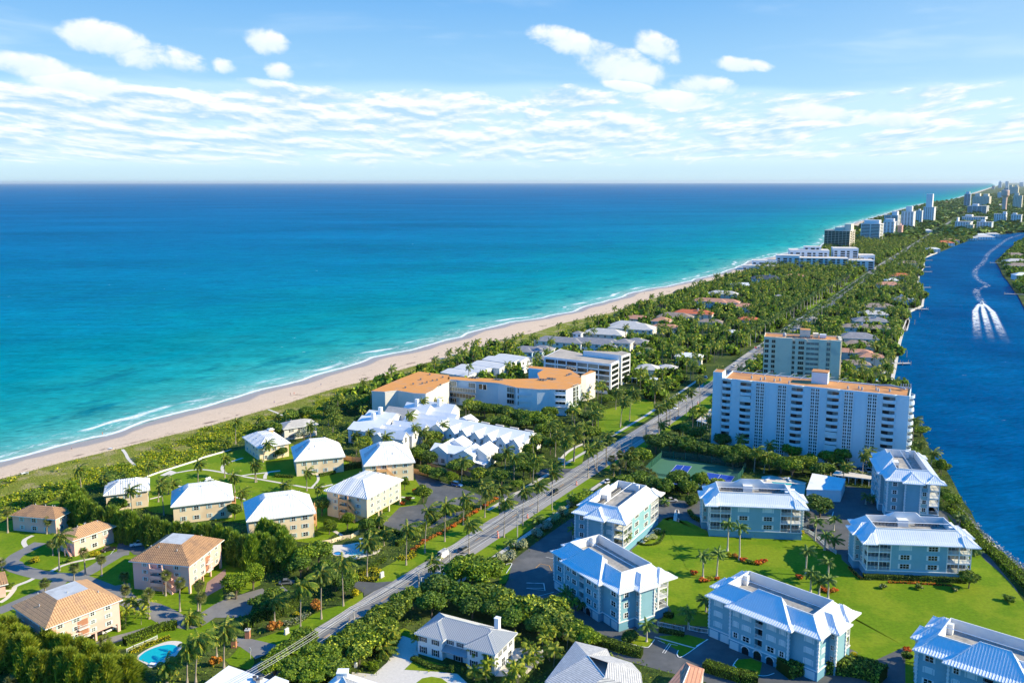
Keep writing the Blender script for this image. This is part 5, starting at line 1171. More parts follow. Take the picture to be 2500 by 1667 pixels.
FR = Facade(B, G('k', 1670, 432, ZM)); FS = Facade(G('k', 1692, 395, ZM), G('k', 1770, 368, ZM))
for f in range(5):
    y = 428 + f * 47; 
    for x0, x1 in ((1022, 1120), (1130, 1200), (1210, 1295), (1305, 1385), (1392, 1482), (1492, 1585)):
        t0, _ = F_.at('k', x0, y); t1, _ = F_.at('k', x1, y); q = A + F_.d * (t0 + t1) / 2 - P_0; window(root, q.x, q.y, ZM - 1.4 - 1.9 - f * 3.05, F_.ang, t1 - t0, 1.9, 'dark' if (f + x0) % 3 else 'curtain', 0, nx=5, ny=1, fm=M_dark)
    for Fq, n_ in ((FR, 1), (FS, 1)):
        q = Fq.A + Fq.d * Fq.L * .5 - P_0; window(root, q.x, q.y, ZM - 1.4 - 1.9 - f * 3.05, Fq.ang, Fq.L * .8, 1.9, 'dark', 0, nx=4, ny=1, fm=M_dark)
b = MB()
for t in (.0, .17, .34, .5, .66, .82, .985): q = A + F_.d * F_.L * t - P_0; b.T = Tm(q.x, q.y, 0, F_.ang); b.box(-.25, -.35, 0, .25, .0, ZM - 1.2)
b.T = None; b.build('column', [M_white2], root); OCC += [(p.x, p.y, 12) for p in c1]
# --- long carport beside it, and the one by the high-rise
def canopy(pts, z, label, cols, name='carport', th=.35, roofm=None):
    P_0 = pts[0]; root = empty(name, (P_0.x, P_0.y, 0)); tag(root, label, 'carport'); lp = [tuple(p - P_0) for p in pts]
    b = MB(); b.prism(lp, z - th, z, 0, 1, True); b.build('roof', [M_trim, roofm or M_wroof], root)
    for (i, j) in ((0, 1), (3, 2)):
        for k in range(cols): p = Vector(lp[i]).lerp(Vector(lp[j]), (k + .5) / cols); b = MB(); b.box(p.x - .12, p.y - .12, 0, p.x + .12, p.y + .12, z - th); b.build('post', [M_trim], root)
    for p in pts: OCC.append((p.x, p.y, 3))
canopy([G('k', *q, 3) for q in ((1762, 585), (2020, 605), (2010, 585), (1765, 560))], 3, 'long white flat carport beside the ribbon window block', 6)
canopy([G('j', *q, 3) for q in ((0, 890), (110, 920), (235, 790), (165, 755))], 3, 'pale carport roof at the left foot of the white high-rise', 5, roofm=M_path)
canopy([G('i', *q, 3) for q in ((350, 590), (770, 640), (775, 600), (390, 545))], 3, 'low pale carport roof in front of the high-rise base', 6, roofm=M_path)
# --- white box garage near the pool
pts = [G('h', *q, 4.6) for q in ((1645, 682), (1972, 690), (2016, 580), (1700, 530))]; P_0 = pts[0]; root = empty('garage_building', (P_0.x, P_0.y, 0)); tag(root, 'plain white flat roofed garage building in front of the round dark tree', 'garage')
lp = [tuple(p - P_0) for p in pts]; b = MB(); b.prism(lp, 0, 4.4, 0, 1); b.build('wall', [M_white2, M_wroof], root); cc_ = sum((Vector(p) for p in lp), Vector((0, 0))) / 4
b = MB(); b.prism([tuple(cc_ + (Vector(p) - cc_) * 1.02) for p in lp], 4.4, 4.6, 0, 1, True); b.build('roof_edge', [M_white2, M_wroof], root); OCC.append((P_0.x + 8, P_0.y + 4, 10))

# ------------------------------------------------------------------ gabled white townhouses
def gunit(root, x0, y0, x1, y1, h, rise, axis='x', name='house_unit', wallm=None, roofm=None, over=.35, shed=None, z0=0):
    b = MB(); b.box(x0, y0, z0, x1, y1, h, 0, 't'); o = b.build('wall', [wallm or M_white2], root)
    r = MB()
    if axis == 'y': r.T = Matrix.Translation((x0 + x1, 0, 0)) @ Matrix(((0, -1, 0, 0), (1, 0, 0, 0), (0, 0, 1, 0), (0, 0, 0, 1))) @ Matrix.Translation((0, 0, 0)); gable(r, y0, x0, y1, x1, h, rise, 0, None, fascia=1, over=over, wallm=2)
    else: gable(r, x0, y0, x1, y1, h, rise, 0, None, fascia=1, over=over, wallm=2)
    r.build('roof', [roofm or M_wroof, M_trim, wallm or M_white2], root)
GT = 'white gabled townhouses'
def louvre_garage(root, x, y, rz, w=2.6):
    key = ('lg', w)
    if key not in WC:
        b = MB(); b.box(-w/2, -.03, 0, w/2, .02, 2.1, 0, 'n'); [b.box(-w/2, -.06, .12 + q * .42, w/2, -.03, .36 + q * .42, 1, 'n') for q in range(5)]; WC[key] = b.mesh('garage_door', [M_dark, M_trim])
    o = link('garage_door', WC[key], root); o.location = (x, y, 0); o.rotation_euler = (0, 0, rz)
# row with five cross gables
P_0 = G('e', 185, 155, 6.); rt = rad(-33); root = empty('townhouse_row', (P_0.x, P_0.y, 0), rt); tag(root, 'long white townhouse row with a line of pointed cross gables', 'townhouses', GT)
gunit(root, 0, 4, 49, 18, 6., 2.6, 'x'); gunit(root, 0, 0, 7, 9, 6, 2.2, 'y'); gunit(root, 3, 15.5, 12, 21, 6.4, 2.2, 'y')
for k in range(6): x = 8.6 + k * 6.9; gunit(root, x, .2, x + 5.2, 10, 5.2, 2.7, 'y'); window(root, x + 2.6, .2, 3.2, 0, 1.2, 1.2); window(root, x + 1.3, .2, .6, 0, 1., 1.4); window(root, x + 5.2, 2, 3, math.pi / 2, 1, 1.2)
for x in (1.6, 5): window(root, x, 0, 3.4, 0, 1.2, 1.2); louvre_garage(root, x, -.02, 0)
for q in range(5): b = MB(); b.box(10 + q * 8, 15, 7.4, 14.5 + q * 8, 15.6, 7.9); b.build('ridge_skylight', [M_path], root)
OCC += [(P_0.x + math.cos(rt) * t - 9 * -math.sin(rt) * 0 + 6, P_0.y + math.sin(rt) * t + 8, 13) for t in range(0, 50, 10)]
# villa in front of it
P_0 = G('u', 50, 530, 5.6); rt = rad(-24); root = empty('gabled_house', (P_0.x, P_0.y, 0), rt); tag(root, 'big white clapboard house with wooden fence, in front of the gabled townhouse row', 'house', GT)
gunit(root, 0, 0, 20, 9, 5.6, 2.0, 'x'); gunit(root, .8, -.5, 8, 12, 5.7, 2.4, 'y'); gunit(root, 12, -.7, 20.5, 10, 5.7, 2.1, 'y'); gunit(root, 17, 3, 25, 14, 5.9, 2.4, 'y'); gunit(root, 3, 8, 12, 15, 6.5, 2.4, 'y')
for x, z in ((3, 1), (6.2, 1), (10, 3.8), (12.9, 1.), (16, 3.9), (18.4, 1)): window(root, x, -.71 if x > 12 else (-.51 if x < 8 else 0), z, 0, .9 if z > 3 else 1.5, 1. if z > 3 else 1.6, 'curtain' if z < 2 else 'dark', fm=M_grey)
for y in (5, 7.5, 11): window(root, 25, y, 3.6, math.pi / 2, 1, 1); window(root, 25, y, .8, math.pi / 2, 1.1, 1.6)
for y in (1, 2.4): window(root, 20.5, y, 3.6, math.pi / 2, .8, .9)
b = MB(); b.poly([(20.5, -.5, 3.2), (25.5, -.5, 2.5), (25.5, 4, 2.5), (20.5, 4, 3.2)]); b.poly([(20.5, -.5, 3.05), (20.5, 4, 3.05), (25.5, 4, 2.35), (25.5, -.5, 2.35)]); b.poly([(20.5,-.5,3.05),(25.5,-.5,2.35),(25.5,-.5,2.5),(20.5,-.5,3.2)]); b.box(25.1, -.4, 0, 25.3, -.2, 2.4); b.box(25.1, 3.6, 0, 25.3, 3.8, 2.4); b.build('porch_roof', [M_wroof], root)
OCC += [(P_0.x + 8, P_0.y + 2, 9), (P_0.x + 18, P_0.y + 2, 9)]
# the clustered complex by the dune
P_0 = G('t', 215, 790, 0); rt = rad(-26)
for k, (x, y, W_, D_, h, ri, lab) in enumerate(((0, 0, 15, 10, 6.6, 2.2, 'nearest unit of the white cluster, long blue shaded wall behind four palms'), (-1.5, 9, 15, 9, 7.2, 2.2, 'white cluster unit with square chimney just behind the nearest one'),
        (-3, 17, 15, 9, 7.8, 2.2, 'white cluster unit with small roof hatch towards the dune'), (3, 25, 15, 8, 8.4, 2.4, 'white cluster unit with grey weathered roof slope'), (9, 32, 13, 8, 8.8, 3., 'rear white cluster unit with twin chimneys'), (17, 38, 15, 9, 8.2, 3.4, 'farthest white cluster unit, steep white roof against the orange one'))):
    c_, s_ = math.cos(rt), math.sin(rt); o = Vector((P_0.x + x * c_ - y * s_, P_0.y + x * s_ + y * c_)); root = empty('townhouse', (o.x, o.y, 0), rt); tag(root, lab, 'townhouse', GT)
    gunit(root, 0, 0, W_, D_, h, ri, 'x', roofm=M_gtile if k == 3 else None)
    if k == 0:
        for q in (2.5, 7, 10.5): window(root, q, 0, .5, 0, 1.8, 1.9, nx=2)
    else:
        for q in (3, 8): window(root, 0, q * D_ / 10, 3.6, -math.pi / 2, 1.1, 1.4)
    if k in (1, 2, 4, 5): b = MB(); b.box(W_ * .4, D_ * .3, h, W_ * .4 + 1.6, D_ * .3 + 1.6, h + ri + 2.3); b.build('chimney', [M_white2], root)
    OCC.append((o.x + 8, o.y + 2, 10))
for k, (x, y, lab) in enumerate(((21, -1, 'white garage gable nearest the palms, front of the row facing the drive'), (22, 5.5, 'second garage gable of the drive row, grey sloped dormer'), (23, 13, 'third garage gable of the drive row, with skylight'), (24.5, 20, 'fourth garage gable of the drive row, with curved gable window'), (26, 27, 'fifth garage gable of the drive row'), (27.5, 33.5, 'last garage gable of the drive row beside the tall fan palm'))):
    o = Vector((P_0.x + x * c_ - y * s_, P_0.y + x * s_ + y * c_)); root = empty('townhouse', (o.x, o.y, 0), rt); tag(root, lab, 'townhouse', GT)
    gunit(root, -8, 0, 9, 5.6, 5.8 + .1 * k, 2.6, 'x'); gunit(root, -6, -.4, -1.5, 4, 5.2, 1.8, 'y', roofm=M_gtile if k % 2 else None); window(root, 9, 2.8, 3.6, math.pi / 2, 1.3, 2.2); louvre_garage(root, 9.02, 2.8, math.pi / 2, 3.6); window(root, 2, 0, 3.4, 0, 1, 1.1); OCC.append((o.x + 4, o.y, 8))
# stepped grey-white terrace behind the orange roofs (G row)
F0 = G('k', 95, 535, 7); 
for k, (q, w_, d_, h, lab) in enumerate((((95, 535), 20, 18, 6.5, 'nearest house of the stepped grey roofed terrace'), ((215, 495), 20, 17, 7.2, 'second house of the stepped grey roofed terrace'), ((360, 462), 22, 17, 7.8, 'third house of the stepped terrace, behind the palm courtyard'), ((465, 420), 22, 16, 8.4, 'fourth house of the stepped terrace'), ((560, 400), 21, 16, 9, 'farthest house of the stepped grey roofed terrace'))):
    o = G('k', *q, h); root = empty('terrace_house', (o.x, o.y, 0), rad(-36)); tag(root, lab, 'house', 'stepped terrace by the dune'); b = MB(); b.box(0, 0, 0, w_, d_ * .8, h - .2, 0, 't'); b.build('wall', [M_white2], root)
    r = MB(); gable(r, 0, 0, w_, d_ * .8, h - .2, 1.1, 0, None, fascia=1, over=.4, wallm=1); r.build('roof', [M_pgrey, M_white2], root)
    for x in (w_ * .25, w_ * .6): window(root, x, 0, h - 3, 0, 2, 1.3); 
    for y in (3, 8, 11): window(root, w_, y, h - 3, math.pi / 2, 1.8, 1.6, nx=3); window(root, w_, y, .6, math.pi / 2, 1.8, 2, nx=3)
    OCC.append((o.x + 10, o.y, 12))

# ------------------------------------------------------------------ villas with hipped roofs
M_brown = stripemat('brown_shingle', (.30, .235, .19), (.20, .15, .12), .9, .2, 1, .9, .5, .15, alt=(.40, .32, .26), af=.5)
M_slate = stripemat('grey_slate', (.27, .27, .29), (.17, .17, .19), .9, .2, 1, .9, .5, .15, alt=(.36, .35, .35), af=.5)
M_red = stripemat('red_tile', (.62, .17, .08), (.40, .10, .05), .9, .2, 1, .9, .5, .12)
M_terra = stripemat('terracotta_tile', (.56, .28, .18), (.36, .17, .11), .9, .2, 1, .9, .5, .12, alt=(.62, .36, .26), af=.4)
M_lgrey = stripemat('light_slab_roof', (.56, .54, .51), (.42, .41, .39), .9, .2, 1, .9, .5, .12, alt=(.66, .63, .58), af=.4)
M_navy = stripemat('dark_slate', (.07, .09, .12), (.04, .05, .07), .9, .2, 1, .9, .5, .12)
M_vwall = mat('villa_wall', (.70, .66, .60), .9, var=.04)
def villa(c, x, y, W_, D_, h, rt, roofm, label, wallm=None, wing=None, chim=False, cup=False, group=None, rise=.42, name='villa'):
    p = G(c, x, y, h + 1.2); rt = rad(rt); c_, s_ = math.cos(rt), math.sin(rt); o = Vector((p.x - (W_ / 2 * c_ - D_ / 2 * s_), p.y - (W_ / 2 * s_ + D_ / 2 * c_)))
    root = empty(name, (o.x, o.y, 0), rt); tag(root, label, 'house', group or 'villas among the trees'); b = MB(); b.box(.6, .6, 0, W_ - .6, D_ - .6, h, 0, 't')
    if wing: b.box(wing[0] + .6, -wing[2] + .6, 0, wing[1] - .6, D_ / 2, h * .96, 0, 't')
    b.build('wall', [wallm or M_vwall], root); r = MB(); pr = [(0, 0), (40, 40 * rise)]; hip(r, 0, 0, W_, D_, h, pr, 0, None, top=False, fascia=1)
    if wing: hip(r, wing[0], -wing[2], wing[1], D_ * .7, h - .05, pr, 0, None, top=False, fascia=1)
    rf = r.build('roof', [roofm, M_trim], root)
    if chim: b = MB(); b.box(W_ * .6, D_ * .35, h, W_ * .6 + 1.1, D_ * .35 + 1.3, h + min(W_, D_) / 2 * rise + 1.2); b.build('chimney', [wallm or M_vwall], rf)
    if cup: b = MB(); z = h + min(W_, D_) / 2 * rise - .3; b.box(W_/2 - 1, D_/2 - 1, z, W_/2 + 1, D_/2 + 1, z + 1.4, 1, 't'); hip(b, W_/2 - 1.3, D_/2 - 1.3, W_/2 + 1.3, D_/2 + 1.3, z + 1.4, [(0, 0), (3, 1.8)], 0, None, fascia=1, top=False); b.build('cupola', [roofm, M_trim], rf)
    n = max(2, int(W_ / 5)); fl = [1.0] if h < 4.6 else [.9, h - 2.2]
    for k in range(n):
        for z in fl: window(root, (k + .5) * W_ / n, .6 if not (wing and wing[0] < (k + .5) * W_ / n < wing[1]) else -wing[2] + .6, z, 0, 1.5, 1.3)
    for k in range(2):
        for z in fl: window(root, W_ - .6, (k + .5) * D_ / 2, z, math.pi / 2, 1.4, 1.3)
    OCC.append((p.x, p.y, max(W_, D_) * .55)); 
    if W_ > 24: OCC.extend([(p.x + c_ * W_ * .3, p.y + s_ * W_ * .3, D_ * .6), (p.x - c_ * W_ * .3, p.y - s_ * W_ * .3, D_ * .6)])
    return root
for a in (('K', 460, 480, 24, 9.5, 5.8, -26, M_seam, 'white two storey house with navy shutters and ribbed grey metal roof in the bottom centre'),): pass
VIL = [('X', 600, 150, 26, 11, 6, -14, M_brown, 'white waterside villa with brown hipped roofs, biggest right of the beige tower', M_white2, (14, 25, 3), 1),
 ('X', 840, 160, 16, 10, 5.6, -14, M_brown, 'low brown roofed wing with white walls next to the seawall', M_white2), ('X', 600, 262, 28, 17, 4.6, -14, M_slate, 'grey slate hipped roof just right of the beige tower', None),
 ('X', 590, 340, 22, 14, 4.4, -16, M_brown, 'pale brown hipped roof between grey roof and red roof', None), ('X', 560, 420, 24, 10, 6, -20, M_terra, 'villa with salmon tiled roof seen past the beige tower', None, (14, 24, 3)), ('X', 750, 470, 16, 10, 6.4, -16, M_terra, 'cream villa end with loggia and red tiles facing the boat dock', M_stone),
 ('X', 560, 545, 20, 11, 4, -16, M_brown, 'brown tiled roof lowest beside the beige tower', None), ('Y', 830, 650, 30, 15, 4.4, -10, M_brown, 'wide brown roof with white skylight ridge among waterside trees', None), ('Y', 770, 725, 24, 14, 4.4, -12, M_lgrey, 'tan hipped roof in front of the wide brown one', None),
 ('Y', 740, 800, 28, 15, 5, -12, M_slate, 'dark grey roof with pale hips and small chimney', None, None, 1), ('Y', 1078, 565, 17, 13, 5, -8, M_slate, 'blue walled house with cupola near the moored yacht', mat('pale_blue_wall', (.36, .60, .72), .9), None, 0, 1), ('Y', 940, 410, 26, 14, 6, -8, M_terra, 'villa with pinkish tiled roofs and blue shaded front', None, (12, 24, 3)),
 ('Y', 1070, 315, 26, 14, 6, -8, M_red, 'bright red roofed villa by the far seawall', M_stone), ('Y', 975, 365, 16, 12, 6, -8, M_wroof, 'white flat topped villa below the bright red roof', M_white2), ('Y', 1160, 180, 30, 16, 6, -4, M_brown, 'large brown roofed villa at the bend of the channel', None),
 ('m', 900, 622, 44, 13, 6, -24, M_terra, 'long salmon tiled mansion in the middle of the palms', M_stone, (22, 34, 4)), ('m', 1150, 665, 20, 12, 6, -16, M_terra, 'salmon tiled end wing of the long mansion', M_stone), ('m', 700, 725, 34, 14, 5, -20, M_red, 'bright red roof half buried in palms', M_stone, None, 1),
 ('m', 960, 555, 30, 14, 6, -20, M_lgrey, 'grey hipped mansion behind the salmon tiled one', None), ('m', 1340, 420, 34, 16, 7, -10, M_navy, 'dark slate mansion with white gable near the stepped white flats', M_white2, (14, 24, 4), 1), ('m', 1130, 480, 26, 12, 5, -14, M_wroof, 'low white villa beside the dark slate mansion', M_white2),
 ('m', 540, 755, 30, 16, 5, -22, M_brown, 'brown tiled mansion behind the beach palms', None), ('m', 420, 790, 16, 14, 6, -22, M_terra, 'round looking tan tiled pavilion of the beach mansion', None), ('m', 450, 845, 22, 10, 6, -18, M_terra, 'blue shaded house front with tan tiles among dark trees', M_vwall),
 ('m', 120, 835, 30, 18, 5, -26, M_lgrey, 'pale slab roofed beach mansion', None), ('m', 200, 770, 22, 12, 5, -24, M_terra, 'tan tiled wing next to the pale slab roof', None), ('m', 1450, 575, 7, 7, 8, -10, M_slate, 'small white lookout tower poking out of the trees', M_white2), ('m', 1600, 400, 26, 12, 5, -8, M_terra, 'salmon roof below the stepped white flats', None),
 ('m', 850, 800, 20, 10, 5, -18, M_brown, 'brown roof peeping through the palms', None), ('m', 1190, 780, 18, 10, 5, -18, M_red, 'small red roof glimpsed between the trees', None), ('m', 1030, 890, 12, 8, 4, -18, M_wroof, 'tiny white roof in the dark grove', None), ('m', 660, 1100, 18, 10, 6, -18, M_wroof, 'cream villa wall showing through the big grove', M_stone),
 ('m', 300, 1205, 15, 12, 4.4, -20, M_lgrey, 'pale pavilion roof right of the ribbon window block', M_stone), ('m', 470, 1200, 12, 9, 4.4, -20, M_lgrey, 'small grey pavilion roof by the small car park', M_stone),
 ('v', 420, 185, 36, 14, 6, -22, M_slate, 'long grey slate mansion nearest the dune, blue shaded front', M_white2), ('v', 760, 200, 40, 15, 6, -22, M_slate, 'grey slate mansion block joined behind the ribbon window building', M_white2, (26, 38, 4)), ('v', 840, 110, 32, 16, 6, -22, M_lgrey, 'sunlit pale hipped roof behind the grey slate mansion', M_stone),
 ('v', 590, 110, 7, 7, 10, -22, M_slate, 'square lookout tower of the grey slate mansion', M_white2), ('v', 1030, 195, 12, 12, 8, -22, M_slate, 'cream corner tower with slate cap', M_stone), ('v', 1150, 190, 15, 12, 7, -22, M_slate, 'cream villa end right of the corner tower', M_stone), ('v', 1110, 60, 36, 18, 6, -22, M_lgrey, 'wide pale roof farther up the beach', M_stone),
 ('v', 130, 270, 22, 12, 5.6, -20, M_slate, 'light blue shingled beach house with slate roof', mat('sky_blue_wall', (.48, .66, .78), .9), (6, 16, 3)), ('v', 250, 262, 16, 12, 5.6, -20, M_slate, 'slate roofed half of the blue beach house', M_white2), ('v', 230, 355, 14, 12, 3.6, -20, M_slate, 'low dark pyramid roof at the ribbon window block corner', M_white2),
 ('x', 1265, 640, 30, 18, 5, -10, M_brown, 'brown roofed villa on the far bank, topmost', None, None, 0, 0), ('x', 1275, 690, 32, 18, 5, -10, M_lgrey, 'tan roofed villa on the far bank', None), ('x', 1290, 725, 30, 18, 5, -10, M_brown, 'brown hipped villa on the far bank with blue shaded side', None), ('x', 1330, 800, 22, 14, 6, -8, M_wroof, 'white walled villa on the far bank, lowest', M_white2),
 ('x', 690, 540, 32, 18, 6, -6, M_red, 'red and white villa by the marina spit', M_white2), ('x', 830, 500, 60, 16, 5, -6, M_lgrey, 'low white and blue terrace by the park lawn', M_white2), ('x', 510, 440, 40, 16, 6, -6, M_wroof, 'low white building at the foot of the beach towers', M_white2)]
for q in VIL: villa(*(list(q) + [None] * (13 - len(q)))[:13])
# bottom edge houses
P_0 = G('K', 40, 488, 5.6); rt = rad(-27); root = empty('villa', (P_0.x, P_0.y, 0), rt); tag(root, 'white two storey house with navy shutters and ribbed metal roof, bottom centre', 'house')
M_steel = mat('steel_seam', (.33, .35, .37), .45, .4, var=.04); M_steelrib = mat('steel_rib', (.50, .52, .54), .4, .4, var=0); M_navyshut = mat('navy_shutter', (.03, .045, .09), .5)
b = MB(); b.box(.6, 2.2, 0, 22.6, 11, 5.6, 0, 't'); b.box(.6, .6, 0, 7.8, 2.2, 5.6, 0, 't'); b.box(15, .6, 0, 22.6, 2.2, 5.6, 0, 't'); b.build('wall', [M_white2], root)
r = MB(); pr = [(0, 0), (40, 18)]; hip(r, 0, 1.4, 23.2, 11.8, 5.7, pr, 0, 1, .5, top=False); hip(r, 0, -.2, 8.6, 11, 5.72, pr, 0, 1, .5, top=False, cut=6.6); hip(r, 14.4, -.2, 23.2, 11, 5.74, pr, 0, 1, .5, top=False, cut=6.6); rf = r.build('roof', [M_steel, M_steelrib, M_trim], root)
b = MB(); b.box(18, 9, 6, 19.2, 10.2, 9.6); b.box(17.9, 8.9, 9.6, 19.3, 10.3, 9.8); b.build('chimney', [M_white2], rf)
b = MB(); b.poly([(7.8, 0, 2.9), (15, 0, 2.9), (15, 2.2, 3.6), (7.8, 2.2, 3.6)]); b.poly([(7.8, 0, 2.75), (7.8, 2.2, 3.45), (15, 2.2, 3.45), (15, 0, 2.75)]); b.poly([(7.8,0,2.75),(15,0,2.75),(15,0,2.9),(7.8,0,2.9)]); b.build('porch_roof', [M_steel], root)
for x in (2.2, 5.8): window(root, x, .6, 3.7, 0, 1.1, 1.4, 'dark', .4, M_navyshut); window(root, x, .6, .7, 0, 1.1, 1.6, 'dark', .4, M_navyshut)
for x in (9.2, 12): window(root, x, 2.2, 3.9, 0, 1., 1.3, 'dark', .36, M_navyshut)
for x in (16.8, 20.6): window(root, x, .6, 3.7, 0, 1.1, 1.4, 'dark', .4, M_navyshut); window(root, x, .6, .7, 0, 1.1, 1.6, 'dark', .4, M_navyshut)
window(root, 11.4, 2.2, .1, 0, 1.4, 2.3, 'dark', .5, M_navyshut)
for y in (3.4, 6, 9): window(root, 22.6, y, 3.7, math.pi / 2, .9, 1.3, 'dark', .3, M_navyshut)
for y in (5, 8.4): window(root, 22.6, y, .3, math.pi / 2, 1.5, 2.1, 'dark', 0)
OCC += [(P_0.x + 5, P_0.y + 2, 8), (P_0.x + 16, P_0.y - 2, 8)]
def lowroof(name, pts, z, label, roofm, wallm, cat='house', up=None):
    """house seen only as a roof: hip planes over a polygon footprint"""
    P_0 = pts[0]; root = empty(name, (P_0.x, P_0.y, 0)); tag(root, label, cat); lp = [tuple(p - P_0) for p in pts]
    cc_ = sum((Vector(p) for p in lp), Vector((0, 0))) / len(lp); b = MB(); b.prism([tuple(cc_ + (Vector(p) - cc_) * .94) for p in lp], 0, z - .2, 0); b.build('wall', [wallm], root)
    r = MB()
    if up is None: r.prism(lp, z - .35, z, 1, 0, True)
    else:
        a = sum(p[0] * q[1] - q[0] * p[1] for p, q in zip(lp, lp[1:] + lp[:1])); lp = lp if a > 0 else lp[::-1]; tp = [Vector(q) for q in up]; n = len(lp)
        near = [min(range(len(tp)), key=lambda k: (tp[k] - Vector(p)).length) for p in lp]
        zr = z + min(min((tp[k] - Vector(p)).length for k in range(len(tp))) for p in lp) * .36
        for i in range(n):
            p, q = lp[i], lp[(i + 1) % n]; a_, b_ = near[i], near[(i + 1) % n]; f = [(*p, z), (*q, z), (*tp[b_], zr)] + ([(*tp[a_], zr)] if a_ != b_ else []); r.poly(f, 0, (q[0] - p[0], q[1] - p[1], 0)); r.poly([(*p, z - .3), (*q, z - .3), (*q, z), (*p, z)], 1)
        r.tube([(*tp[0], zr + .02), (*tp[-1], zr + .02)], .14, 4, 1)
    r.build('roof', [roofm, M_trim], root); OCC.append((P_0.x + cc_.x, P_0.y + cc_.y, 9)); return root, P_0
M_plank = stripemat('weathered_white_slab_roof', (.56, .55, .53), (.30, .31, .34), .55, .22, 1, .85, .8, .2, alt=(.66, .64, .60), af=.4)
pts = [G('f', *q, 4.5) for q in ((470, 1550), (740, 1195), (1020, 1262), (1050, 1325), (1240, 1385), (1320, 1475), (1340, 1620), (700, 1700))]; q_ = [G('f', 850, 1330, 7) - pts[0], G('f', 1030, 1390, 7) - pts[0], G('f', 1000, 1520, 7) - pts[0]]; lowroof('villa', pts, 4.5, 'weathered white slab roof, large and low at the bottom edge right of centre', M_plank, M_white2, up=q_)
pts = [G('f', *q, 4.) for q in ((1530, 1600), (1715, 1378), (1880, 1440), (1850, 1570), (1800, 1680))]; q_ = [G('f', 1750, 1410, 5.6) - pts[0], G('f', 1690, 1560, 5.6) - pts[0]]; lowroof('villa', pts, 4., 'small terracotta tiled roof at the bottom edge beside the condo drive', M_terra, M_vwall, up=q_)
pts = [G('y', *q, 4.2) for q in ((0, 360), (175, 232), (400, 310), (500, 400), (300, 480))]; rt_, P_0 = lowroof('flat_house', pts, 4.2, 'white flat roof with faint red line and two condensers, bottom left of the road', M_white2, M_white2); units(rt_, [(*(G('y', x, y, 4.2) - P_0), 4.2, .4) for x, y in ((318, 310), (350, 306), (335, 325))])
pts = [G('y', *q, 5) for q in ((370, 330), (430, 288), (505, 315), (480, 370))]; lowroof('flat_house', pts, 5, 'small bright white flat roof box next to the two condensers', M_white2, M_white2)
pts = [G('y', *q, 3.8) for q in ((640, 400), (790, 262), (1000, 330), (1090, 400))]; q_ = [G('y', 800, 300, 6.) - pts[0], G('y', 850, 400, 6) - pts[0]]; rt_, P_0 = lowroof('villa', pts, 3.8, 'white hipped roof with square chimney at the bottom edge left of the driveway', M_wroof, M_white2, up=q_)
p = G('y', 800, 310, 5) - P_0; b = MB(); b.box(p.x - 1.2, p.y - 1, 3, p.x + 1.2, p.y + 1, 7); b.box(p.x - 1.3, p.y - 1.1, 7, p.x + 1.3, p.y + 1.1, 7.2); b.build('chimney', [M_white2], rt_)
# ------------------------------------------------------------------ individual palms
def row(spec, kind, base, group, anchor, sc=None, name='coconut_palm', order=None):
    L_ = []; c = None
    for t in spec.split():
        if '>' in t: a, b = t.split('>'); L_.append((c, *map(float, a.split(',')), *map(float, b.split(','))))
        else: c = t
    for k, q in enumerate(L_): palm(*q, kind, '%s, %s from %s' % (base, ORD[k], anchor), group, sc, name=name)
GRD = 'coconut palms along the road'
row('c 485,1105>490,700 668,1000>668,590 862,885>848,500 1072,630>1085,310 A 208,1300>225,700 505,1105>555,430 822,925>840,340', 'coco', 'tall palm on the roadside lawn', GRD, 'the brick gatepost', 1.12)
row('A 1118,660>1140,230 1395,410>1425,20 1460,540>1500,90 1690,395>1700,80 B 750,800>755,360 1050,790>1090,390', 'coco', 'palm in the shaded strip by the parking hedge', GRD, 'the white van side', 1.05)
row('B 1553,530>1565,120 1712,435>1735,30 D 430,720>360,480', 'coco', 'coconut palm on the small lawn with the white sign', GRD, 'the sign', 1.05)
row('A 1205,1120>1215,640 1768,860>1790,290 2065,665>2080,110 B 1130,1240>1140,800 1360,850>1370,600 1930,690>1940,240', 'coco', 'palm on the far verge', GRD, 'the white van', 1.05)
row('B 2075,620>2080,150 2225,510>2230,60 D 520,655>520,400 D 1002,370>998,130 1075,300>1070,90 1105,290>1100,90', 'coco', 'slim coconut palm leaning over the wires', GRD, 'the drive with red barrels', 1.0)
row('H 773,895>775,730 845,880>845,690 955,810>960,620 880,880>875,660 1090,765>1060,580 1150,590>1140,460 1330,580>1325,380 H 1065,490>1080,350', 'coco', 'coconut palm on the road edge before the high-rise', GRD, 'the tennis side', 1.05)
row('D 650,310>685,80 735,250>760,20 H 430,890>460,650 510,850>545,580 385,745>395,580 740,690>745,530 820,620>830,500 H 680,350>650,280 840,390>850,320', 'coco', 'palm in the lawn before the orange roofs', 'coconut palms of the condominium garden', 'the road', 1.1)
row('D 275,210>285,80 320,490>320,290 140,670>145,400 225,620>245,310 395,430>400,180 D 40,760>40,660', 'coco', 'coconut palm in the dense clump by the drive', GRD, 'the cream wall', 1.05)
row('L 20,585>10,350 100,690>125,500 190,620>225,520 462,545>465,340 705,470>705,290 797,605>775,450 995,510>970,350 690,230>705,140 1055,330>1090,160 860,760>860,600 1250,615>1245,530', 'coco', 'wind bent palm on the garden lawn', 'coconut palms of the palm lawn', 'the plaza end', .95)
row('d 900,715>900,545 990,790>1000,690 445,640>440,480 1535,1075>1535,950 1580,1200>1580,1080 840,80>850,20 1195,330>1195,220 1320,310>1320,220 1450,325>1445,200 1600,310>1600,230 1690,300>1700,225 1500,200>1500,150 1840,310>1840,180 1942,380>1945,280', 'coco', 'coconut palm by the cream and white houses', 'coconut palms between the houses', 'the lawn path', .85)
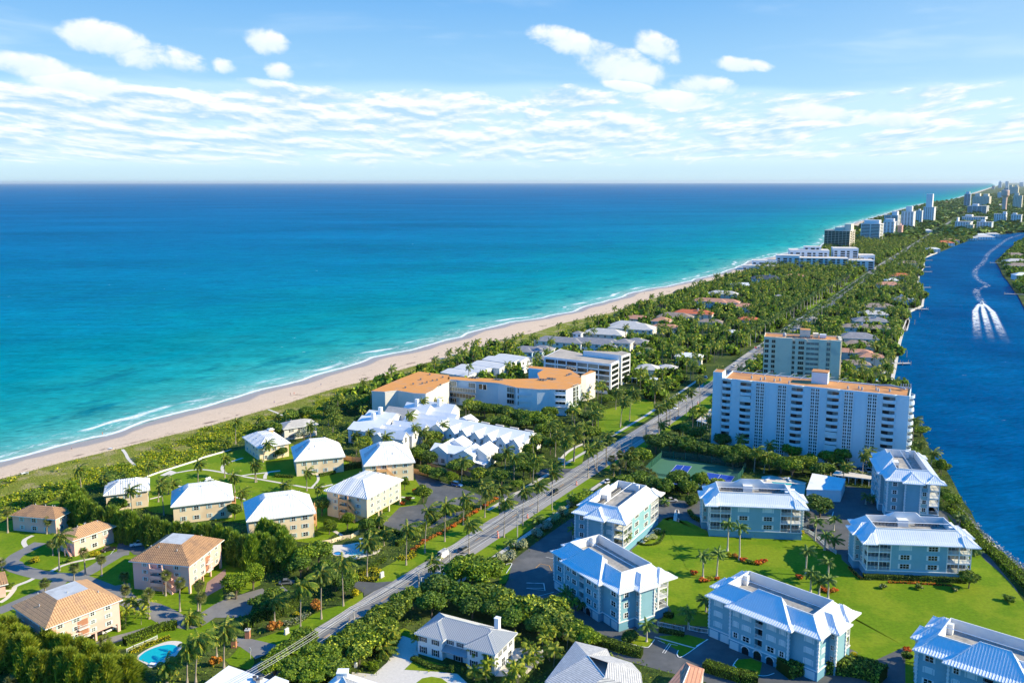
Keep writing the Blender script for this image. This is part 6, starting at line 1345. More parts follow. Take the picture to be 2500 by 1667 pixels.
row('l 685,710>695,610 800,640>810,560 480,740>490,660 1040,500>1030,400 1250,520>1255,450 1565,330>1570,260 1750,290>1755,240 1460,520>1465,470 1380,540>1385,490 730,790>735,700 790,790>800,690 240,790>270,710 130,790>120,730 1735,920>1740,780 1485,980>1490,800 1650,700>1690,570 1640,750>1680,660 960,560>985,510 1565,800>1562,570', 'coco', 'small coconut palm between dune and white houses', 'palms behind the dune', 'the grey roofed house', .8)
row('b 525,575>525,270 1655,1560>1660,1240 1980,1430>1990,1080 1915,1330>1905,1110 1475,1560>1470,1400 1665,1040>1680,990 1730,1560>1760,1180', 'coco', 'coconut palm in the pink house gardens', 'coconut palms of the pink houses', 'the left edge', 1.1)
row('c 255,1020>260,830 1630,640>1640,490 1225,1330>1210,1260', 'coco', 'lone coconut palm on the near verge', GRD, 'the brick gatepost', .95)
row('q 430,1400>445,1170 e 1820,1240>1810,1110 e 1900,1240>1895,1110 A 1850,1030>1860,930 A 2280,680>2290,590 e 1130,1000>1125,950 e 1580,770>1575,720 e 1430,830>1440,760', 'royal', 'squat leafy palm against the teal blocks', 'palms round the teal blocks', 'the road', .85, 'royal_palm')
row('f 1868,640>1870,440 1990,630>2005,420 2085,400>2095,160 2190,480>2195,190 f 1740,1090>1740,950 1370,1200>1372,1050 f 680,880>660,770 800,920>790,850 g 785,500>795,320 820,620>825,480 880,640>890,540 945,665>950,530 945,560>950,400 70,760>65,680 850,250>865,110 985,180>995,95 920,320>930,210 990,320>990,240 1890,140>1890,80 1980,350>1990,335', 'royal', 'royal palm on the condo lawn', 'royal palms of the condo lawn', 'the teal block by the road', .95, 'royal_palm')
row('i 270,590>285,500 330,600>335,510 90,1060>70,990 700,900>710,820 760,890>770,830 h 1250,320>1245,190 1295,310>1300,190 h 640,240>670,230 270,840>285,800', 'royal', 'palm in the hedge gaps below the high-rise', 'palms below the high-rise', 'the garage building', .8, 'royal_palm')
row('b 655,670>655,545 755,610>740,410 900,620>895,470 400,770>395,680 70,240>65,50 415,250>420,130 1100,690>1095,620 1110,830>1110,740 1465,795>1465,610 1590,935>1590,675 1750,930>1760,700 1770,990>1775,805 1320,1000>1310,770 470,440>455,330 20,570>5,500 1225,1560>1700,1560' .replace(' 1225,1560>1700,1560', ''), 'sabal', 'round headed fan palm', 'fan palms of the pink houses', 'the crossing of the drives', 1.05, 'fan_palm')
row('b 100,1620>100,1560 280,1480>250,1320 J 860,1000>860,980', 'sabal', 'round fan palm in the bottom left corner', 'fan palms of the pink houses', 'the left edge', 1.1, 'fan_palm')
for k, (c, x, y, h) in enumerate([('D', 590, 760, 4), ('D', 650, 740, 5), ('D', 700, 700, 6), ('D', 560, 700, 5), ('D', 740, 650, 6.5), ('D', 760, 790, 4), ('D', 880, 830, 4), ('D', 940, 840, 4), ('D', 640, 680, 6), ('h', 120, 620, 4.5), ('h', 60, 590, 4.5)]):
    palm_at(G(c, x, y), h, .4, 'sabal', 'shaggy grey green fan palm, %s of the clump beside the tennis fence' % ORD[k], 'fan palms by the tennis court', 1.15, name='fan_palm')
# yellow-green clumping palms
k = 0
for c, x, y, n, lab in (('b', 1180, 1000, 7, 'between the sunlit pink block and the lawn'), ('b', 850, 1560, 5, 'on the bottom edge left of the pool'), ('b', 560, 1540, 4, 'in the bottom left pines'), ('b', 240, 1020, 3, 'against the dark clay roof'), ('c', 1100, 400, 6, 'beside the turquoise pool'), ('K', 1180, 600, 7, 'right of the house pool'), ('K', 1070, 760, 7, 'below the house pool'),
        ('K', 570, 700, 5, 'before the navy shutters'), ('K', 160, 640, 4, 'at the navy shuttered house front'), ('K', 600, 850, 6, 'on the bottom edge under the grey roof'), ('K', 870, 660, 2, 'in the pot by the pool terrace'), ('f', 600, 1060, 6, 'under the big dark tree belt'), ('d', 640, 330, 1, 'x'), ('h', 1680, 950, 2, 'right of the glazed porches'), ('c', 1200, 1250, 4, 'in the hedge of the pale drive'), ('J', 750, 90, 3, 'climbing the pink wall'), ('K', 900, 870, 6, 'on the bottom edge beside the weathered slab roof'),
        ('h', 1400, 340, 6, 'in the dark belt before the high-rise'), ('h', 1620, 330, 5, 'at the right end of the dark belt'), ('h', 1180, 320, 4, 'in the middle of the dark belt'), ('e', 600, 280, 2, 'between the gabled rows'), ('e', 480, 240, 2, 'left of the gabled rows'), ('X', 620, 720, 6, 'in the garden right of the beige tower'), ('X', 800, 690, 4, 'round the small turquoise pool')):
    for i in range(n):
        k += 1; p = G(c, x, y) + Vector((random.uniform(-3.5, 3.5), random.uniform(-4, 4))); palm_at(p, random.uniform(2.2, 5.), random.uniform(-.6, .6), 'areca', 'yellow green feather palm ' + lab if lab != 'x' else 'yellow green feather palm by the cream wall', 'feather palms ' + (lab if lab != 'x' else 'by the cream wall'), random.uniform(1.0, 1.5), name='feather_palm')
# ------------------------------------------------------------------ pine screens (soft needles combed by the wind)
def along(s, n, w=0.):
    pts = P(s); D_ = [0]
    for a, b in zip(pts[:-1], pts[1:]): D_.append(D_[-1] + (b - a).length)
    out = []
    for k in range(n):
        t = (k + .5) / n * D_[-1]; i = max(j for j in range(len(D_)) if D_[j] <= t); i = min(i, len(pts) - 2); u = (t - D_[i]) / (D_[i + 1] - D_[i]); d = (pts[i + 1] - pts[i]).normalized()
        out.append(pts[i].lerp(pts[i + 1], u) + Vector((-d.y, d.x)) * random.uniform(-w, w) + d * random.uniform(-.6, .6))
    return out
for k, p in enumerate(along('Z6 a 560,800 800,930 1100,1010 1400,1050 1800,1100 2050,1180 2250,1230 d 450,1180 640,1230 760,1250', 27, 1.2)):
    tree_at(p, random.uniform(2.6, 3.3), random.uniform(8.5, 10.5), 'pine', 'feathery pine in the long screen between pink and cream houses', 'pine screen between pink and cream houses', 'pine_tree', 'pine tree', zlo=.02)
for k, p in enumerate(along('Z6 a 620,720 680,780 740,830', 4, 1.)): tree_at(p, 3.1, 9.5, 'pine', 'feathery pine at the dune end of the long screen', 'pine screen dune end', 'pine_tree', 'pine tree', zlo=.02)
for k, p in enumerate(along('Z6 d 520,1060 640,1140 700,1200', 5, 1.)): tree_at(p, 3.4, 10, 'pine', 'tall feathery pine before the cream block nearest the screen', 'tall pines at the cream block', 'pine_tree', 'pine tree', zlo=.02)
for k, p in enumerate(along('Z5 b -60,1060 200,1180 480,1260 760,1330 1000,1400 1150,1440', 16, 1.8) + along('Z5 b -60,1200 300,1350 700,1440 1000,1520', 11, 1.8)):
    tree_at(p, random.uniform(2.8, 3.6), random.uniform(7.5, 9.5), 'spine', 'bright feathery pine in the bottom left thicket', 'bottom left pine thicket', 'pine_tree', 'pine tree', zlo=.02)
# ------------------------------------------------------------------ broadleaf trees
T_ = lambda c, x, y, r, h, kind, label, group=None, **k: tree_at(G(c, x, y, h * .58), r, h, kind, label, group, **k)
for a in (('b', 2080, 690, 5.2, 8, 'bright', 'round bright green bushy tree beside the pink car ports'), ('c', 60, 610, 4.5, 8, 'bright', 'second bright bushy tree right of the car ports'), ('c', 735, 175, 3.2, 5.5, 'bright', 'small round tree before the four storey cream block'), ('c', 895, 125, 3, 6.5, 'bright', 'small round tree against the cream stair tower'), ('e', 365, 590, 3.2, 5.6, 'bright', 'round bright tree in the dark parking lot'),
          ('d', 1030, 840, 3.4, 7, 'grape', 'glossy tree in the gap between two cream blocks'), ('d', 260, 880, 3, 6, 'dark', 'dark tree behind the white roof corner'), ('d', 680, 370, 2.8, 5.5, 'dark', 'dark bush tree between two cream houses'), ('d', 1760, 640, 2.4, 5.5, 'bright', 'upright green tree at the apricot stair'), ('d', 540, 150, 5.5, 6, 'mid', 'wide dune side tree left of the white roofed house'), ('d', 600, 190, 4, 5.5, 'mid', 'green tree touching the cream chimney tower house'),
          ('d', 1900, 400, 4, 7, 'mid', 'tree behind the pale parking wall'), ('D', 860, 560, 5, 8, 'mid', 'rounded tree with pale green top beside the tennis court'), ('D', 770, 550, 3.6, 7, 'dark', 'dark tree left of the pale green topped one'), ('h', 1775, 830, 6, 8, 'dark', 'round dark tree in front of the garage building'), ('h', 430, 110, 4.5, 7, 'dark', 'dark bluish tree by the carport left of the high-rise'), ('g', 1960, 520, 3, 5.5, 'grape', 'pale glossy tree at the right corner of the porch block'),
          ('i', 1600, 850, 3.4, 6, 'mid', 'tree at the water behind the tallest teal block'), ('i', 1490, 500, 2.4, 8, 'mid', 'tree top showing behind the tallest teal roof'), ('g', 2440 - 0, 880, 3, 4, 'mid', 'x'), ('d', 1740 + 100, 1180, 0, 0, '', '')):
    if a[-1] in ('x', ''): continue
    T_(*a)
GB = 'dark tree belt before the white house'
for k, (c, x, y, r, h, kd) in enumerate((('A', 1200, 1290, 5.5, 8, 'mid'), ('A', 1500, 1330, 5.5, 8, 'mid'), ('c', 1900, 560, 5.5, 8.5, 'mid'), ('c', 2100, 600, 5.5, 8.5, 'mid'), ('c', 1700, 720, 5.5, 8, 'dark'), ('c', 1900, 780, 5.5, 7.5, 'dark'), ('c', 2120, 800, 5.5, 7.5, 'grape'), ('f', 120, 850, 5.5, 7.5, 'grape'), ('f', 330, 900, 5.2, 7.5, 'grape'), ('f', 500, 960, 5, 7.5, 'grape'),
        ('c', 1640, 860, 4.5, 7, 'dark'), ('c', 2000, 880, 4.5, 6.5, 'dark'), ('c', 2200, 920, 4.5, 6.5, 'dark'), ('f', 200, 1000, 4.5, 6.5, 'dark'), ('f', 420, 1060, 4.2, 6.5, 'dark'), ('f', 620, 1040, 4.4, 6.5, 'grape'), ('f', 760, 1100, 4, 6, 'mid'), ('f', 850, 1160, 3.4, 5.5, 'mid'), ('f', 560, 900, 4.6, 7.5, 'grape'))):
    T_(c, x, y, r, h, kd, '%s tree of the dense belt between road and white house, %s from the road' % ({'mid': 'sunlit green', 'dark': 'deep green', 'grape': 'glossy leaved'}[kd], ORD[k]), GB)
for k, (c, x, y, r, h, kd) in enumerate((('c', 1470, 800, 3.6, 6.5, 'grape'), ('c', 1370, 860, 3.6, 6.5, 'grape'), ('c', 1300, 940, 3.8, 6.5, 'grape'), ('c', 1190, 960, 3.6, 6.5, 'grape'), ('c', 1100, 1040, 3.8, 6.5, 'grape'), ('c', 1010, 1110, 3.8, 6.5, 'grape'), ('c', 920, 1180, 3.8, 6.5, 'grape'), ('c', 1060, 1200, 4, 6.5, 'grape'), ('c', 1200, 1130, 3.6, 6, 'grape'), ('c', 830, 1240, 3.8, 6, 'grape'), ('c', 1000, 1300, 3.6, 6, 'grape'), ('c', 1240, 1060, 3.4, 6, 'mid'))):
    T_(c, x, y, r, h, kd, 'yellow green sea grape along the near road side, %s from the big tree belt' % ORD[k], 'sea grapes along the near road side')
for k, (c, x, y, r, h) in enumerate((('c', 520, 1160, 3.8, 6), ('c', 430, 1250, 4, 6), ('c', 330, 1330, 4, 6), ('c', 250, 1420, 3.8, 6), ('c', 560, 1290, 4, 6), ('c', 700, 1330, 4.2, 6), ('c', 620, 1430, 4, 6), ('c', 450, 1420, 4, 6), ('c', 780, 1440, 4, 5.5), ('c', 380, 1500, 3.6, 5), ('c', 560, 1540, 3.6, 5))):
    T_(c, x, y, r, h, 'mid', 'open crowned tree with pale branches under the wires, %s from the road bend' % ORD[k], 'open crowned trees under the wires')
for k, (c, x, y, r, h, kd) in enumerate((('c', 540, 440, 4.6, 8, 'mid'), ('c', 640, 400, 4.4, 8, 'mid'), ('c', 480, 520, 4, 7, 'dark'), ('c', 790, 640, 4, 7, 'dark'), ('c', 870, 700, 3.4, 6, 'dark'), ('c', 910, 650, 3, 6, 'grape'), ('c', 250, 800, 3.4, 5.5, 'grape'), ('c', 130, 860, 3.6, 5, 'dark'), ('c', 700, 560, 4, 7, 'dark'), ('c', 320, 440, 3.6, 7, 'dark'), ('c', 1120, 260, 3, 6, 'dark'), ('d', 1430, 1010, 3, 6, 'dark'))):
    T_(c, x, y, r, h, kd, '%s tree between pink car ports and road, %s from the drive' % ({'mid': 'green', 'dark': 'shady', 'grape': 'glossy'}[kd], ORD[k]), 'trees between pink car ports and road')
for k, (c, x, y, r, h, kd) in enumerate((('h', 200, 230, 6, 9, 'dark'), ('h', 340, 220, 6.5, 9, 'dark'), ('h', 480, 250, 6, 9, 'dark'), ('h', 620, 300, 5, 8, 'dark'), ('h', 760, 310, 5, 8, 'dark'), ('h', 880, 320, 5.5, 8, 'dark'), ('h', 1020, 330, 5.5, 8.5, 'dark'), ('h', 1150, 370, 5, 8, 'grape'), ('h', 1290, 400, 4.6, 8, 'grape'), ('h', 1400, 430, 4.6, 8, 'dark'), ('h', 1500, 440, 4.6, 8, 'grape'), ('h', 1610, 430, 4.4, 7.5, 'grape'), ('h', 1690, 400, 4, 7, 'mid'), ('h', 560, 280, 5, 8, 'dark'), ('h', 940, 400, 4.5, 7, 'dark'), ('h', 1700, 490, 3, 5, 'mid'))):
    T_(c, x, y, r, h, kd, 'dark rounded tree in the belt between courts and high-rise, %s from the road' % ORD[k], 'tree belt between courts and high-rise')
for k, (c, x, y, r, h, kd) in enumerate((('u', 540, 40, 4, 7, 'mid'), ('u', 640, 80, 4.5, 8, 'dark'), ('u', 760, 100, 5, 8, 'dark'), ('u', 880, 110, 5, 8, 'dark'), ('u', 980, 150, 5, 8, 'dark'), ('u', 1080, 160, 6, 9, 'dark'), ('u', 1180, 180, 6, 9, 'mid'), ('u', 1280, 220, 5.5, 8.5, 'mid'), ('u', 1100, 230, 5, 7, 'dark'), ('u', 1290, 310, 5, 8, 'mid'), ('B', 1180, 120, 4.5, 8, 'dark'), ('B', 1330, 160, 4.5, 8, 'mid'), ('B', 960, 400, 4, 7.5, 'dark'), ('B', 900, 520, 4, 7, 'dark'), ('B', 1010, 560, 3.6, 6.5, 'dark'), ('B', 800, 800, 3, 4.5, 'mid'), ('u', 460, 30, 3.6, 7, 'mid'), ('e', 110, 350, 3.4, 7, 'dark'), ('e', 60, 380, 3.2, 7, 'mid'))):
    T_(c, x, y, r, h, kd, '%s tree in the grove behind the gabled row, %s from the dune side' % ({'mid': 'green', 'dark': 'dark'}[kd], ORD[k]), 'grove behind the gabled row')
# silver leaved shrubs, crotons, clipped balls
for k, (c, x, y, r, h) in enumerate((('A', 2050, 950, 2.3, 4), ('A', 1860, 1130, 2.4, 4), ('A', 1700, 1180, 2.4, 4), ('A', 1590, 1230, 2.2, 3.4), ('e', 1200, 1010, 2.3, 4), ('e', 1280, 940, 2.3, 4), ('e', 1350, 890, 2.3, 4), ('e', 1120, 1080, 2.2, 3.8), ('e', 1420, 820, 2, 3.6), ('e', 1500, 770, 2, 3.6), ('B', 1700, 1080, 2, 3.6), ('B', 1850, 980, 2, 3.4))):
    bush(c, x, y, r, h, 'silver', 'silver grey bush on the strip beside the condo drive, %s from the big tree' % ORD[k], 'silver bushes beside the condo drive', 'silver_bush')
T_('d', 870, 205, 4.6, 6.5, 'silver', 'bare looking silver grey tree in front of the grey roofed white house')
for k, (c, x, y) in enumerate((('v', 1250, 290), ('v', 1290, 300), ('v', 1180, 340))): T_(c, x, y, 4, 7, 'silver', 'silvery blue fan palm crown in the big grove, %s from the mansion' % ORD[k], 'silvery crowns in the grove')
n_ = 0
for c, x, y, r, h, kd, lab in (('b', 1905, 1370, 1.9, 2.6, 'rust', 'rusty orange bush below the coconut palms, bottom edge'), ('c', 255, 1060, 2.6, 3, 'rust', 'big rusty orange bush beside the brick gatepost'), ('c', 620, 880, 2.5, 3.2, 'rust', 'big rusty bush between two tall palms'), ('f', 1790, 590, 1.4, 1.6, 'croton', 'lone red bush on the big lawn'), ('f', 1865, 655, 1.5, 1.5, 'croton', 'red bush at the foot of the first royal palm'), ('f', 1935, 640, 1.4, 1.4, 'gold', 'yellow bush between two royal palms'), ('f', 1990, 640, 1, 1.2, 'croton', 'red bush at the foot of the second royal palm'), ('f', 1905, 660, 1, 1, 'rust', 'orange bush in the royal palm bed'),
        ('h', 910, 1310, 1.5, 1.5, 'gold', 'yellow bush left in the curved flower bed'), ('h', 965, 1320, 1.5, 1.5, 'rust', 'orange bush in the curved flower bed'), ('h', 1030, 1350, 1.5, 1.6, 'croton', 'red bush at the tall palm of the curved bed'), ('h', 1090, 1370, 1.5, 1.6, 'dbush', 'dark green bush in the curved bed'), ('h', 1140, 1385, 1.3, 1.4, 'gold', 'golden bush in the curved bed'), ('h', 1185, 1380, 1.5, 1.7, 'croton', 'large red bush at the end of the curved bed'), ('h', 1225, 1365, 1.4, 1.9, 'croton', 'tall yellow tipped red bush ending the curved bed'),
        ('g', 745, 510, 1.4, 1.6, 'croton', 'red bush beside the shadow edge'), ('g', 900, 590, 1.4, 1.5, 'rust', 'orange bush left in the three palm bed'), ('g', 935, 605, 1.5, 1.5, 'croton', 'red bush in the three palm bed'), ('g', 965, 610, 1.4, 1.4, 'rust', 'orange bush at the stout palm of the bed'), ('g', 995, 605, 1.2, 1.3, 'croton', 'dark red bush ending the three palm bed'), ('d', 1855, 715, 1.3, 2.6, 'croton', 'dark red shrub near the cream block corner'), ('d', 1800, 780, 1.5, 1.8, 'croton', 'red shrubs beside the cream path'), ('d', 1750, 820, 1.4, 1.6, 'croton', 'red shrub against the cream wall'),
        ('d', 1910, 720, 1.8, 2.6, 'bush', 'drooping light green bush at the parking corner'), ('b', 310, 480, 2.4, 1.8, 'gold', 'yellow green rounded bush on the pink lawn'), ('b', 850, 420, 2.2, 2, 'gold', 'yellow green bush at the pink house corner'), ('b', 605, 480, 1.6, 1.8, 'bush', 'green bush by the pink stair'), ('b', 1095, 1065, 1.2, 1.6, 'dbush', 'clipped dark green ball by the pink block'), ('b', 90, 700, 1.6, 1.6, 'bush', 'green bush at the left edge canopy'), ('b', 30, 625, 1.8, 1.6, 'dbush', 'dark bush at the left edge'), ('b', 2040, 790, 1.8, 1.6, 'silver', 'grey green tuft under the round bushy tree'), ('b', 780, 210, 2, 2.4, 'bright', 'light green bush in front of the pines'),
        ('c', 1130, 1420, 1.3, 2.2, 'bright', 'clipped ball bush near the white mailbox'), ('c', 1070, 1400, 1.5, 1.8, 'bush', 'green bush left of the clipped ball'), ('c', 1160, 1380, 1.2, 1.6, 'bush', 'small bush behind the clipped ball'), ('c', 960, 770, 1.8, 2.8, 'gold', 'yellow variegated bush at the side drive'), ('c', 440, 955, 1.6, 1.1, 'gold', 'low yellow plant on the sand bed'), ('K', 345, 770, 1., 2.6, 'dbush', 'clipped cone left of the navy front door'), ('K', 440, 790, 1., 2.6, 'dbush', 'clipped cone right of the navy front door'), ('h', 215, 1090, 2, 1.9, 'flower', 'white flowering shrub in the kidney shaped bed'), ('h', 165, 1130, 2, 1.4, 'silver', 'grey green shrub in the kidney shaped bed'), ('h', 120, 1165, 1.8, 1.4, 'flower', 'white flowering shrub at the near end of the kidney bed'),
        ('h', 320, 695, 1.4, 2.4, 'bright', 'clipped green ball beside the tennis hedge'), ('h', 530, 790, 2.6, 4.5, 'dark', 'dark umbrella tree by the condo drive'), ('h', 1600, 1095, 1.6, 1.3, 'gold', 'yellow hedge ball at the porch corner'), ('h', 1245, 1130, .8, .9, 'rust', 'tiny orange bush by the porch hedge'), ('g', 1340, 575, 1.5, 1.6, 'flower', 'left pinkish tuft before the long hedge'), ('g', 1590, 580, 1.6, 1.8, 'flower', 'middle pinkish tuft before the long hedge'), ('g', 1850, 595, 1.5, 1.6, 'flower', 'right pinkish tuft before the long hedge'), ('g', 2250, 668, 2.2, 2.2, 'bush', 'lone spiky bush on the waterside lawn'), ('g', 1125, 1070, 1.5, 2, 'gold', 'yellow ball bush at the block end'), ('g', 1155, 1095, 1.5, 2, 'gold', 'second yellow ball bush at the block end'), ('g', 1515, 1030, 1.3, 1.6, 'croton', 'red bush at the corner of the cropped block'), ('g', 1510, 1075, 2, 3, 'dbush', 'dark bush at the corner of the cropped block'), ('f', 1230, 1150, 2.6, 3, 'dark', 'broad dark shrub on the drive island'), ('r', 450, 0, 0, 0, '', '')):
    if r: bush(c, x, y, r, h, kd, lab, None, kd + '_bush' if kd in ('rust', 'croton', 'gold', 'silver') else 'green_bush')
for k in range(22):
    p = P('A 320,1075 520,925 880,735 1170,555 1400,415 1660,245'); a = along('A 300,1090 520,925 700,830 880,735 1170,555 1400,400 1660,245', 22, .3)[k]; o = link('croton_bush', CR['rust0' if k % 3 else 'croton0']); o.location = (a.x, a.y, .4); o.scale = (1.3, 1.3, .8); tag(o, 'low orange red plant in the flower edging along the roadside lawn', 'shrub', 'orange edging along the roadside lawn')
# hedges
hedge('A 60,1000 330,820 520,700 760,520 950,450 1280,400', 1.6, 1.7, L_mid, 'trimmed green hedge hiding the cream parking court from the road')
hedge('c 1010,600 1090,560 1230,480', 1.4, 1.2, L_bright, 'low bright hedge leading from side drive to the pool'); hedge('c 1010,655 1140,665 1165,575 1070,580 1010,620', 1.8, .8, L_gold, 'yellow trimmed hedge block at the side drive corner')
hedge('A 100,1190 200,1210 300,1170 320,1090', 2.0, .7, L_gold, 'round yellow trimmed bed at the first bend', sm=4)
hedge('I 130,490 200,400 270,380 300,370', 1.5, 3.2, L_dark, 'tall clipped dark hedge behind the brick gatepost'); hedge('I 310,380 420,350 560,250', 1.6, 3.2, L_dark, 'tall clipped hedge behind the rusty bushes')
hedge('I 450,420 560,390 640,330', 2.2, .6, L_silver, 'low grey groundcover edging by the sand bed')
hedge('b 1100,1230 1230,1180 1420,1100 1560,1080', 2.6, 1.8, L_bright, 'bright loose hedge above the oval pool', sm=3); hedge('b 1150,1310 1300,1240 1500,1170', 1.2, .8, L_gold, 'yellow flower hedge along the white pool fence')
hedge('h 190,660 330,690 560,700', 2.2, 2.2, L_mid, 'trimmed hedge in front of the tennis court'); hedge('h 520,900 560,960 640,1000', 1.4, 1.2, L_dark, 'low dark hedge at the left of the porches', sm=3)
hedge('h 1060,1120 1150,1140 1210,1120 1360,1125', 1.8, 1.3, L_dark, 'wavy clipped hedge under the porches', sm=3); hedge('s 500,1160 1000,1170 1500,1190 2080,1220', 1.7, 1.5, L_dark, 'long dark hedge under the waterside porches'); hedge('s 880,1220 1300,1235 1850,1270', .8, .5, L_croton, 'thin red flower line before the long dark hedge')
hedge('s 270,990 340,1070 470,1180', .8, .7, L_rust, 'orange plant line along the block side wall')
hedge('i 500,610 600,630 770,670', 3.4, 3, L_silver, 'grey green loose hedge behind the garage court', dens=7, size=.25)
hedge('h 20,1190 70,1215 150,1220 230,1195 275,1130 280,1080', .7, .6, L_dark, 'low curved edging hedge of the kidney bed', sm=4)
hedge('f 1340,990 1500,960 1600,990', 2, 1.2, L_dark, 'clipped dark hedge at the block corner steps'); hedge('f 1480,1110 1600,1130 1700,1150', 1.6, 1, L_dark, 'dark hedge under the white railing'); hedge('f 1480,1045 1690,1085', .8, .7, L_rust, 'orange line of plants above the white railing'); hedge('f 1770,1090 1900,1110', .8, .7, L_rust, 'orange line of plants right of the steps')
hedge('i 1580,950 1680,1040 1790,1190 1900,1330 2020,1420 2150,1530 g 2230,440 2352,560 2500,700', 3.6, 1.6, L_bright, 'long salty green hedge on the bank between lawn and channel', sm=3, dens=7, size=.26)
hedge('d 620,590 780,600', 1.5, 1, L_mid, 'L shaped clipped hedge on the palm lawn'); hedge('d 1150,545 1380,505', 2.2, 2.2, L_dark, 'tall dark hedge between two cream blocks'); hedge('d 1010,590 1150,560', 1.6, 1.2, L_dark, 'low dark hedge at the cream block corner')
hedge('c 1340,1170 1310,1220 1280,1290 1230,1340', 2., 2.2, L_mid, 'hedge along the curve of the pale driveway', sm=3); hedge('K 20,700 160,770 320,790', 1.6, .9, L_dark, 'low hedge before the navy shutter windows')
hedge('f 900,1200 1050,1250 1200,1300 1330,1330', 2.6, 2, L_mid, 'hedge of mixed plants behind the weathered slab roof', sm=2); hedge('f 1880,1440 2000,1480 2200,1540 2352,1560', 3, 2.2, L_mid, 'hedge beside the terracotta roof')
hedge('g 620,1210 800,1170 1000,1180 1200,1210 1340,1260', 5, 3.2, L_grape, 'big glossy hedge mass below the shuttered teal block', sm=2, dens=7, size=.3)
hedge('v 1090,500 1200,520 1330,500', 4, 3.5, L_mid, 'green hedge behind the long carport', dens=7, size=.3); hedge('c 1150,190 1300,240 1500,300', 1.4, 1.4, L_dark, 'dark hedge below the cream block car ports')
# ------------------------------------------------------------------ poles and wires
POLE = []
def utility_pole(p, h, label, arms=1, mats=M_conc, r=.2):
    root = empty('utility_pole', (p.x, p.y, 0), math.atan2(RU.y, RU.x)); tag(root, label, 'utility pole', 'utility poles along the road')
    b = MB(); b.tube([(0, 0, 0), (0, 0, h)], [r, r * .7], 8); b.build('shaft', mats, root)
    for k in range(arms):
        z = h - .25 - k * 1.6; b = MB(); b.box(-.07, -1.3, z, .07, 1.3, z + .14); b.build('crossarm', M_grey, root)
    b = MB()
    for y in (-1.2, -.5, .5, 1.2): b.lathe([(.05, h - .1), (.08, h), (.05, h + .22)], 6, 0, (0, y))
    b.build('insulator', M_grey, root)
    if arms > 1: b = MB(); b.lathe([(.28, h - 2.9), (.3, h - 2.1), (.2, h - 2.)], 8, 0, (0, -.75)); b.build('transformer', M_grey, root)
    OCC.append((p.x, p.y, 1)); return root
PD = []
for k, (c, x, y, tx, ty, arms, w) in enumerate((('c', 957, 1095, 950, 912, 1, 0), ('c', 1530, 740, 1525, 575, 2, 0), ('A', 905, 1350, 902, 1055, 1, 0), ('A', 1980, 855, 1983, 400, 2, 0), ('B', 1358, 1212, 1358, 850, 1, 0), ('D', 645, 592, 642, 452, 1, 0), ('D', 755, 506, 748, 372, 1, 0), ('D', 890, 402, 890, 292, 2, 0), ('H', 1030, 800, 1032, 672, 2, 0), ('H', 1150, 768, 1148, 585, 1, 1), ('H', 1275, 690, 1276, 515, 1, 1))):
    p = G(c, x, y); h, _ = top_of(p, c, tx, ty); PD.append((p, h)); utility_pole(p, h, 'pale utility pole with %s, %s going away from us' % ('transformer' if arms > 1 else 'single crossarm', ORD[k]), arms, M_wood if w else M_conc)
for c, x, y, tx, ty, lab in (('c', 921, 1100, 916, 985, 'short wooden pole with lamp arm beside the nearest utility pole'), ('D', 629, 600, 628, 452, 'slim twin of the pole standing before the tennis trees'), ('D', 880, 466, 876, 300, 'slim twin pole before the dark tree belt'), ('K', 75, 130, 72, 0, 'pole half hidden in the big belt')):
    p = G(c, x, y); h, _ = top_of(p, c, tx, ty); root = empty('utility_pole', (p.x, p.y, 0)); tag(root, lab, 'utility pole'); b = MB(); b.tube([(0, 0, 0), (0, 0, h)], [.16, .12], 6); b.build('shaft', M_wood, root); b = MB(); b.tube([(0, 0, h - .6), (-1.4, .3, h - .2)], .06, 5); b.build('arm', M_grey, root)
M_wire = mat('overhead_wire', (.50, .50, .50), .5, var=0)
q0 = (G('c', 0, 1478), 9.5) if False else (PD[0][0] - RU * 46 - RN * .5, PD[0][1] + 1)
SP = [q0] + [PD[i] for i in (0, 1, 2, 3, 4, 5, 7, 8)] + [(R(330, -8), 10.), (R(400, -8), 10.)]
for k, (dy, dz, lab) in enumerate(((-1.2, .25, 'outer left'), (-.5, .25, 'inner left'), (.5, .25, 'inner right'), (1.2, .25, 'outer right'), (0, -2.6, 'lower'))):
    b = MB()
    for (p, h), (q, h2) in zip(SP[:-1], SP[1:]):
        pts = []
        for i in range(9):
            t = i / 8; m_ = p.lerp(q, t) - RN * dy; pts.append((m_.x, m_.y, h + (h2 - h) * t + dz - 4 * t * (1 - t) * .8))
        b.tube(pts, .045, 4, 0, False)
    o = b.build('power_line', M_wire); tag(o, 'pale overhead wire along the road, the %s one of five' % lab, 'power line', 'overhead wires')
p = G('j', 505, 420); b = MB(); b.tube([(0, 0, 0), (0, 0, 14)], [.12, .06], 6); o = b.build('flagpole', M_trim); o.location = (p.x, p.y, 0); tag(o, 'tall white flagpole beside the road left of the beige tower', 'flagpole'); b = MB(); b.poly([(0, .05, 13.6), (1.6, .2, 13.2), (1.7, .1, 12.1), (0, .05, 12.5)]); b.build('flag', mat('red_white_cloth', (.6, .12, .12), .8), o)
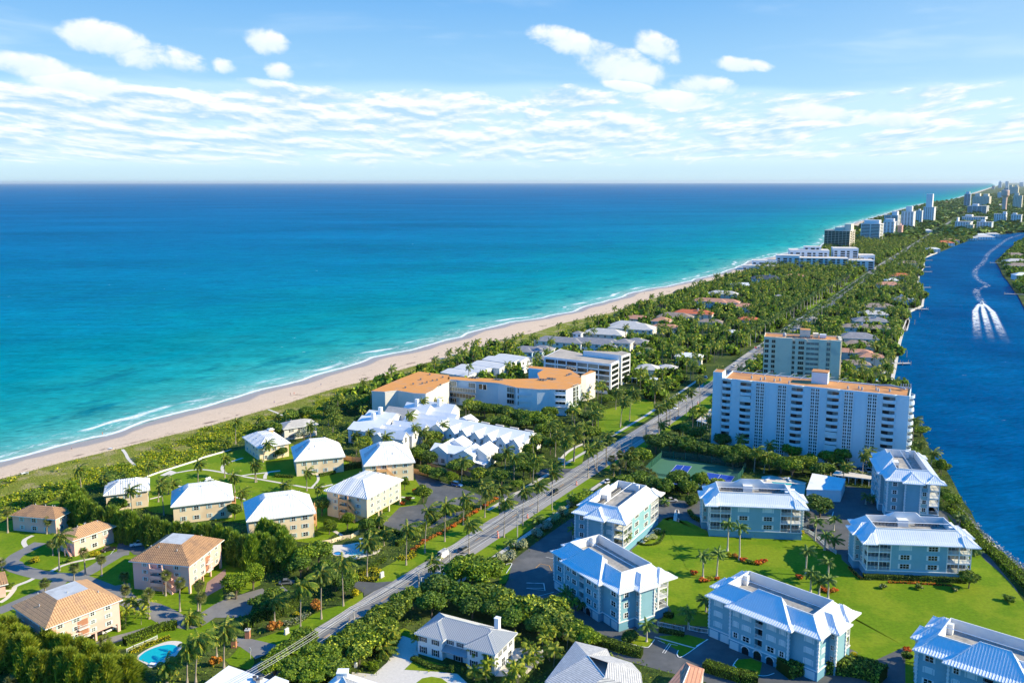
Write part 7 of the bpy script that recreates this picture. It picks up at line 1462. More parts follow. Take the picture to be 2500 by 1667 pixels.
# ------------------------------------------------------------------ vehicles
M_tyre = mat('tyre', (.02, .02, .02), .9); M_rim = mat('wheel_rim', (.4, .4, .42), .4, .5)
CARS = {}
def vehicle(p, ang, kind, paint, label, group=None, cat='car', name='parked_car'):
    root = empty(name, (p.x, p.y, .07), ang); tag(root, label, cat, group); L_, W_, Hh, hood = dict(car=(4.5, 1.8, 1.45, .75), suv=(4.7, 1.9, 1.7, .95), van=(5.4, 2.0, 2.2, 1.0), pickup=(5.9, 2.0, 1.85, 1.05))[kind]
    key = (kind, paint.name)
    if key not in CARS:
        b = MB(); g_ = MB(); hw = W_ / 2; x0 = -L_ / 2; x1 = L_ / 2
        def sec(x, z, w): return [(x, -w, .32), (x, w, .32), (x, w * 1.0, z * .62), (x, w * .93, z), (x, -w * .93, z), (x, -w, z * .62)]
        S = [sec(x0, hood * .85, hw * .86), sec(x0 + .15, hood, hw * .96), sec(x0 + L_ * .3, hood + .05, hw), sec(x1 - L_ * .28, hood + .02, hw), sec(x1 - .2, hood * .86, hw * .95), sec(x1, hood * .7, hw * .82)]
        for a, c in zip(S[:-1], S[1:]):
            for i in range(6): b.poly([a[i], a[(i + 1) % 6], c[(i + 1) % 6], c[i]])
        b.poly(S[0][::-1]); b.poly(S[-1])
        ca = dict(car=(x0 + .6, x0 + 1.3, x1 - 2.0, x1 - 1.1), suv=(x0 + .1, x0 + .5, x1 - 2.0, x1 - 1.2), van=(x0 + .05, x0 + .2, x1 - 1.5, x1 - .7), pickup=(x0 + 1.9, x0 + 2.15, x1 - 2.4, x1 - 1.5))[kind]
        z0, z1, wt = hood - .02, Hh, hw * .8
        lo = [(ca[0], -hw * .92), (ca[3], -hw * .92), (ca[3], hw * .92), (ca[0], hw * .92)]; hi = [(ca[1], -wt), (ca[2], -wt), (ca[2], wt), (ca[1], wt)]
        b.poly([(*q, z1) for q in hi])
        for i in range(4):
            j = (i + 1) % 4; (b if kind == 'van' and i in (0, 2, 3) else g_).poly([(*lo[i], z0), (*lo[j], z0), (*hi[j], z1), (*hi[i], z1)])
        if kind == 'pickup': b.box(x0 + .1, -hw * .9, hood - .02, x0 + 1.85, -hw * .8, hood + .1); b.box(x0 + .1, hw * .8, hood - .02, x0 + 1.85, hw * .9, hood + .1); g_.box(x0 + .15, -hw * .78, hood - .01, x0 + 1.8, hw * .78, hood + .02)
        w = MB(); w.tube([(0, -.12, 0), (0, .12, 0)], .34, 10); r = MB(); r.tube([(0, -.13, 0), (0, .13, 0)], .19, 8)
        l = MB(); l.box(-.03, -.16, -.07, .03, .16, .07); CARS[key] = (b.mesh('body', [paint]), g_.mesh('window', [M_glass]), w.mesh('wheel', [M_tyre]), r.mesh('rim', [M_rim]), l.mesh('headlight', [M_trim]), l.mesh('taillight', [mat('tail_red', (.5, .02, .02), .3)]))
    bd, gl2, wh, rm, hl, tl = CARS[key]; link('body', bd, root); link('window', gl2, root)
    for x in (-L_ * .31, L_ * .31):
        for y in (-W_ / 2 + .06, W_ / 2 - .06): o = link('wheel', wh, root); o.location = (x, y, .34); link('rim', rm, o)
    for y in (-W_ * .33, W_ * .33): o = link('headlight', hl, root); o.location = (L_ / 2, y, hood * .55); o = link('taillight', tl, root); o.location = (-L_ / 2, y, hood * .72)
    OCC.append((p.x, p.y, 2.5)); return root
pt = lambda n, c: mat('paint_' + n, c, .3, .5, var=0)
PW, PB, PS, PBl, PR, PG = pt('white', (.78, .78, .78)), pt('black', (.015, .015, .02)), pt('silver', (.42, .43, .45)), pt('blue', (.05, .16, .38)), pt('red', (.45, .04, .03)), pt('grey', (.16, .17, .18))
ra = math.atan2(RU.y, RU.x)
v = vehicle(G('c', 1735, 462), ra + math.pi, 'van', PW, 'white work van with ladders on its roof driving towards us', None, 'van', 'work_van')
b = MB(); [b.box(-2.2, y - .04, 2.35, 1.3, y + .04, 2.45) for y in (-.6, -.2, .2, .6)]; [b.box(x - .04, -.75, 2.2, x + .04, .75, 2.36) for x in (-1.8, -.4, .9)]; b.build('ladder_rack', M_grey, v)
vehicle(G('c', 1925, 398), ra, 'suv', PG, 'dark roofed silver car driving away next to the white van', None, name='driving_car'); vehicle(G('B', 1385, 950), ra + math.pi, 'suv', PB, 'black car crossing behind a utility pole on the road', None, name='driving_car')
for c, x, y, a, kd, pn, lab in (('a', 1232, 1195, 20, 'pickup', PW, 'white pickup truck in the marked bays beside the pine screen'), ('a', 960, 1243, 40, 'car', PB, 'black car parked by the vine covered pink house'), ('b', 962, 1108, 55, 'car', PW, 'white car in the open car port of the sunlit pink block'), ('b', 855, 1150, 55, 'car', PB, 'dark car in the left car port of the sunlit pink block'),
        ('d', 2225, 672, -35, 'suv', PBl, 'blue and white car half under the round bright tree'), ('c', 360, 690, 10, 'car', PG, 'dark car in the shade beside the pink block drive'), ('i', 652, 552, -100, 'car', PBl, 'light blue car in the shade at the foot of the high-rise'), ('i', 728, 562, -100, 'car', PW, 'white car next to the light blue one'), ('i', 590, 548, -100, 'car', PB, 'black car at the foot of the high-rise'),
        ('H', 985, 447, 10, 'car', PW, 'white car in the small car park, far one'), ('H', 975, 478, 10, 'car', PW, 'white car in the small car park, near one'), ('H', 1205, 462, 70, 'suv', PBl, 'blue car parked at the bend of the side road'), ('H', 1150, 372, 60, 'suv', PW, 'white car by the small grove entrance'), ('B', 2255, 772, 30, 'car', PW, 'small white cart beside the condo palms'), ('h', 350, 800, 5, 'car', PS, 'silver car in the blue shade behind the teal block'), ('h', 2080 - 400, 1060, 80, 'car', PB, 'dark car by the garage court')):
    vehicle(G(c, x, y), rad(a), kd, pn, lab, 'parked cars', 'pickup truck' if kd == 'pickup' else 'car')
for k, (s, d, pn) in enumerate(((232, 1.6, PW), (300, -1.6, PR), (352, 1.7, PW), (420, 1.6, PS), (475, -1.6, PB), (560, -1.6, PW), (640, 1.6, PW), (760, 1.6, PS), (905, -1.6, PW))):
    vehicle(R(s, d), ra + (math.pi if d > 0 else 0), 'car', pn, '%s car on the far road, %s beyond the tennis court' % ('white' if pn is PW else 'red' if pn is PR else 'dark' if pn is PB else 'silver', ORD[k]), 'cars on the far road', name='driving_car')
# barrels, signs, posts
M_or = mat('safety_orange', (.75, .12, .03), .6, var=.03); b = MB(); b.lathe([(.34, 0), (.34, .08), (.27, .1), (.24, .5), (.21, .95), (.08, 1.0), (.08, 1.1)], 10, 0); b.lathe([(.262, .3), (.252, .45)], 10, 1); b.lathe([(.235, .62), (.225, .78)], 10, 1); BAR = b.mesh('traffic_barrel', [M_or, M_trim])
for k, (c, x, y) in enumerate((('A', 1670, 865), ('A', 2140, 545), ('B', 1745, 805), ('B', 2065, 580), ('D', 685, 548), ('D', 612, 598), ('D', 1152, 235), ('H', 928, 832), ('H', 1063, 745), ('H', 1133, 695), ('A', 1665, 820))):
    p = G(c, x, y); o = link('traffic_barrel', BAR); o.location = (p.x, p.y, .05); o.scale = (1.25, 1.25, 1.25); tag(o, 'orange traffic barrel on the road shoulder, %s from the white van' % ORD[k], 'traffic barrel', 'orange barrels')
def slab(c, x, y, w, h, t, m, label, ang, name, cat, post=False):
    p = G(c, x, y); b = MB(); b.box(-w/2, -t/2, .1 if not post else h, w/2, t/2, h if not post else h + .8, 0); b.box(-w/2 - .15, -t/2 - .15, 0, w/2 + .15, t/2 + .15, .15, 1) if not post else b.box(-.05, -.05, 0, .05, .05, h, 1); o = b.build(name, [m, M_conc]); o.location = (p.x, p.y, .06); o.rotation_euler = (0, 0, ang); tag(o, label, cat); return o
slab('I', 470, 492, 1.3, 1.5, .5, M_stone, 'white stone marker on the near roadside lawn', ra, 'stone_sign', 'sign'); slab('c', 1203, 632, 1.5, 1.6, .5, M_stone, 'white stone marker on the lawn past the side drive', ra, 'stone_sign', 'sign'); slab('B', 1510, 440, 3.4, 1.6, .3, M_stone, 'long white sign board on the small lawn', rad(-30), 'sign_board', 'sign'); slab('I', 175, 700, .8, 2.2, .06, M_trim, 'small sign on a post at the gate drive', ra + 1.2, 'post_sign', 'sign', True); slab('b', 180, 1490, 1.3, 2, .1, M_trim, 'small white sign in the bottom left corner', rad(-20), 'post_sign', 'sign', True)
M_brick = mat('red_brick', (.50, .22, .13), .9, var=.15, vs=3)
for c, x, y, lab in (('I', 152, 525, 'brick gatepost with lantern at the gate drive'), ('I', 40, 600, 'second brick gatepost half hidden by a palm')):
    p = G(c, x, y); b = MB(); b.box(-.6, -.6, 0, .6, .6, 2.2, 0); b.box(-.7, -.7, 2.2, .7, .7, 2.4, 1); b.lathe([(.12, 2.4), (.16, 2.9), (.05, 3)], 6, 2); o = b.build('gatepost', [M_brick, M_conc, M_dark]); o.location = (p.x, p.y, 0); tag(o, lab, 'gatepost')
p = G('c', 972, 1425); b = MB(); b.box(-.35, -.3, 0, .35, .3, 1.1, 0); b.lathe([(.35, 1.1), (.3, 1.3), (.05, 1.4)], 8, 0); o = b.build('mailbox', [M_trim]); o.location = (p.x, p.y, 0); tag(o, 'white mailbox under the open crowned trees', 'mailbox')
# ------------------------------------------------------------------ fences, walls, nets
def fence(s, h, m, label, name='fence', post=2.4, slats=True, pm=None, th=.06, cat='fence', rail=2):
    pts = P(s) if isinstance(s, str) else s; o_ = pts[0]; root = empty(name, (o_.x, o_.y, 0)); tag(root, label, cat); b = MB(); n_ = 0
    for p, q in zip(pts[:-1], pts[1:]):
        d = q - p; L_ = d.length; a = math.atan2(d.y, d.x); n = max(1, int(L_ / post)); T = Tm(p.x - o_.x, p.y - o_.y, 0, a)
        b.T = T
        if slats: [b.box(k * L_ / int(L_ / .35 + 1), -th / 2, .12, k * L_ / int(L_ / .35 + 1) + .08, th / 2, h - .06) for k in range(int(L_ / .35 + 1))]; [b.box(0, -.05, z, L_, .05, z + .09) for z in (.15, h - .1)]
        else: b.box(0, -th / 2, .02, L_, th / 2, h)
        b.T = None
        for k in range(n + 1):
            if n_ > 60: break
            n_ += 1; w = MB(); w.box(-.07, -.07, 0, .07, .07, h + .12); o = w.build('post', pm or m, root); t = p + d * (k / n) - o_; o.location = (t.x, t.y, 0)
    b.build('panel', m, root); return root
fence('h 1600,1085 1660,1100 1740,1150 1830,1240 1925,1305', 1.3, M_trim, 'white railing curving down from the porch corner'); fence('f 1470,1062 1600,1090 1700,1112', 1.3, M_trim, 'white railing left of the steps between two teal blocks'); fence('f 1750,1100 1830,1118 1910,1130', 1.3, M_trim, 'white railing right of the steps between two teal blocks')
fence('h 395,905 405,990 420,995', 1.2, M_trim, 'white handrails at the small lawn stair'); fence('b 1120,1300 1180,1270 1280,1230 1390,1180', 1.1, M_trim, 'white picket panels behind the yellow pool hedge')
M_tim = mat('brown_timber', (.36, .24, .16), .9, var=.12, vs=3); fence('u 15,720 190,765 375,790 560,840', 1.9, M_tim, 'brown timber fence in front of the white clapboard house', 'timber_fence', slats=False)
fence('d 1842,560 1900,570 1970,585', 2, M_apricot, 'tan garden wall at the parking lot corner', 'garden_wall', slats=False, cat='wall'); fence('d 1225,440 1300,455 1375,460', 2, M_apricot, 'tan garden wall between two cream blocks', 'garden_wall', slats=False, cat='wall'); fence('c 680,345 760,330 850,300 930,290 1000,250', 1.4, M_cream, 'low cream wall round the pool garden', 'garden_wall', slats=False, cat='wall')
fence('L 0,466 100,430 450,320 500,295 690,242', .7, M_trim, 'low white wall between dune scrub and palm lawn', 'garden_wall', slats=False, cat='wall')
m = bpy.data.materials.new('chain_link'); m.use_nodes = True; m.node_tree.nodes.clear(); g = G_(m.node_tree); t = g.n('ShaderNodeBsdfTransparent'); d = g.n('ShaderNodeBsdfDiffuse'); d.inputs[0].default_value = (.05, .16, .12, 1); x = g.n('ShaderNodeMixShader'); x.inputs[0].default_value = .35; g.nt.links.new(t.outputs[0], x.inputs[1]); g.nt.links.new(d.outputs[0], x.inputs[2]); g.nt.links.new(x.outputs[0], g.n('ShaderNodeOutputMaterial').inputs[0]); M_link = m
M_gpost = mat('green_post', (.08, .25, .18), .6)
fence('h 75,560 160,470 255,385', 3., M_link, 'green chain link fence on the road side of the court', 'court_fence', 4, False, M_gpost, .03); fence('h 255,375 600,410 1010,480 1060,500', 3., M_link, 'green chain link fence under the dark trees behind the court', 'court_fence', 5, False, M_gpost, .03); fence('h 1060,495 1020,560 980,610', 3., M_link, 'green chain link fence at the pool end of the court', 'court_fence', 4, False, M_gpost, .03)
for s, lab in (('h 212,548 532,598', 'near tennis net across the green court'), ('h 590,606 640,612', 'far net stub beside the second blue court')): fence(s, 1.0, M_link, lab, 'tennis_net', 12, False, M_gpost, .03, 'net')
# ------------------------------------------------------------------ pools
M_pool = mat('pool_water', (.01, .42, .46), .08, .6, var=.05, vs=1.5, bump=.15, bs=3); M_poold = mat('dark_pool_water', (.01, .06, .09), .08, .6, var=.05)
def pool(outer, inn, label, wm=None, deck=None, sm=5):
    o_ = P(outer); i_ = P(inn)
    if sm: o_ = smooth_line(o_, sm, True); i_ = smooth_line(i_, sm, True)
    c0 = o_[0]; root = empty('swimming_pool', (c0.x, c0.y, 0)); tag(root, label, 'swimming pool'); b = MB(); b.prism([tuple(p - c0) for p in o_], 0, .09); b.build('deck', [deck or M_path], root); b = MB(); b.prism([tuple(p - c0) for p in i_], .05, .115, 0); b.build('water', [wm or M_pool], root)
    for p in o_: OCC.append((p.x, p.y, 1.5))
    NOGO.append(np.array([(p.x, p.y) for p in o_]))
    return root
pool('b 1205,1350 1250,1300 1350,1245 1480,1200 1590,1200 1610,1230 1570,1310 1480,1370 1340,1430 1290,1400', 'b 1225,1352 1290,1290 1400,1245 1500,1228 1565,1245 1550,1290 1460,1350 1340,1405 1300,1385', 'turquoise oval pool between bottom left pines and palms')
pool('c 690,380 760,350 880,345 1000,325 1130,330 1190,370 1160,420 1050,450 950,475 830,440 740,410', 'c 905,415 950,380 1010,360 1060,372 1050,410 990,432 920,435', 'green turquoise kidney pool with pale deck beside the cream block'); pool('c 770,425 800,408 830,408 848,425 825,440 785,438', 'c 780,425 805,412 835,416 838,430 810,437', 'small round blue spa next to the kidney pool', pt('spa', (.03, .25, .55)))
pool('K 760,650 850,615 1000,610 1080,640 1060,700 930,840 760,820 740,720', 'K 905,672 940,655 1000,655 1018,675 960,720 935,760 900,790 905,815 940,820 900,830 880,790 930,720', 'dark kidney shaped pool behind the navy shuttered house', M_poold)
pool('h 1215,560 1300,550 1530,590 1640,620 1620,740 1500,760 1200,640', 'h 1310,612 1420,622 1540,632 1530,645 1420,640 1320,625', 'narrow turquoise pool strip behind the glazed porches', None, None, 0); pool('X 700,720 760,700 900,740 900,760 760,760', 'X 760,738 800,718 858,738 850,752 775,752', 'small bright pool in the garden right of the beige tower')
# loungers, tables, chairs
def lounger_mesh():
    b = MB(); b.box(-.35, -.95, .28, .35, .5, .38); b.poly([(-.35, .5, .38), (.35, .5, .38), (.35, .95, .85), (-.35, .95, .85)]); b.poly([(-.35, .95, .8), (.35, .95, .8), (.35, .5, .3), (-.35, .5, .3)])
    for x in (-.3, .3):
        for y in (-.85, .4): b.box(x - .04, y - .04, 0, x + .04, y + .04, .3)
    return b.mesh('sun_lounger', [M_trim])
LM = lounger_mesh()
for k, (c, x, y, lab) in enumerate((('L', 540, 502, 'white sun lounger on the palm lawn, left of a pair'), ('L', 580, 494, 'white sun lounger on the palm lawn, right of a pair'), ('L', 560, 498, 'white low table between the two lawn loungers'), ('c', 940, 462, 'white lounger on the kidney pool deck, left one'), ('c', 985, 470, 'white lounger on the kidney pool deck, right one'), ('b', 1365, 1415, 'lounger at the oval pool edge'), ('h', 1270, 600, 'white lounger at the pool strip, left end'), ('h', 1480, 605, 'white lounger at the pool strip, right end'), ('K', 1015, 640, 'white garden chair by the dark pool, left one'), ('K', 1052, 648, 'white garden chair by the dark pool, right one'), ('a', 200, 572, 'white beach chair at the dune edge, left'), ('a', 240, 570, 'white beach chair at the dune edge, right'), ('a', 985, 350, 'blue beach chair near the dune path'))):
    p = G(c, x, y); o = link('sun_lounger', LM); o.location = (p.x, p.y, .12); o.rotation_euler = (0, 0, k * .9); o.scale = (1.3,) * 3; tag(o, lab, 'lounger')
for c, x, y, lab in (('c', 1018, 312, 'white table with chairs on the kidney pool deck'), ('c', 740, 412, 'round white table left of the kidney pool'), ('h', 1440, 590, 'white table by the pool strip')):
    p = G(c, x, y); root = empty('patio_table', (p.x, p.y, .1)); tag(root, lab, 'table'); b = MB(); b.lathe([(.7, .7), (.72, .75), (.05, .76)], 12); b.build('table_top', M_trim, root); b = MB(); b.tube([(0, 0, 0), (0, 0, .7)], .06, 6); b.build('stem', M_trim, root)
# ------------------------------------------------------------------ people on the sand
def person_mesh(clothes, skin, walk=.22):
    J = dict(pel=(0, 0, .95), ch=(0, .02, 1.3), nk=(0, .02, 1.48), hd=(0, 0, 1.63), tp=(0, 0, 1.75), kl=(-.1, walk, .5), fl=(-.1, walk * 1.2, .06), tl=(-.1, walk * 1.2 - .16, .03), kr=(.1, -walk * .4, .5), fr=(.1, -walk * 1.3, .08), tr=(.1, -walk * 1.3 - .14, .03), hl=(-.1, 0, .9), hr=(.1, 0, .9), sl=(-.19, .02, 1.42), sr=(.19, .02, 1.42), el=(-.25, -walk * .5, 1.14), er=(.25, walk * .5, 1.14), wl=(-.25, -walk, .9), wr=(.25, walk, .9))
    E_ = [('pel', 'ch'), ('ch', 'nk'), ('nk', 'hd'), ('hd', 'tp'), ('pel', 'hl'), ('hl', 'kl'), ('kl', 'fl'), ('fl', 'tl'), ('pel', 'hr'), ('hr', 'kr'), ('kr', 'fr'), ('fr', 'tr'), ('ch', 'sl'), ('sl', 'el'), ('el', 'wl'), ('ch', 'sr'), ('sr', 'er'), ('er', 'wr')]
    Rr = dict(pel=.15, ch=.16, nk=.06, hd=.10, tp=.07, kl=.065, kr=.065, fl=.045, fr=.045, tl=.035, tr=.035, hl=.10, hr=.10, sl=.065, sr=.065, el=.045, er=.045, wl=.035, wr=.035)
    nm = list(J); me = bpy.data.meshes.new('person_base'); me.from_pydata([J[k] for k in nm], [(nm.index(a), nm.index(b_)) for a, b_ in E_], []); o = link('person_tmp', me); md = o.modifiers.new('s', 'SKIN'); o.modifiers.new('d', 'SUBSURF').levels = 1
    for i, k in enumerate(nm): me.skin_vertices[0].data[i].radius = (Rr[k], Rr[k] * .8); me.skin_vertices[0].data[i].use_root = k == 'pel'
    dg = bpy.context.evaluated_depsgraph_get(); out = bpy.data.meshes.new_from_object(o.evaluated_get(dg)); bpy.data.objects.remove(o); out.name = 'person'; out.materials.clear(); out.materials.append(skin); out.materials.append(clothes)
    for f in out.polygons: f.material_index = 1 if .62 < f.center.z < 1.42 and abs(f.center.x) < .22 else 0; f.use_smooth = True
    return out
SK = mat('skin', (.55, .32, .22), .6, var=0)
for k, (c, x, y, cl, lab) in enumerate((('a', 905, 225, (.75, .25, .15), 'person in red swimwear standing at the water line'), ('a', 632, 358, (.1, .1, .14), 'person in dark clothes walking on the near beach'), ('l', 665, 442, (.12, .2, .4), 'person in blue walking along the wet sand'), ('l', 427, 520, (.6, .08, .06), 'person in red standing before the dune'), ('l', 395, 524, (.1, .1, .1), 'person in black standing before the dune'), ('l', 252, 598, (.1, .15, .4), 'person in blue near the beach mats'), ('m', 265, 570, (.2, .1, .1), 'person in dark clothes on the middle beach'), ('m', 480, 520, (.1, .1, .15), 'person in dark clothes near the palm hut'), ('m', 952, 392, (.1, .1, .12), 'person in black on the far beach'))):
    p = G(c, x, y); o = link('person', person_mesh(mat('cloth%d' % k, cl, .8, var=0), SK)); o.location = (p.x, p.y, -.05); o.rotation_euler = (0, 0, k * 1.3); tag(o, lab, 'person', 'people on the beach')
for k, (c, x, y, r, lab) in enumerate((('m', 545, 550, 4, 'dark thatched hut roof above the beach palms'), ('m', 672, 515, 4, 'second dark thatched hut by the far palms'), ('m', 40, 745, 5, 'brown thatched hut at the dune near the mansions'))):
    p = G(c, x, y, 4); b = MB(); b.lathe([(r, 2.6), (r * .55, 4.4), (.1, 5.6)], 8, 0); [b.tube([(r * .7 * math.cos(a), r * .7 * math.sin(a), 0), (r * .7 * math.cos(a), r * .7 * math.sin(a), 2.9)], .15, 5, 1) for a in (0, 1.57, 3.14, 4.71)]; o = b.build('thatched_hut', [mat('thatch', (.16, .12, .09), .95, var=.2), M_wood]); o.location = (p.x, p.y, 0); tag(o, lab, 'hut')
# ------------------------------------------------------------------ boats, wake, docks
def boat(p, ang, L_, label, name='motor_boat', hull=None, tall=False):
    root = empty(name, (p.x, p.y, WL), ang); tag(root, label, 'boat'); b = MB(); W_ = L_ * .3; n = 7; S = []
    for i in range(n):
        t = i / (n - 1); w = W_ / 2 * (1 - max(0, t - .55) ** 2 * 4.6); S.append([(L_ * (t - .5), -w * .7, -.2), (L_ * (t - .5), w * .7, -.2), (L_ * (t - .5), w, L_ * .1 + t * .3), (L_ * (t - .5), -w, L_ * .1 + t * .3)])
    for a, c in zip(S[:-1], S[1:]):
        for i in range(4): b.poly([a[i], a[(i + 1) % 4], c[(i + 1) % 4], c[i]])
    b.poly(S[0][::-1]); b.build('hull', [hull or M_trim], root); b = MB(); z = L_ * .1 + .15; b.box(-L_ * .2, -W_ * .28, z, L_ * .12, W_ * .28, z + L_ * .11, 0); b.box(-L_ * .18, -W_ * .24, z + L_ * .04, L_ * .125, W_ * .285, z + L_ * .08, 1)
    if tall: b.box(-L_ * .15, -W_ * .2, z + L_ * .11, L_ * .05, W_ * .2, z + L_ * .2, 0)
    b.build('cabin', [M_trim, M_glass], root); b = MB(); b.box(-L_ * .22, -W_ * .3, z + L_ * (.23 if tall else .17), L_ * .08, W_ * .3, z + L_ * (.24 if tall else .18)); [b.tube([(x, y, z), (x, y, z + L_ * .17)], .04, 4) for x in (-L_ * .2, L_ * .06) for y in (-W_ * .28, W_ * .28)]; b.build('canopy', [M_trim if tall else M_dark], root)
    b = MB(); [b.box(-L_ * .54, y - .25, .1, -L_ * .48, y + .25, 1.3) for y in (-.5, .5)]; b.build('outboard_motor', [M_dark], root); return root
bp = G('n', 1947, 1218, WL); bq = G('n', 2040, 1560, WL); wd = (bp - bq).normalized(); boat(bp, math.atan2(wd.y, wd.x), 11, 'motor boat speeding away up the channel, white wake behind')
boat(G('Y', 1210, 655, WL), rad(75), 20, 'white yacht moored at a dock beyond the blue walled house', 'yacht', None, True)
for k, (x, y) in enumerate(((520, 628), (548, 630), (575, 624), (600, 618), (565, 640))): boat(G('x', x, y + 6, WL), rad(20), 14, 'small white boat at the marina spit, %s from the left' % ORD[k])
boat(G('X', 905, 672, 0), rad(20), 8, 'boat under a cover on the seawall beside the small dock')
n = 60; U = np.linspace(0, 1, 22); VV = []; UV = []
for i in range(n):
    t = i / (n - 1); l = t * 250; w = 4 + 15 * min(1, (l / 60)) ** .8 + l * .04; c_ = bp - wd * l
    for u in U: VV.append((c_.x - wd.y * (u - .5) * -w, c_.y + wd.x * (u - .5) * -w, WL + .05)); UV.append((u, t))
I = np.arange(n * len(U)).reshape(n, len(U)); F = np.stack([I[:-1, :-1], I[:-1, 1:], I[1:, 1:], I[1:, :-1]], -1).reshape(-1, 4)
def foam_mat(name, trail=False):
    m = bpy.data.materials.new(name); m.use_nodes = True; m.node_tree.nodes.clear(); g = G_(m.node_tree); uv = g.sep(g.n('ShaderNodeUVMap').outputs[0]); pos = g.n('ShaderNodeNewGeometry').outputs['Position']
    nz = g.noise(pos, .22, 5, .7, .5); u = g.m('ADD', uv[0], g.m('MULTIPLY', g.m('SUBTRACT', nz, .5), .10))
    if not trail:
        st = None
        for c0, w in ((.17, .15), (.5, .13), (.83, .15)):
            q = g.ss(g.m('ABSOLUTE', g.m('SUBTRACT', u, c0)), w, w * .35); st = q if st is None else g.m('MAXIMUM', st, q)
        a = g.m('MULTIPLY', st, g.ss(g.m('ADD', nz, g.m('MULTIPLY', uv[1], -.22)), .22, .46)); a = g.m('MULTIPLY', a, g.ss(uv[1], 1., .35))
        a = g.m('MAXIMUM', a, g.m('MULTIPLY', g.ss(uv[1], .16, .03), g.ss(nz, .25, .45)))
    else: a = g.m('MULTIPLY', g.m('MULTIPLY', g.ss(nz, .48, .66), g.ss(g.m('ABSOLUTE', g.m('SUBTRACT', uv[1], .5)), .5, .2)), .6)
    t = g.n('ShaderNodeBsdfTransparent'); d = g.n('ShaderNodeBsdfDiffuse'); d.inputs[0].default_value = (.8, .83, .85, 1); x = g.n('ShaderNodeMixShader'); g.put(x.inputs[0], a)
    g.nt.links.new(t.outputs[0], x.inputs[1]); g.nt.links.new(d.outputs[0], x.inputs[2]); g.nt.links.new(x.outputs[0], g.n('ShaderNodeOutputMaterial').inputs[0]); return m
o = link('wake_foam', npmesh('wake_foam', VV, F, foam_mat('wake_foam'), uv=np.array(UV))); tag(o, 'three white streaks of churned wake behind the motor boat', 'wake', None, 'stuff')
o = ribbon('wake_trail', smooth_line(P('Z-.8 n 1960,1220 1900,1130 1910,1080 2000,1050 1930,1000 1885,960 1895,890 1960,830 2010,740 2090,680 2200,600 2330,560'), 8), 9, WL + .03, foam_mat('old_wake', True), 'stuff'); tag(o, 'faint older wake winding up the channel', 'wake')
for k, (c, x, y, a, L_, lab) in enumerate((('j', 1812, 385, 5, 12, 'grey dock with piles right of the salmon tiled villa'), ('j', 1785, 262, 5, 6, 'short white dock farther along'), ('Y', 1290, 455, 0, 22, 'long dock with boat lifts opposite the red roofed villas'), ('Y', 1262, 690, 0, 18, 'pale dock at the moored yacht'), ('Y', 1275, 425, 0, 9, 'short dock above the long one'), ('n', 1410, 805, 0, 20, 'dock at the marina spit end'), ('n', 1400, 870, 0, 16, 'dock below the marina spit'), ('n', 1410, 915, 0, 16, 'dock by the wide brown villa'), ('n', 2265, 1128, 160, 20, 'dock on the far bank, lower one'), ('n', 2100, 830, 160, 20, 'dock on the far bank, upper one'))):
    p = G(c, x, y, .3); root = empty('dock', (p.x, p.y, 0), rad(a)); tag(root, lab, 'dock', 'docks along the channel'); b = MB(); b.box(-L_ / 2, -1.4, .1, L_ / 2, 1.4, .4); b.build('deck', [M_conc], root)
    for x_ in (-L_ / 2 + .5, 0, L_ / 2 - .4):
        for y_ in (-1.6, 1.6): b = MB(); b.tube([(x_, y_, -2), (x_, y_, 1.9)], .18, 6); b.build('pile', [M_wood], root)
for k, (c, x, y) in enumerate((('j', 1858, 330), ('n', 1372, 1290), ('n', 1305, 1420), ('n', 1352, 1350))): p = G(c, x, y, WL); b = MB(); b.tube([(0, 0, -2), (0, 0, 3.4)], .22, 6); o = b.build('mooring_pile', M_wood); o.location = (p.x, p.y, 0); tag(o, 'lone mooring pile in the channel, %s from the beige tower' % ORD[k], 'pile', 'mooring piles')
sw = [p + Vector((.15, 0)) for p in bank if 430 < p.y < 1500]; b = MB()
for p, q in zip(sw[:-1], sw[1:]):
    d = (q - p).normalized(); nr = Vector((d.y, -d.x)); b.poly([(*(p + nr * .3), -1.2), (*(q + nr * .3), -1.2), (*(q + nr * .3), .35), (*(p + nr * .3), .35)]); b.poly([(*(p + nr * .3), .35), (*(q + nr * .3), .35), (*(q - nr * 1.6), .35), (*(p - nr * 1.6), .35)])
o = b.build('seawall', [M_path]); tag(o, 'pale concrete seawall edging the villas along the channel', 'seawall')
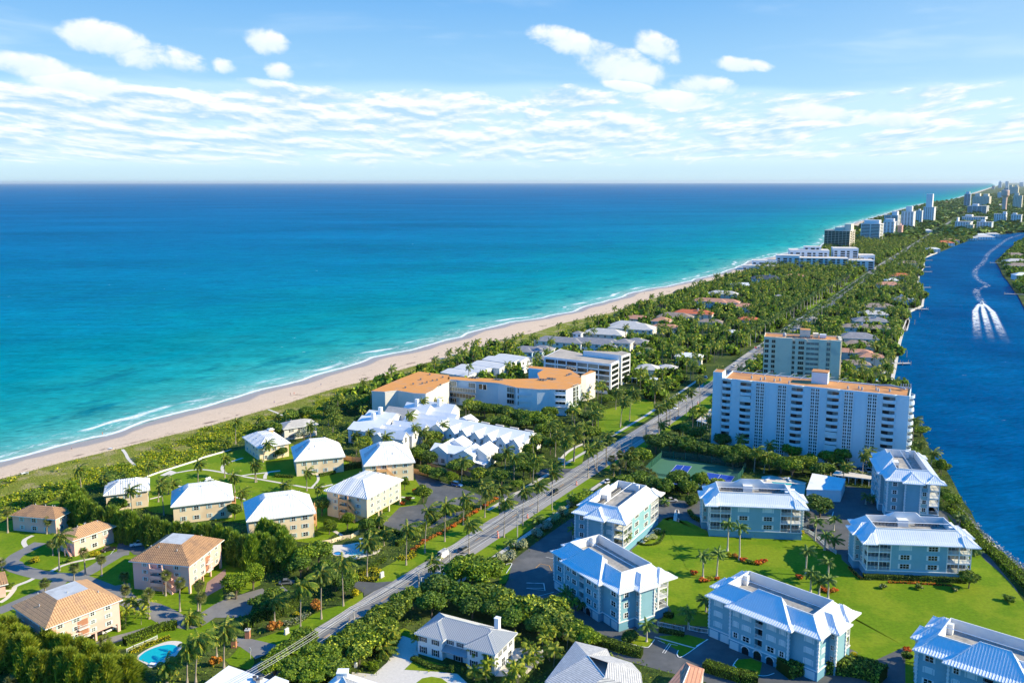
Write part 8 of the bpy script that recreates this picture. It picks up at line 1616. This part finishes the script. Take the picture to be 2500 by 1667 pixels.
# ------------------------------------------------------------------ mass planting: what nobody could count
from mathutils import noise as mn
def inside(px, py, poly):
    x, y = poly[:, 0], poly[:, 1]; x2, y2 = np.roll(x, -1), np.roll(y, -1); r = np.zeros(len(px), bool)
    for a, b_, c_, d_ in zip(x, y, x2, y2):
        if b_ == d_: continue
        k = (b_ > py) != (d_ > py); r ^= k & (px < (c_ - a) * (py - b_) / (d_ - b_) + a)
    return r
def free(px, py, occ=True, road=7.5, lawns=True, rr=1.0):
    ok = np.ones(len(px), bool); d = np.stack([px - RC0.x, py - RC0.y], 1); s = d @ np.array(RU); n = d @ np.array(RN) - np.interp(s, [-400, 210, 400, 739, 1149, 2900], [0, 0, 7.5, 15.9, 28.9, 60])
    ok &= np.abs(n) > road
    if lawns:
        for q in NOGO:
            x0, y0 = q.min(0); x1, y1 = q.max(0); m = (px > x0) & (px < x1) & (py > y0) & (py < y1) & ok
            if m.any(): i = np.where(m)[0]; ok[i[inside(px[i], py[i], q)]] = False
        for q, w in NOSEG:
            if len(q) > 60: continue
            for a, b_ in zip(q[:-1], q[1:]):
                v = b_ - a; l2 = v @ v + 1e-9; t = np.clip(((px - a[0]) * v[0] + (py - a[1]) * v[1]) / l2, 0, 1); ok &= np.hypot(px - a[0] - t * v[0], py - a[1] - t * v[1]) > w
    if occ:
        for (x, y, r) in OCC: ok &= (px - x) ** 2 + (py - y) ** 2 > (r * rr) ** 2
    return ok
def lim(py):
    """left (dune garden edge) and right (bank) limits of the island at a given y"""
    iy = np.array([p.y for p in inner]); ix = np.array([p.x for p in inner]); o = np.argsort(iy); L_ = np.interp(py, iy[o], ix[o])
    sy = np.array([p.y for p in shore]); sx = np.array([p.x for p in shore]); far = np.interp(py, sy, sx) + 38; L_ = np.where(py > iy.max() - 30, far, L_)
    bb = [p for p in bank if p.y < 2100]; by = np.array([p.y for p in bb]); bx = np.array([p.x for p in bb]); o = np.argsort(by); R_ = np.interp(py, by[o], bx[o]); return L_, R_
NG = (RN.x, RN.y)
def strewn(y0, y1, cell, xr=None):
    out = []
    for yy in np.arange(y0, y1, cell):
        L_, R_ = lim(np.array([yy])); L_, R_ = (float(L_[0]), float(R_[0])) if xr is None else xr
        for xx in np.arange(L_ + 2, R_ - 2, cell): out.append((xx + rng.uniform(-.5, .5) * cell, yy + rng.uniform(-.5, .5) * cell))
    return np.array(out)
def view_ok(q, m=60):
    X_ = 1250 + FPX * q[:, 0] / np.maximum(q[:, 1], 1); return (X_ > -m) & (X_ < 2500 + m)
# low-detail plants for the merged grove
def lod_tree(n=80, size=1.1):
    d = rdir(n); d[:, 2] = np.abs(d[:, 2]) * 1.2 - .3; p = d * np.array([1, 1, .72]) * rng.uniform(.8, 1.08, n)[:, None]; p += .16 * np.sin(d[:, [1, 2, 0]] * 6)
    V, F = leaves(p, d, np.full(n, size * .22), .5); cv, cf = sphere_np(6, 4); return np.concatenate([V, cv * [.82, .82, .6]]), np.concatenate([F, cf + len(V)]), np.concatenate([np.zeros(len(F), int), np.ones(len(cf), int)])
def lod_palm():
    V, F = palm_crown(11, 3.6, 5, 1.15, .55, .9, -.7, 1.3); V = V + [0, 0, 10]; n = len(V)
    T_v = np.array([(-.2, 0, 0), (.2, 0, 0), (.14, 0, 10), (-.14, 0, 10), (0, -.2, 0), (0, .2, 0), (0, .14, 10), (0, -.14, 10)], float)
    return np.concatenate([V, T_v]), np.concatenate([F, np.array([[0, 1, 2, 3], [4, 5, 6, 7]]) + n]), np.concatenate([np.zeros(len(F), int), np.ones(2, int)])
LT = [lod_tree() for _ in range(4)]; LP = [lod_palm() for _ in range(4)]; LF = [lod_tree(26, 1.9) for _ in range(3)]
def merge(name, items, protos, mats, label, cat, scf):
    VV = []; FF = []; MM = []; o = 0
    for k, (x, y) in enumerate(items):
        V, F, M = protos[k % len(protos)]; s, sz = scf(); a = rng.uniform(0, 6.28) if protos is not LP else rng.uniform(-.5, .5); c, s_ = math.cos(a), math.sin(a)
        W_ = np.stack([(V[:, 0] * c - V[:, 1] * s_) * s + x, (V[:, 0] * s_ + V[:, 1] * c) * s + y, V[:, 2] * sz + (sz * .55 if protos is not LP else 0)], 1); VV.append(W_); FF.append(F + o); MM.append(M); o += len(V)
    ob = link(name, npmesh(name, np.concatenate(VV), np.concatenate(FF), mats, np.concatenate(MM))); tag(ob, label, cat, None, 'stuff'); return ob
q = strewn(300, 1750, 8.2); q = q[view_ok(q)]; q = q[free(q[:, 0], q[:, 1], road=np.where(q[:, 1] > 560, 8.5, 12))]
keep = (q[:, 1] > 425) | (rng.random(len(q)) < .55); q = q[keep]
gl_, pl_, cd_ = NAMED['garden_lawn'], NAMED['pink_lawn'], NAMED['condo_drive']
q = q[~((q[:, 1] < 480) & (inside(q[:, 0], q[:, 1], gl_) | inside(q[:, 0], q[:, 1], pl_) | inside(q[:, 0], q[:, 1], cd_)))]
# leave the mansions' sea view a little open, thin near the towers
q = q[np.argsort(q[:, 1])]; pal = rng.random(len(q)) < np.where(q[:, 1] > 520, .5, .35)
pq, tq = q[pal], q[~pal]
NP_, NTR = 45, 150
for k, (x, y) in enumerate(pq[:NP_]):
    palm_at(Vector((x, y)), rng.uniform(7, 11), rng.uniform(-.6, 1), 'coco', 'coconut palm among the grove trees behind the road', 'coconut palms in the near grove', .95)
GR = {}
for k, (x, y) in enumerate(tq[:NTR]):
    zone = ('near the court and parking' if y < 380 else 'between condominium garden and road' if y < 428 else 'behind the orange roofed condominium')
    tree_at(Vector((x, y)), rng.uniform(3.4, 5.2), rng.uniform(5, 8.5), random.choice(('dark', 'mid', 'dark', 'mid', 'grape')), 'rounded green tree ' + zone, 'trees ' + zone, trunk=y < 420)
merge('palm_grove', pq[NP_:], LP, [L_coco, M_trunk], 'mass of palm crowns between beach, road and channel', 'palm grove', lambda: ((lambda s: (s, s * rng.uniform(.85, 1.25)))(rng.uniform(.85, 1.1))))
merge('woodland', tq[NTR:], LT, [L_mid, M_core], 'dense broadleaf canopy filling the strip round the villas', 'woodland', lambda: ((lambda s: (s, s * rng.uniform(1.0, 1.5)))(rng.uniform(3.4, 5.6))))
# royal palms lining the far road
for k, s in enumerate(np.arange(430, 900, 15.)):
    for d in (10.5, -10.5):
        p = R(s, d); palm_at(p, 11, 0, 'royal', 'royal palm of the double avenue along the far road', 'royal palm avenue', 1.0, name='royal_palm')
q = strewn(1750, 2050, 17); q2 = []
for yy in np.arange(2050, 7600, 26.):
    xl = float(np.interp(yy, [p.y for p in shore], [p.x for p in shore])) + 70
    for xx in np.arange(xl, yy * .62 + 200, 26. if yy < 3600 else 42.): q2.append((xx + rng.uniform(-12, 12), yy + rng.uniform(-12, 12)))
q = np.concatenate([q, np.array(q2)]); q = q[view_ok(q, 10)]; q = q[free(q[:, 0], q[:, 1], occ=False, road=16, lawns=False)]
merge('far_woodland', q, LF, [L_dark, M_core], 'far green canopy around the distant towers', 'woodland', lambda: ((lambda s: (s, s * rng.uniform(.7, .9)))(rng.uniform(9, 15))))
q = np.array([(x, y) for x in np.arange(430, 1900, 11.) for y in np.arange(560, 2100, 11.)]); q = q + rng.uniform(-5, 5, q.shape); rbp = np.array([(p.x + 7, p.y) for p in rb]); q = q[inside(q[:, 0], q[:, 1], rbp) & view_ok(q, 20)]; q = q[free(q[:, 0], q[:, 1], road=0, lawns=False)]
merge('bank_woodland', q, LT, [L_mid, M_core], 'trees and gardens on the far bank of the channel', 'woodland', lambda: ((lambda s: (s, s * rng.uniform(.9, 1.3)))(rng.uniform(4, 6.5))))
# understorey between the houses, scrub and grass on the dune
def tufts(name, q, n, r, h, size, mats, label, up=.5, mi=None, jit=.6):
    c = np.repeat(q, n, 0) + rng.normal(size=(len(q) * n, 2)) * r; hh = np.repeat(h * rng.uniform(.4, 1.1, len(q)), n); z = hh * rng.uniform(.3, 1, len(c)); nr = rdir(len(c)); nr[:, 2] = np.abs(nr[:, 2]) + up
    V, F = leaves(np.column_stack([c, z]), nr, np.full(len(c), size), jit); m = None if mi is None else np.repeat(mi, n)
    o = link(name, npmesh(name, V, F, mats, m)); tag(o, label, 'undergrowth', None, 'stuff'); return o
q = strewn(185, 470, 2.1, (-230, 240)); L_, R_ = lim(q[:, 1]); q = q[(q[:, 0] > L_) & (q[:, 0] < R_ - 1) & view_ok(q)]; q = q[free(q[:, 0], q[:, 1], road=9.5, rr=.9)]
q = q[~inside(q[:, 0], q[:, 1], gl_) & ~inside(q[:, 0], q[:, 1], pl_) & ~inside(q[:, 0], q[:, 1], cd_)]
tufts('undergrowth', q, 9, .8, 1.3, .24, [L_mid, L_dark, L_areca], 'low mixed planting between houses, hedges and road', mi=(rng.random(len(q)) * 3).astype(int))
q = []
for yy in np.arange(235, 1300, 1.25):
    st = 1.15 if yy < 620 else 3.
    if yy > 620 and int(yy / 1.25) % 3: continue
    xl = float(np.interp(yy, [p.y for p in rough], [p.x for p in rough])); xr = float(lim(np.array([yy]))[0][0]); q += [(x, yy) for x in np.arange(xl, xr, st)]
q = np.array(q); q += rng.uniform(-.6, .6, q.shape); q = q[view_ok(q)]; q = q[free(q[:, 0], q[:, 1], road=9)]
xl = np.interp(q[:, 1], [p.y for p in rough], [p.x for p in rough]); xr = lim(q[:, 1])[0]; t = (q[:, 0] - xl) / np.maximum(1, xr - xl)
nz = np.array([mn.noise((x * .055, y * .055, 0)) + .5 * mn.noise((x * .16, y * .16, 4)) for x, y in q]); scr = (nz + (t - .45) * 1.5) > .0; scr &= (xl + 4 < q[:, 0])
qs = q[scr]; tufts('dune_scrub', qs, 8, .6, 1.5, .42, [L_scrub, L_mid], 'yellow green sea grape and scrub covering the dune', mi=(rng.random(len(qs)) < .25).astype(int))
qg = q[~scr]; tufts('dune_grass', qg, 5, .5, .5, .17, [L_grass], 'pale dune grass between beach and gardens', up=0.)
q = np.array([(p.x, p.y) for p in along('i 1600,930 1700,1010 1830,1160 1980,1290 2120,1410 2352,1600', 420, 2.6)]); tufts('bank_riprap', q, 3, .4, .4, .30, [M_conc], 'grey boulders along the foot of the bank hedge', jit=1.5)

# ------------------------------------------------------------------ distant towers
M_far = [M_white2, mat('far_cream', (.74, .68, .56), .85, var=.03), mat('far_pink', (.76, .46, .38), .85, var=.03), mat('far_blue_white', (.66, .74, .80), .8, var=.03)]
def tower(c, xl, yl, xr, yr, ytop, depth, floors, style, label, wm=0, pent=None, group='beach high-rises', turn=-37):
    """front wall from two base points and a roof pixel above the left one; bands: one ribbon of windows per floor and side"""
    A = G(c, xl, yl); h, _ = top_of(A, c, xl, ytop); rt = rad(turn); dv_ = Vector((math.cos(rt), math.sin(rt))); xw = xl + (xr - xl) * .70; a_, b_ = ray(c, xw, yl); k_ = (A.x * b_ - A.y * a_) / (a_ * dv_.y - b_ * dv_.x); L_ = abs(k_); B = A + dv_ * L_; depth = max(12, min(depth, L_ * .8))
    root = empty('high_rise', (A.x, A.y, 0), rt); tag(root, label, 'high-rise', group); b = MB(); b.box(0, 0, 0, L_, depth, h, 0); b.box(-.6, -.6, h, L_ + .6, depth + .6, h + 1.2, 0)
    b.build('wall', [M_far[wm]], root); fh = h / (floors + .6); b = MB(); b.box(.5, .5, h + 1.2, L_ - .5, depth - .5, h + 1.25); b.build('roof', [M_gravel], root)
    for (x0, x1, hh) in (pent or [(.35, .6, 4)]): b = MB(); b.box(L_ * x0, depth * .25, h, L_ * x1, depth * .8, h + 1 + hh); b.build('penthouse', [M_far[wm]], root)
    key = ('band', round(L_), round(depth), round(fh * 5), style)
    if key not in WC:
        b = MB(); 
        if style == 'band':
            n = max(2, int(L_ / 14))
            for k in range(n): b.box(L_ * (k + .06) / n, -.15, fh * .42, L_ * (k + .94) / n, .0, fh * .95, 0, 'n')
            b.box(L_, depth * .12, fh * .42, L_ + .15, depth * .88, fh * .95, 0)
            b.box(0, -1.2, 0, L_, .0, .25, 1, 'n'); b.box(0, -1.25, .0, L_, -1.15, fh * .36, 1)
        elif style == 'glass':
            b.box(.3, -.2, .15, L_ - .3, 0, fh * .92, 0, 'n'); n = max(4, int(L_ / 6))
            for k in range(n + 1): b.box(L_ * k / n - .2, -.9, 0, L_ * k / n + .2, 0, fh, 1, 'n')
            b.box(0, -1., 0, L_, 0, .3, 1, 'n'); b.box(L_, depth * .1, fh * .4, L_ + .2, depth * .4, fh * .9, 0); b.box(L_, depth * .6, fh * .4, L_ + .2, depth * .9, fh * .9, 0); b.box(L_, depth * .45, 0, L_ + 1.6, depth * .55, fh * .4, 1)
        else:
            n = max(3, int(L_ / 5.5)); m = max(2, int(depth / 6))
            for k in range(n): b.box(L_ * (k + .28) / n, -.12, fh * .35, L_ * (k + .72) / n, .0, fh * .8, 0, 'n')
            for k in range(m): b.box(L_, depth * (k + .3) / m, fh * .35, L_ + .12, depth * (k + .7) / m, fh * .8, 0)
        WC[key] = b.mesh('window_band', [M_glass, M_far[wm]])
    for f in range(floors): o = link('window_band', WC[key], root); o.location = (0, 0, .5 * fh + f * fh)
    OCC.append((A.x + (B.x - A.x) / 2, A.y + (B.y - A.y) / 2 + depth / 2, L_ * .6)); return root
tower('w', 722, 585, 1118, 622, 372, 30, 11, 'glass', 'dark glass fronted beach high-rise with pale end wall, nearest of the line', 1, [(.35, .7, 5), (.72, .98, 11)])
for a in (('x', 0, 540, 222, 545, 392, 26, 12, 'band', 'white high-rise with dark balcony ribbons behind the glass fronted one', 0, [(.1, .9, 7)]),
    ('x', 182, 520, 308, 528, 376, 34, 12, 'grid', 'white high-rise with pale end, third of the line', 0, [(.1, .9, 6)]), ('x', 300, 520, 350, 514, 408, 16, 11, 'grid', 'narrow salmon pink slab against the third high-rise', 2, []),
    ('x', 190, 460, 350, 452, 324, 30, 12, 'band', 'white high-rise peeping over the third one', 0, [(.5, .9, 9)]), ('x', 330, 452, 470, 440, 292, 40, 15, 'grid', 'stepped white high-rise in the middle of the line', 0, [(.3, .8, 12)]),
    ('x', 450, 408, 522, 402, 285, 34, 14, 'grid', 'slim white high-rise right of the stepped one', 0, []), ('x', 510, 398, 636, 388, 256, 44, 16, 'grid', 'white high-rise with tall square cap, last of the beach line', 0, [(.15, .75, 36)]),
    ('x', 845, 268, 918, 262, 148, 60, 18, 'band', 'blue shaded tower left in the second cluster', 3, [(.2, .8, 10)]), ('x', 915, 252, 1112, 244, 168, 70, 16, 'grid', 'wide cream tower with many bays in the second cluster', 1, [(.1, .4, 14), (.6, .9, 12)]),
    ('x', 875, 325, 1098, 304, 246, 50, 11, 'band', 'white striped slab below the second cluster', 0, [(.2, .5, 6)]), ('x', 830, 395, 1100, 372, 335, 40, 7, 'grid', 'long low white block above the channel lawn', 0, [(.1, .4, 5)]),
    ('x', 772, 462, 955, 470, 375, 30, 8, 'grid', 'white block with turret at the channel lawn, left end', 0, [(.05, .15, 9)]), ('x', 950, 462, 1124, 466, 378, 30, 8, 'grid', 'white and blue shaded block at the channel lawn', 3, [(.2, .5, 4)]), ('x', 855, 470, 950, 474, 402, 24, 6, 'grid', 'cream block with pale end in front of the turret block', 1, []),
    ('x', 1090, 405, 1228, 410, 312, 40, 8, 'grid', 'white waterfront block, left of the last pair', 0, [(.7, 1., 6)]), ('x', 1230, 408, 1350, 412, 318, 40, 8, 'grid', 'white waterfront block cut by the right edge', 0, [(.1, .5, 4)]),
    ('x', 1245, 272, 1350, 270, 160, 60, 15, 'grid', 'tall cream tower at the right edge', 1, [(.1, .6, 10)]), ('x', 1122, 184, 1176, 182, 134, 60, 12, 'grid', 'plain white tower between the clusters', 0, []),
    ('x', 1172, 166, 1226, 162, 98, 80, 16, 'band', 'deep blue glass tower far up the coast', 3, []), ('x', 1216, 158, 1322, 154, 90, 90, 18, 'grid', 'twin cream towers far up the coast', 1, [(0, .3, 16), (.6, .9, 16)]),
    ('x', 1130, 96, 1168, 95, 50, 90, 18, 'grid', 'pale blue tower on the horizon, left one', 3, [(.2, .8, 20)]), ('x', 1186, 94, 1226, 93, 44, 90, 18, 'grid', 'white tower on the horizon beside the pale blue one', 0, []), ('x', 1078, 106, 1110, 105, 80, 90, 10, 'band', 'low dark tower nearest the far beach', 3, []),
    ('x', 1303, 84, 1350, 83, 52, 120, 14, 'grid', 'hazy tower on the horizon at the right edge', 3, []), ('x', 1210, 118, 1290, 115, 96, 60, 6, 'grid', 'low white far block before the horizon towers', 0, [])): tower(*a)
for k, (x, y, w_) in enumerate(((700, 215, 40), (760, 205, 50), (640, 250, 30), (800, 290, 50), (680, 238, 30), (1150, 238, 60), (1210, 225, 50), (960, 485, 50), (1010, 492, 40), (740, 520, 30), (590, 590, 24), (1080, 470, 30))):
    villa('x', x, y, w_, w_ * .5, 6, -8, (M_terra, M_wroof, M_lgrey)[k % 3], 'small far roof near the coast, %s counted from the near side' % ORD[11 - k], M_white2)
# stepped white flats on the beach
A = G('w', 455, 800); rt = rad(-14); root = empty('stepped_flats', (A.x, A.y, 0), rt); tag(root, 'white terraced flats stepping down to the beach with black window holes', 'apartment block', 'beach high-rises')
def mass(x0, y0, x1, y1, h, wm=0, fl=3.1):
    b = MB(); b.box(x0, y0, 0, x1, y1, h, 0, 't'); b.box(x0 - .3, y0 - .3, h, x1 + .3, y1 + .3, h + .8, 0); b.box(x0 + .4, y0 + .4, h + .8, x1 - .4, y1 - .4, h + .85, 1); b.build('wing', [M_white2, M_path], root)
    for f in range(int(h / fl)):
        b = MB(); n = max(2, int((x1 - x0) / 7)); z = f * fl + .6
        for k in range(n): w_ = (x1 - x0) / n; b.box(x0 + (k + .15) * w_, y0 - .1, z, x0 + (k + .85 if k % 2 else k + .6) * w_, y0, z + 2, 0, 'n')
        m = max(1, int((y1 - y0) / 8))
        for k in range(m): w_ = (y1 - y0) / m; b.box(x1, y0 + (k + .2) * w_, z, x1 + .1, y0 + (k + .75) * w_, z + 2, 0)
        b.build('window_band', [M_glass], root)
for q in ((0, 0, 62, 30, 15.5), (62, 4, 95, 34, 13), (-30, 4, 0, 26, 18), (-62, -2, -30, 16, 11), (-75, -16, -30, -2, 5), (-12, 26, 40, 56, 24), (46, 30, 78, 60, 27), (8, 34, 30, 50, 28.5), (80, 34, 100, 60, 18)): mass(*q)
A = G('x', 1134, 300); b = MB(); b.lathe([(9, 0), (8, 20), (8.5, 58), (14, 66), (14, 84), (12, 86)], 16); o = b.build('water_tower', [mat('salmon_concrete', (.74, .52, .44), .8, var=.03)]); o.location = (A.x + 20, A.y, 0); tag(o, 'salmon coloured water tower with wider head', 'water tower')
# ------------------------------------------------------------------ sea air
m = bpy.data.materials.new('sea_air'); m.use_nodes = True; m.node_tree.nodes.clear(); g = G_(m.node_tree); v = g.n('ShaderNodeVolumePrincipled'); v.inputs['Color'].default_value = (.85, .95, 1, 1); v.inputs['Density'].default_value = .000015; v.inputs['Anisotropy'].default_value = .2
g.nt.links.new(v.outputs[0], g.n('ShaderNodeOutputMaterial').inputs['Volume'])
b = MB(); b.box(-125000, -3000, -4, 130000, 125000, 215, 0); o = b.build('haze', m); tag(o, 'thin bluish sea haze softening the far coast', 'haze', None, 'stuff')
# ------------------------------------------------------------------ look-alikes told apart by their order in the picture
fam = {}
for ob in COL.objects:
    if ob.parent is None and ob.get('label') and ob.get('kind') is None: fam.setdefault(ob['label'], []).append(ob)
for lb, L_ in fam.items():
    if 1 < len(L_) <= 80 and len(lb.split()) <= 12:
        L_.sort(key=lambda o: o.location.x / max(1, o.location.y))
        for k, ob in enumerate(L_): ob['label'] = '%s, %s from the left' % (lb, ORD[k])
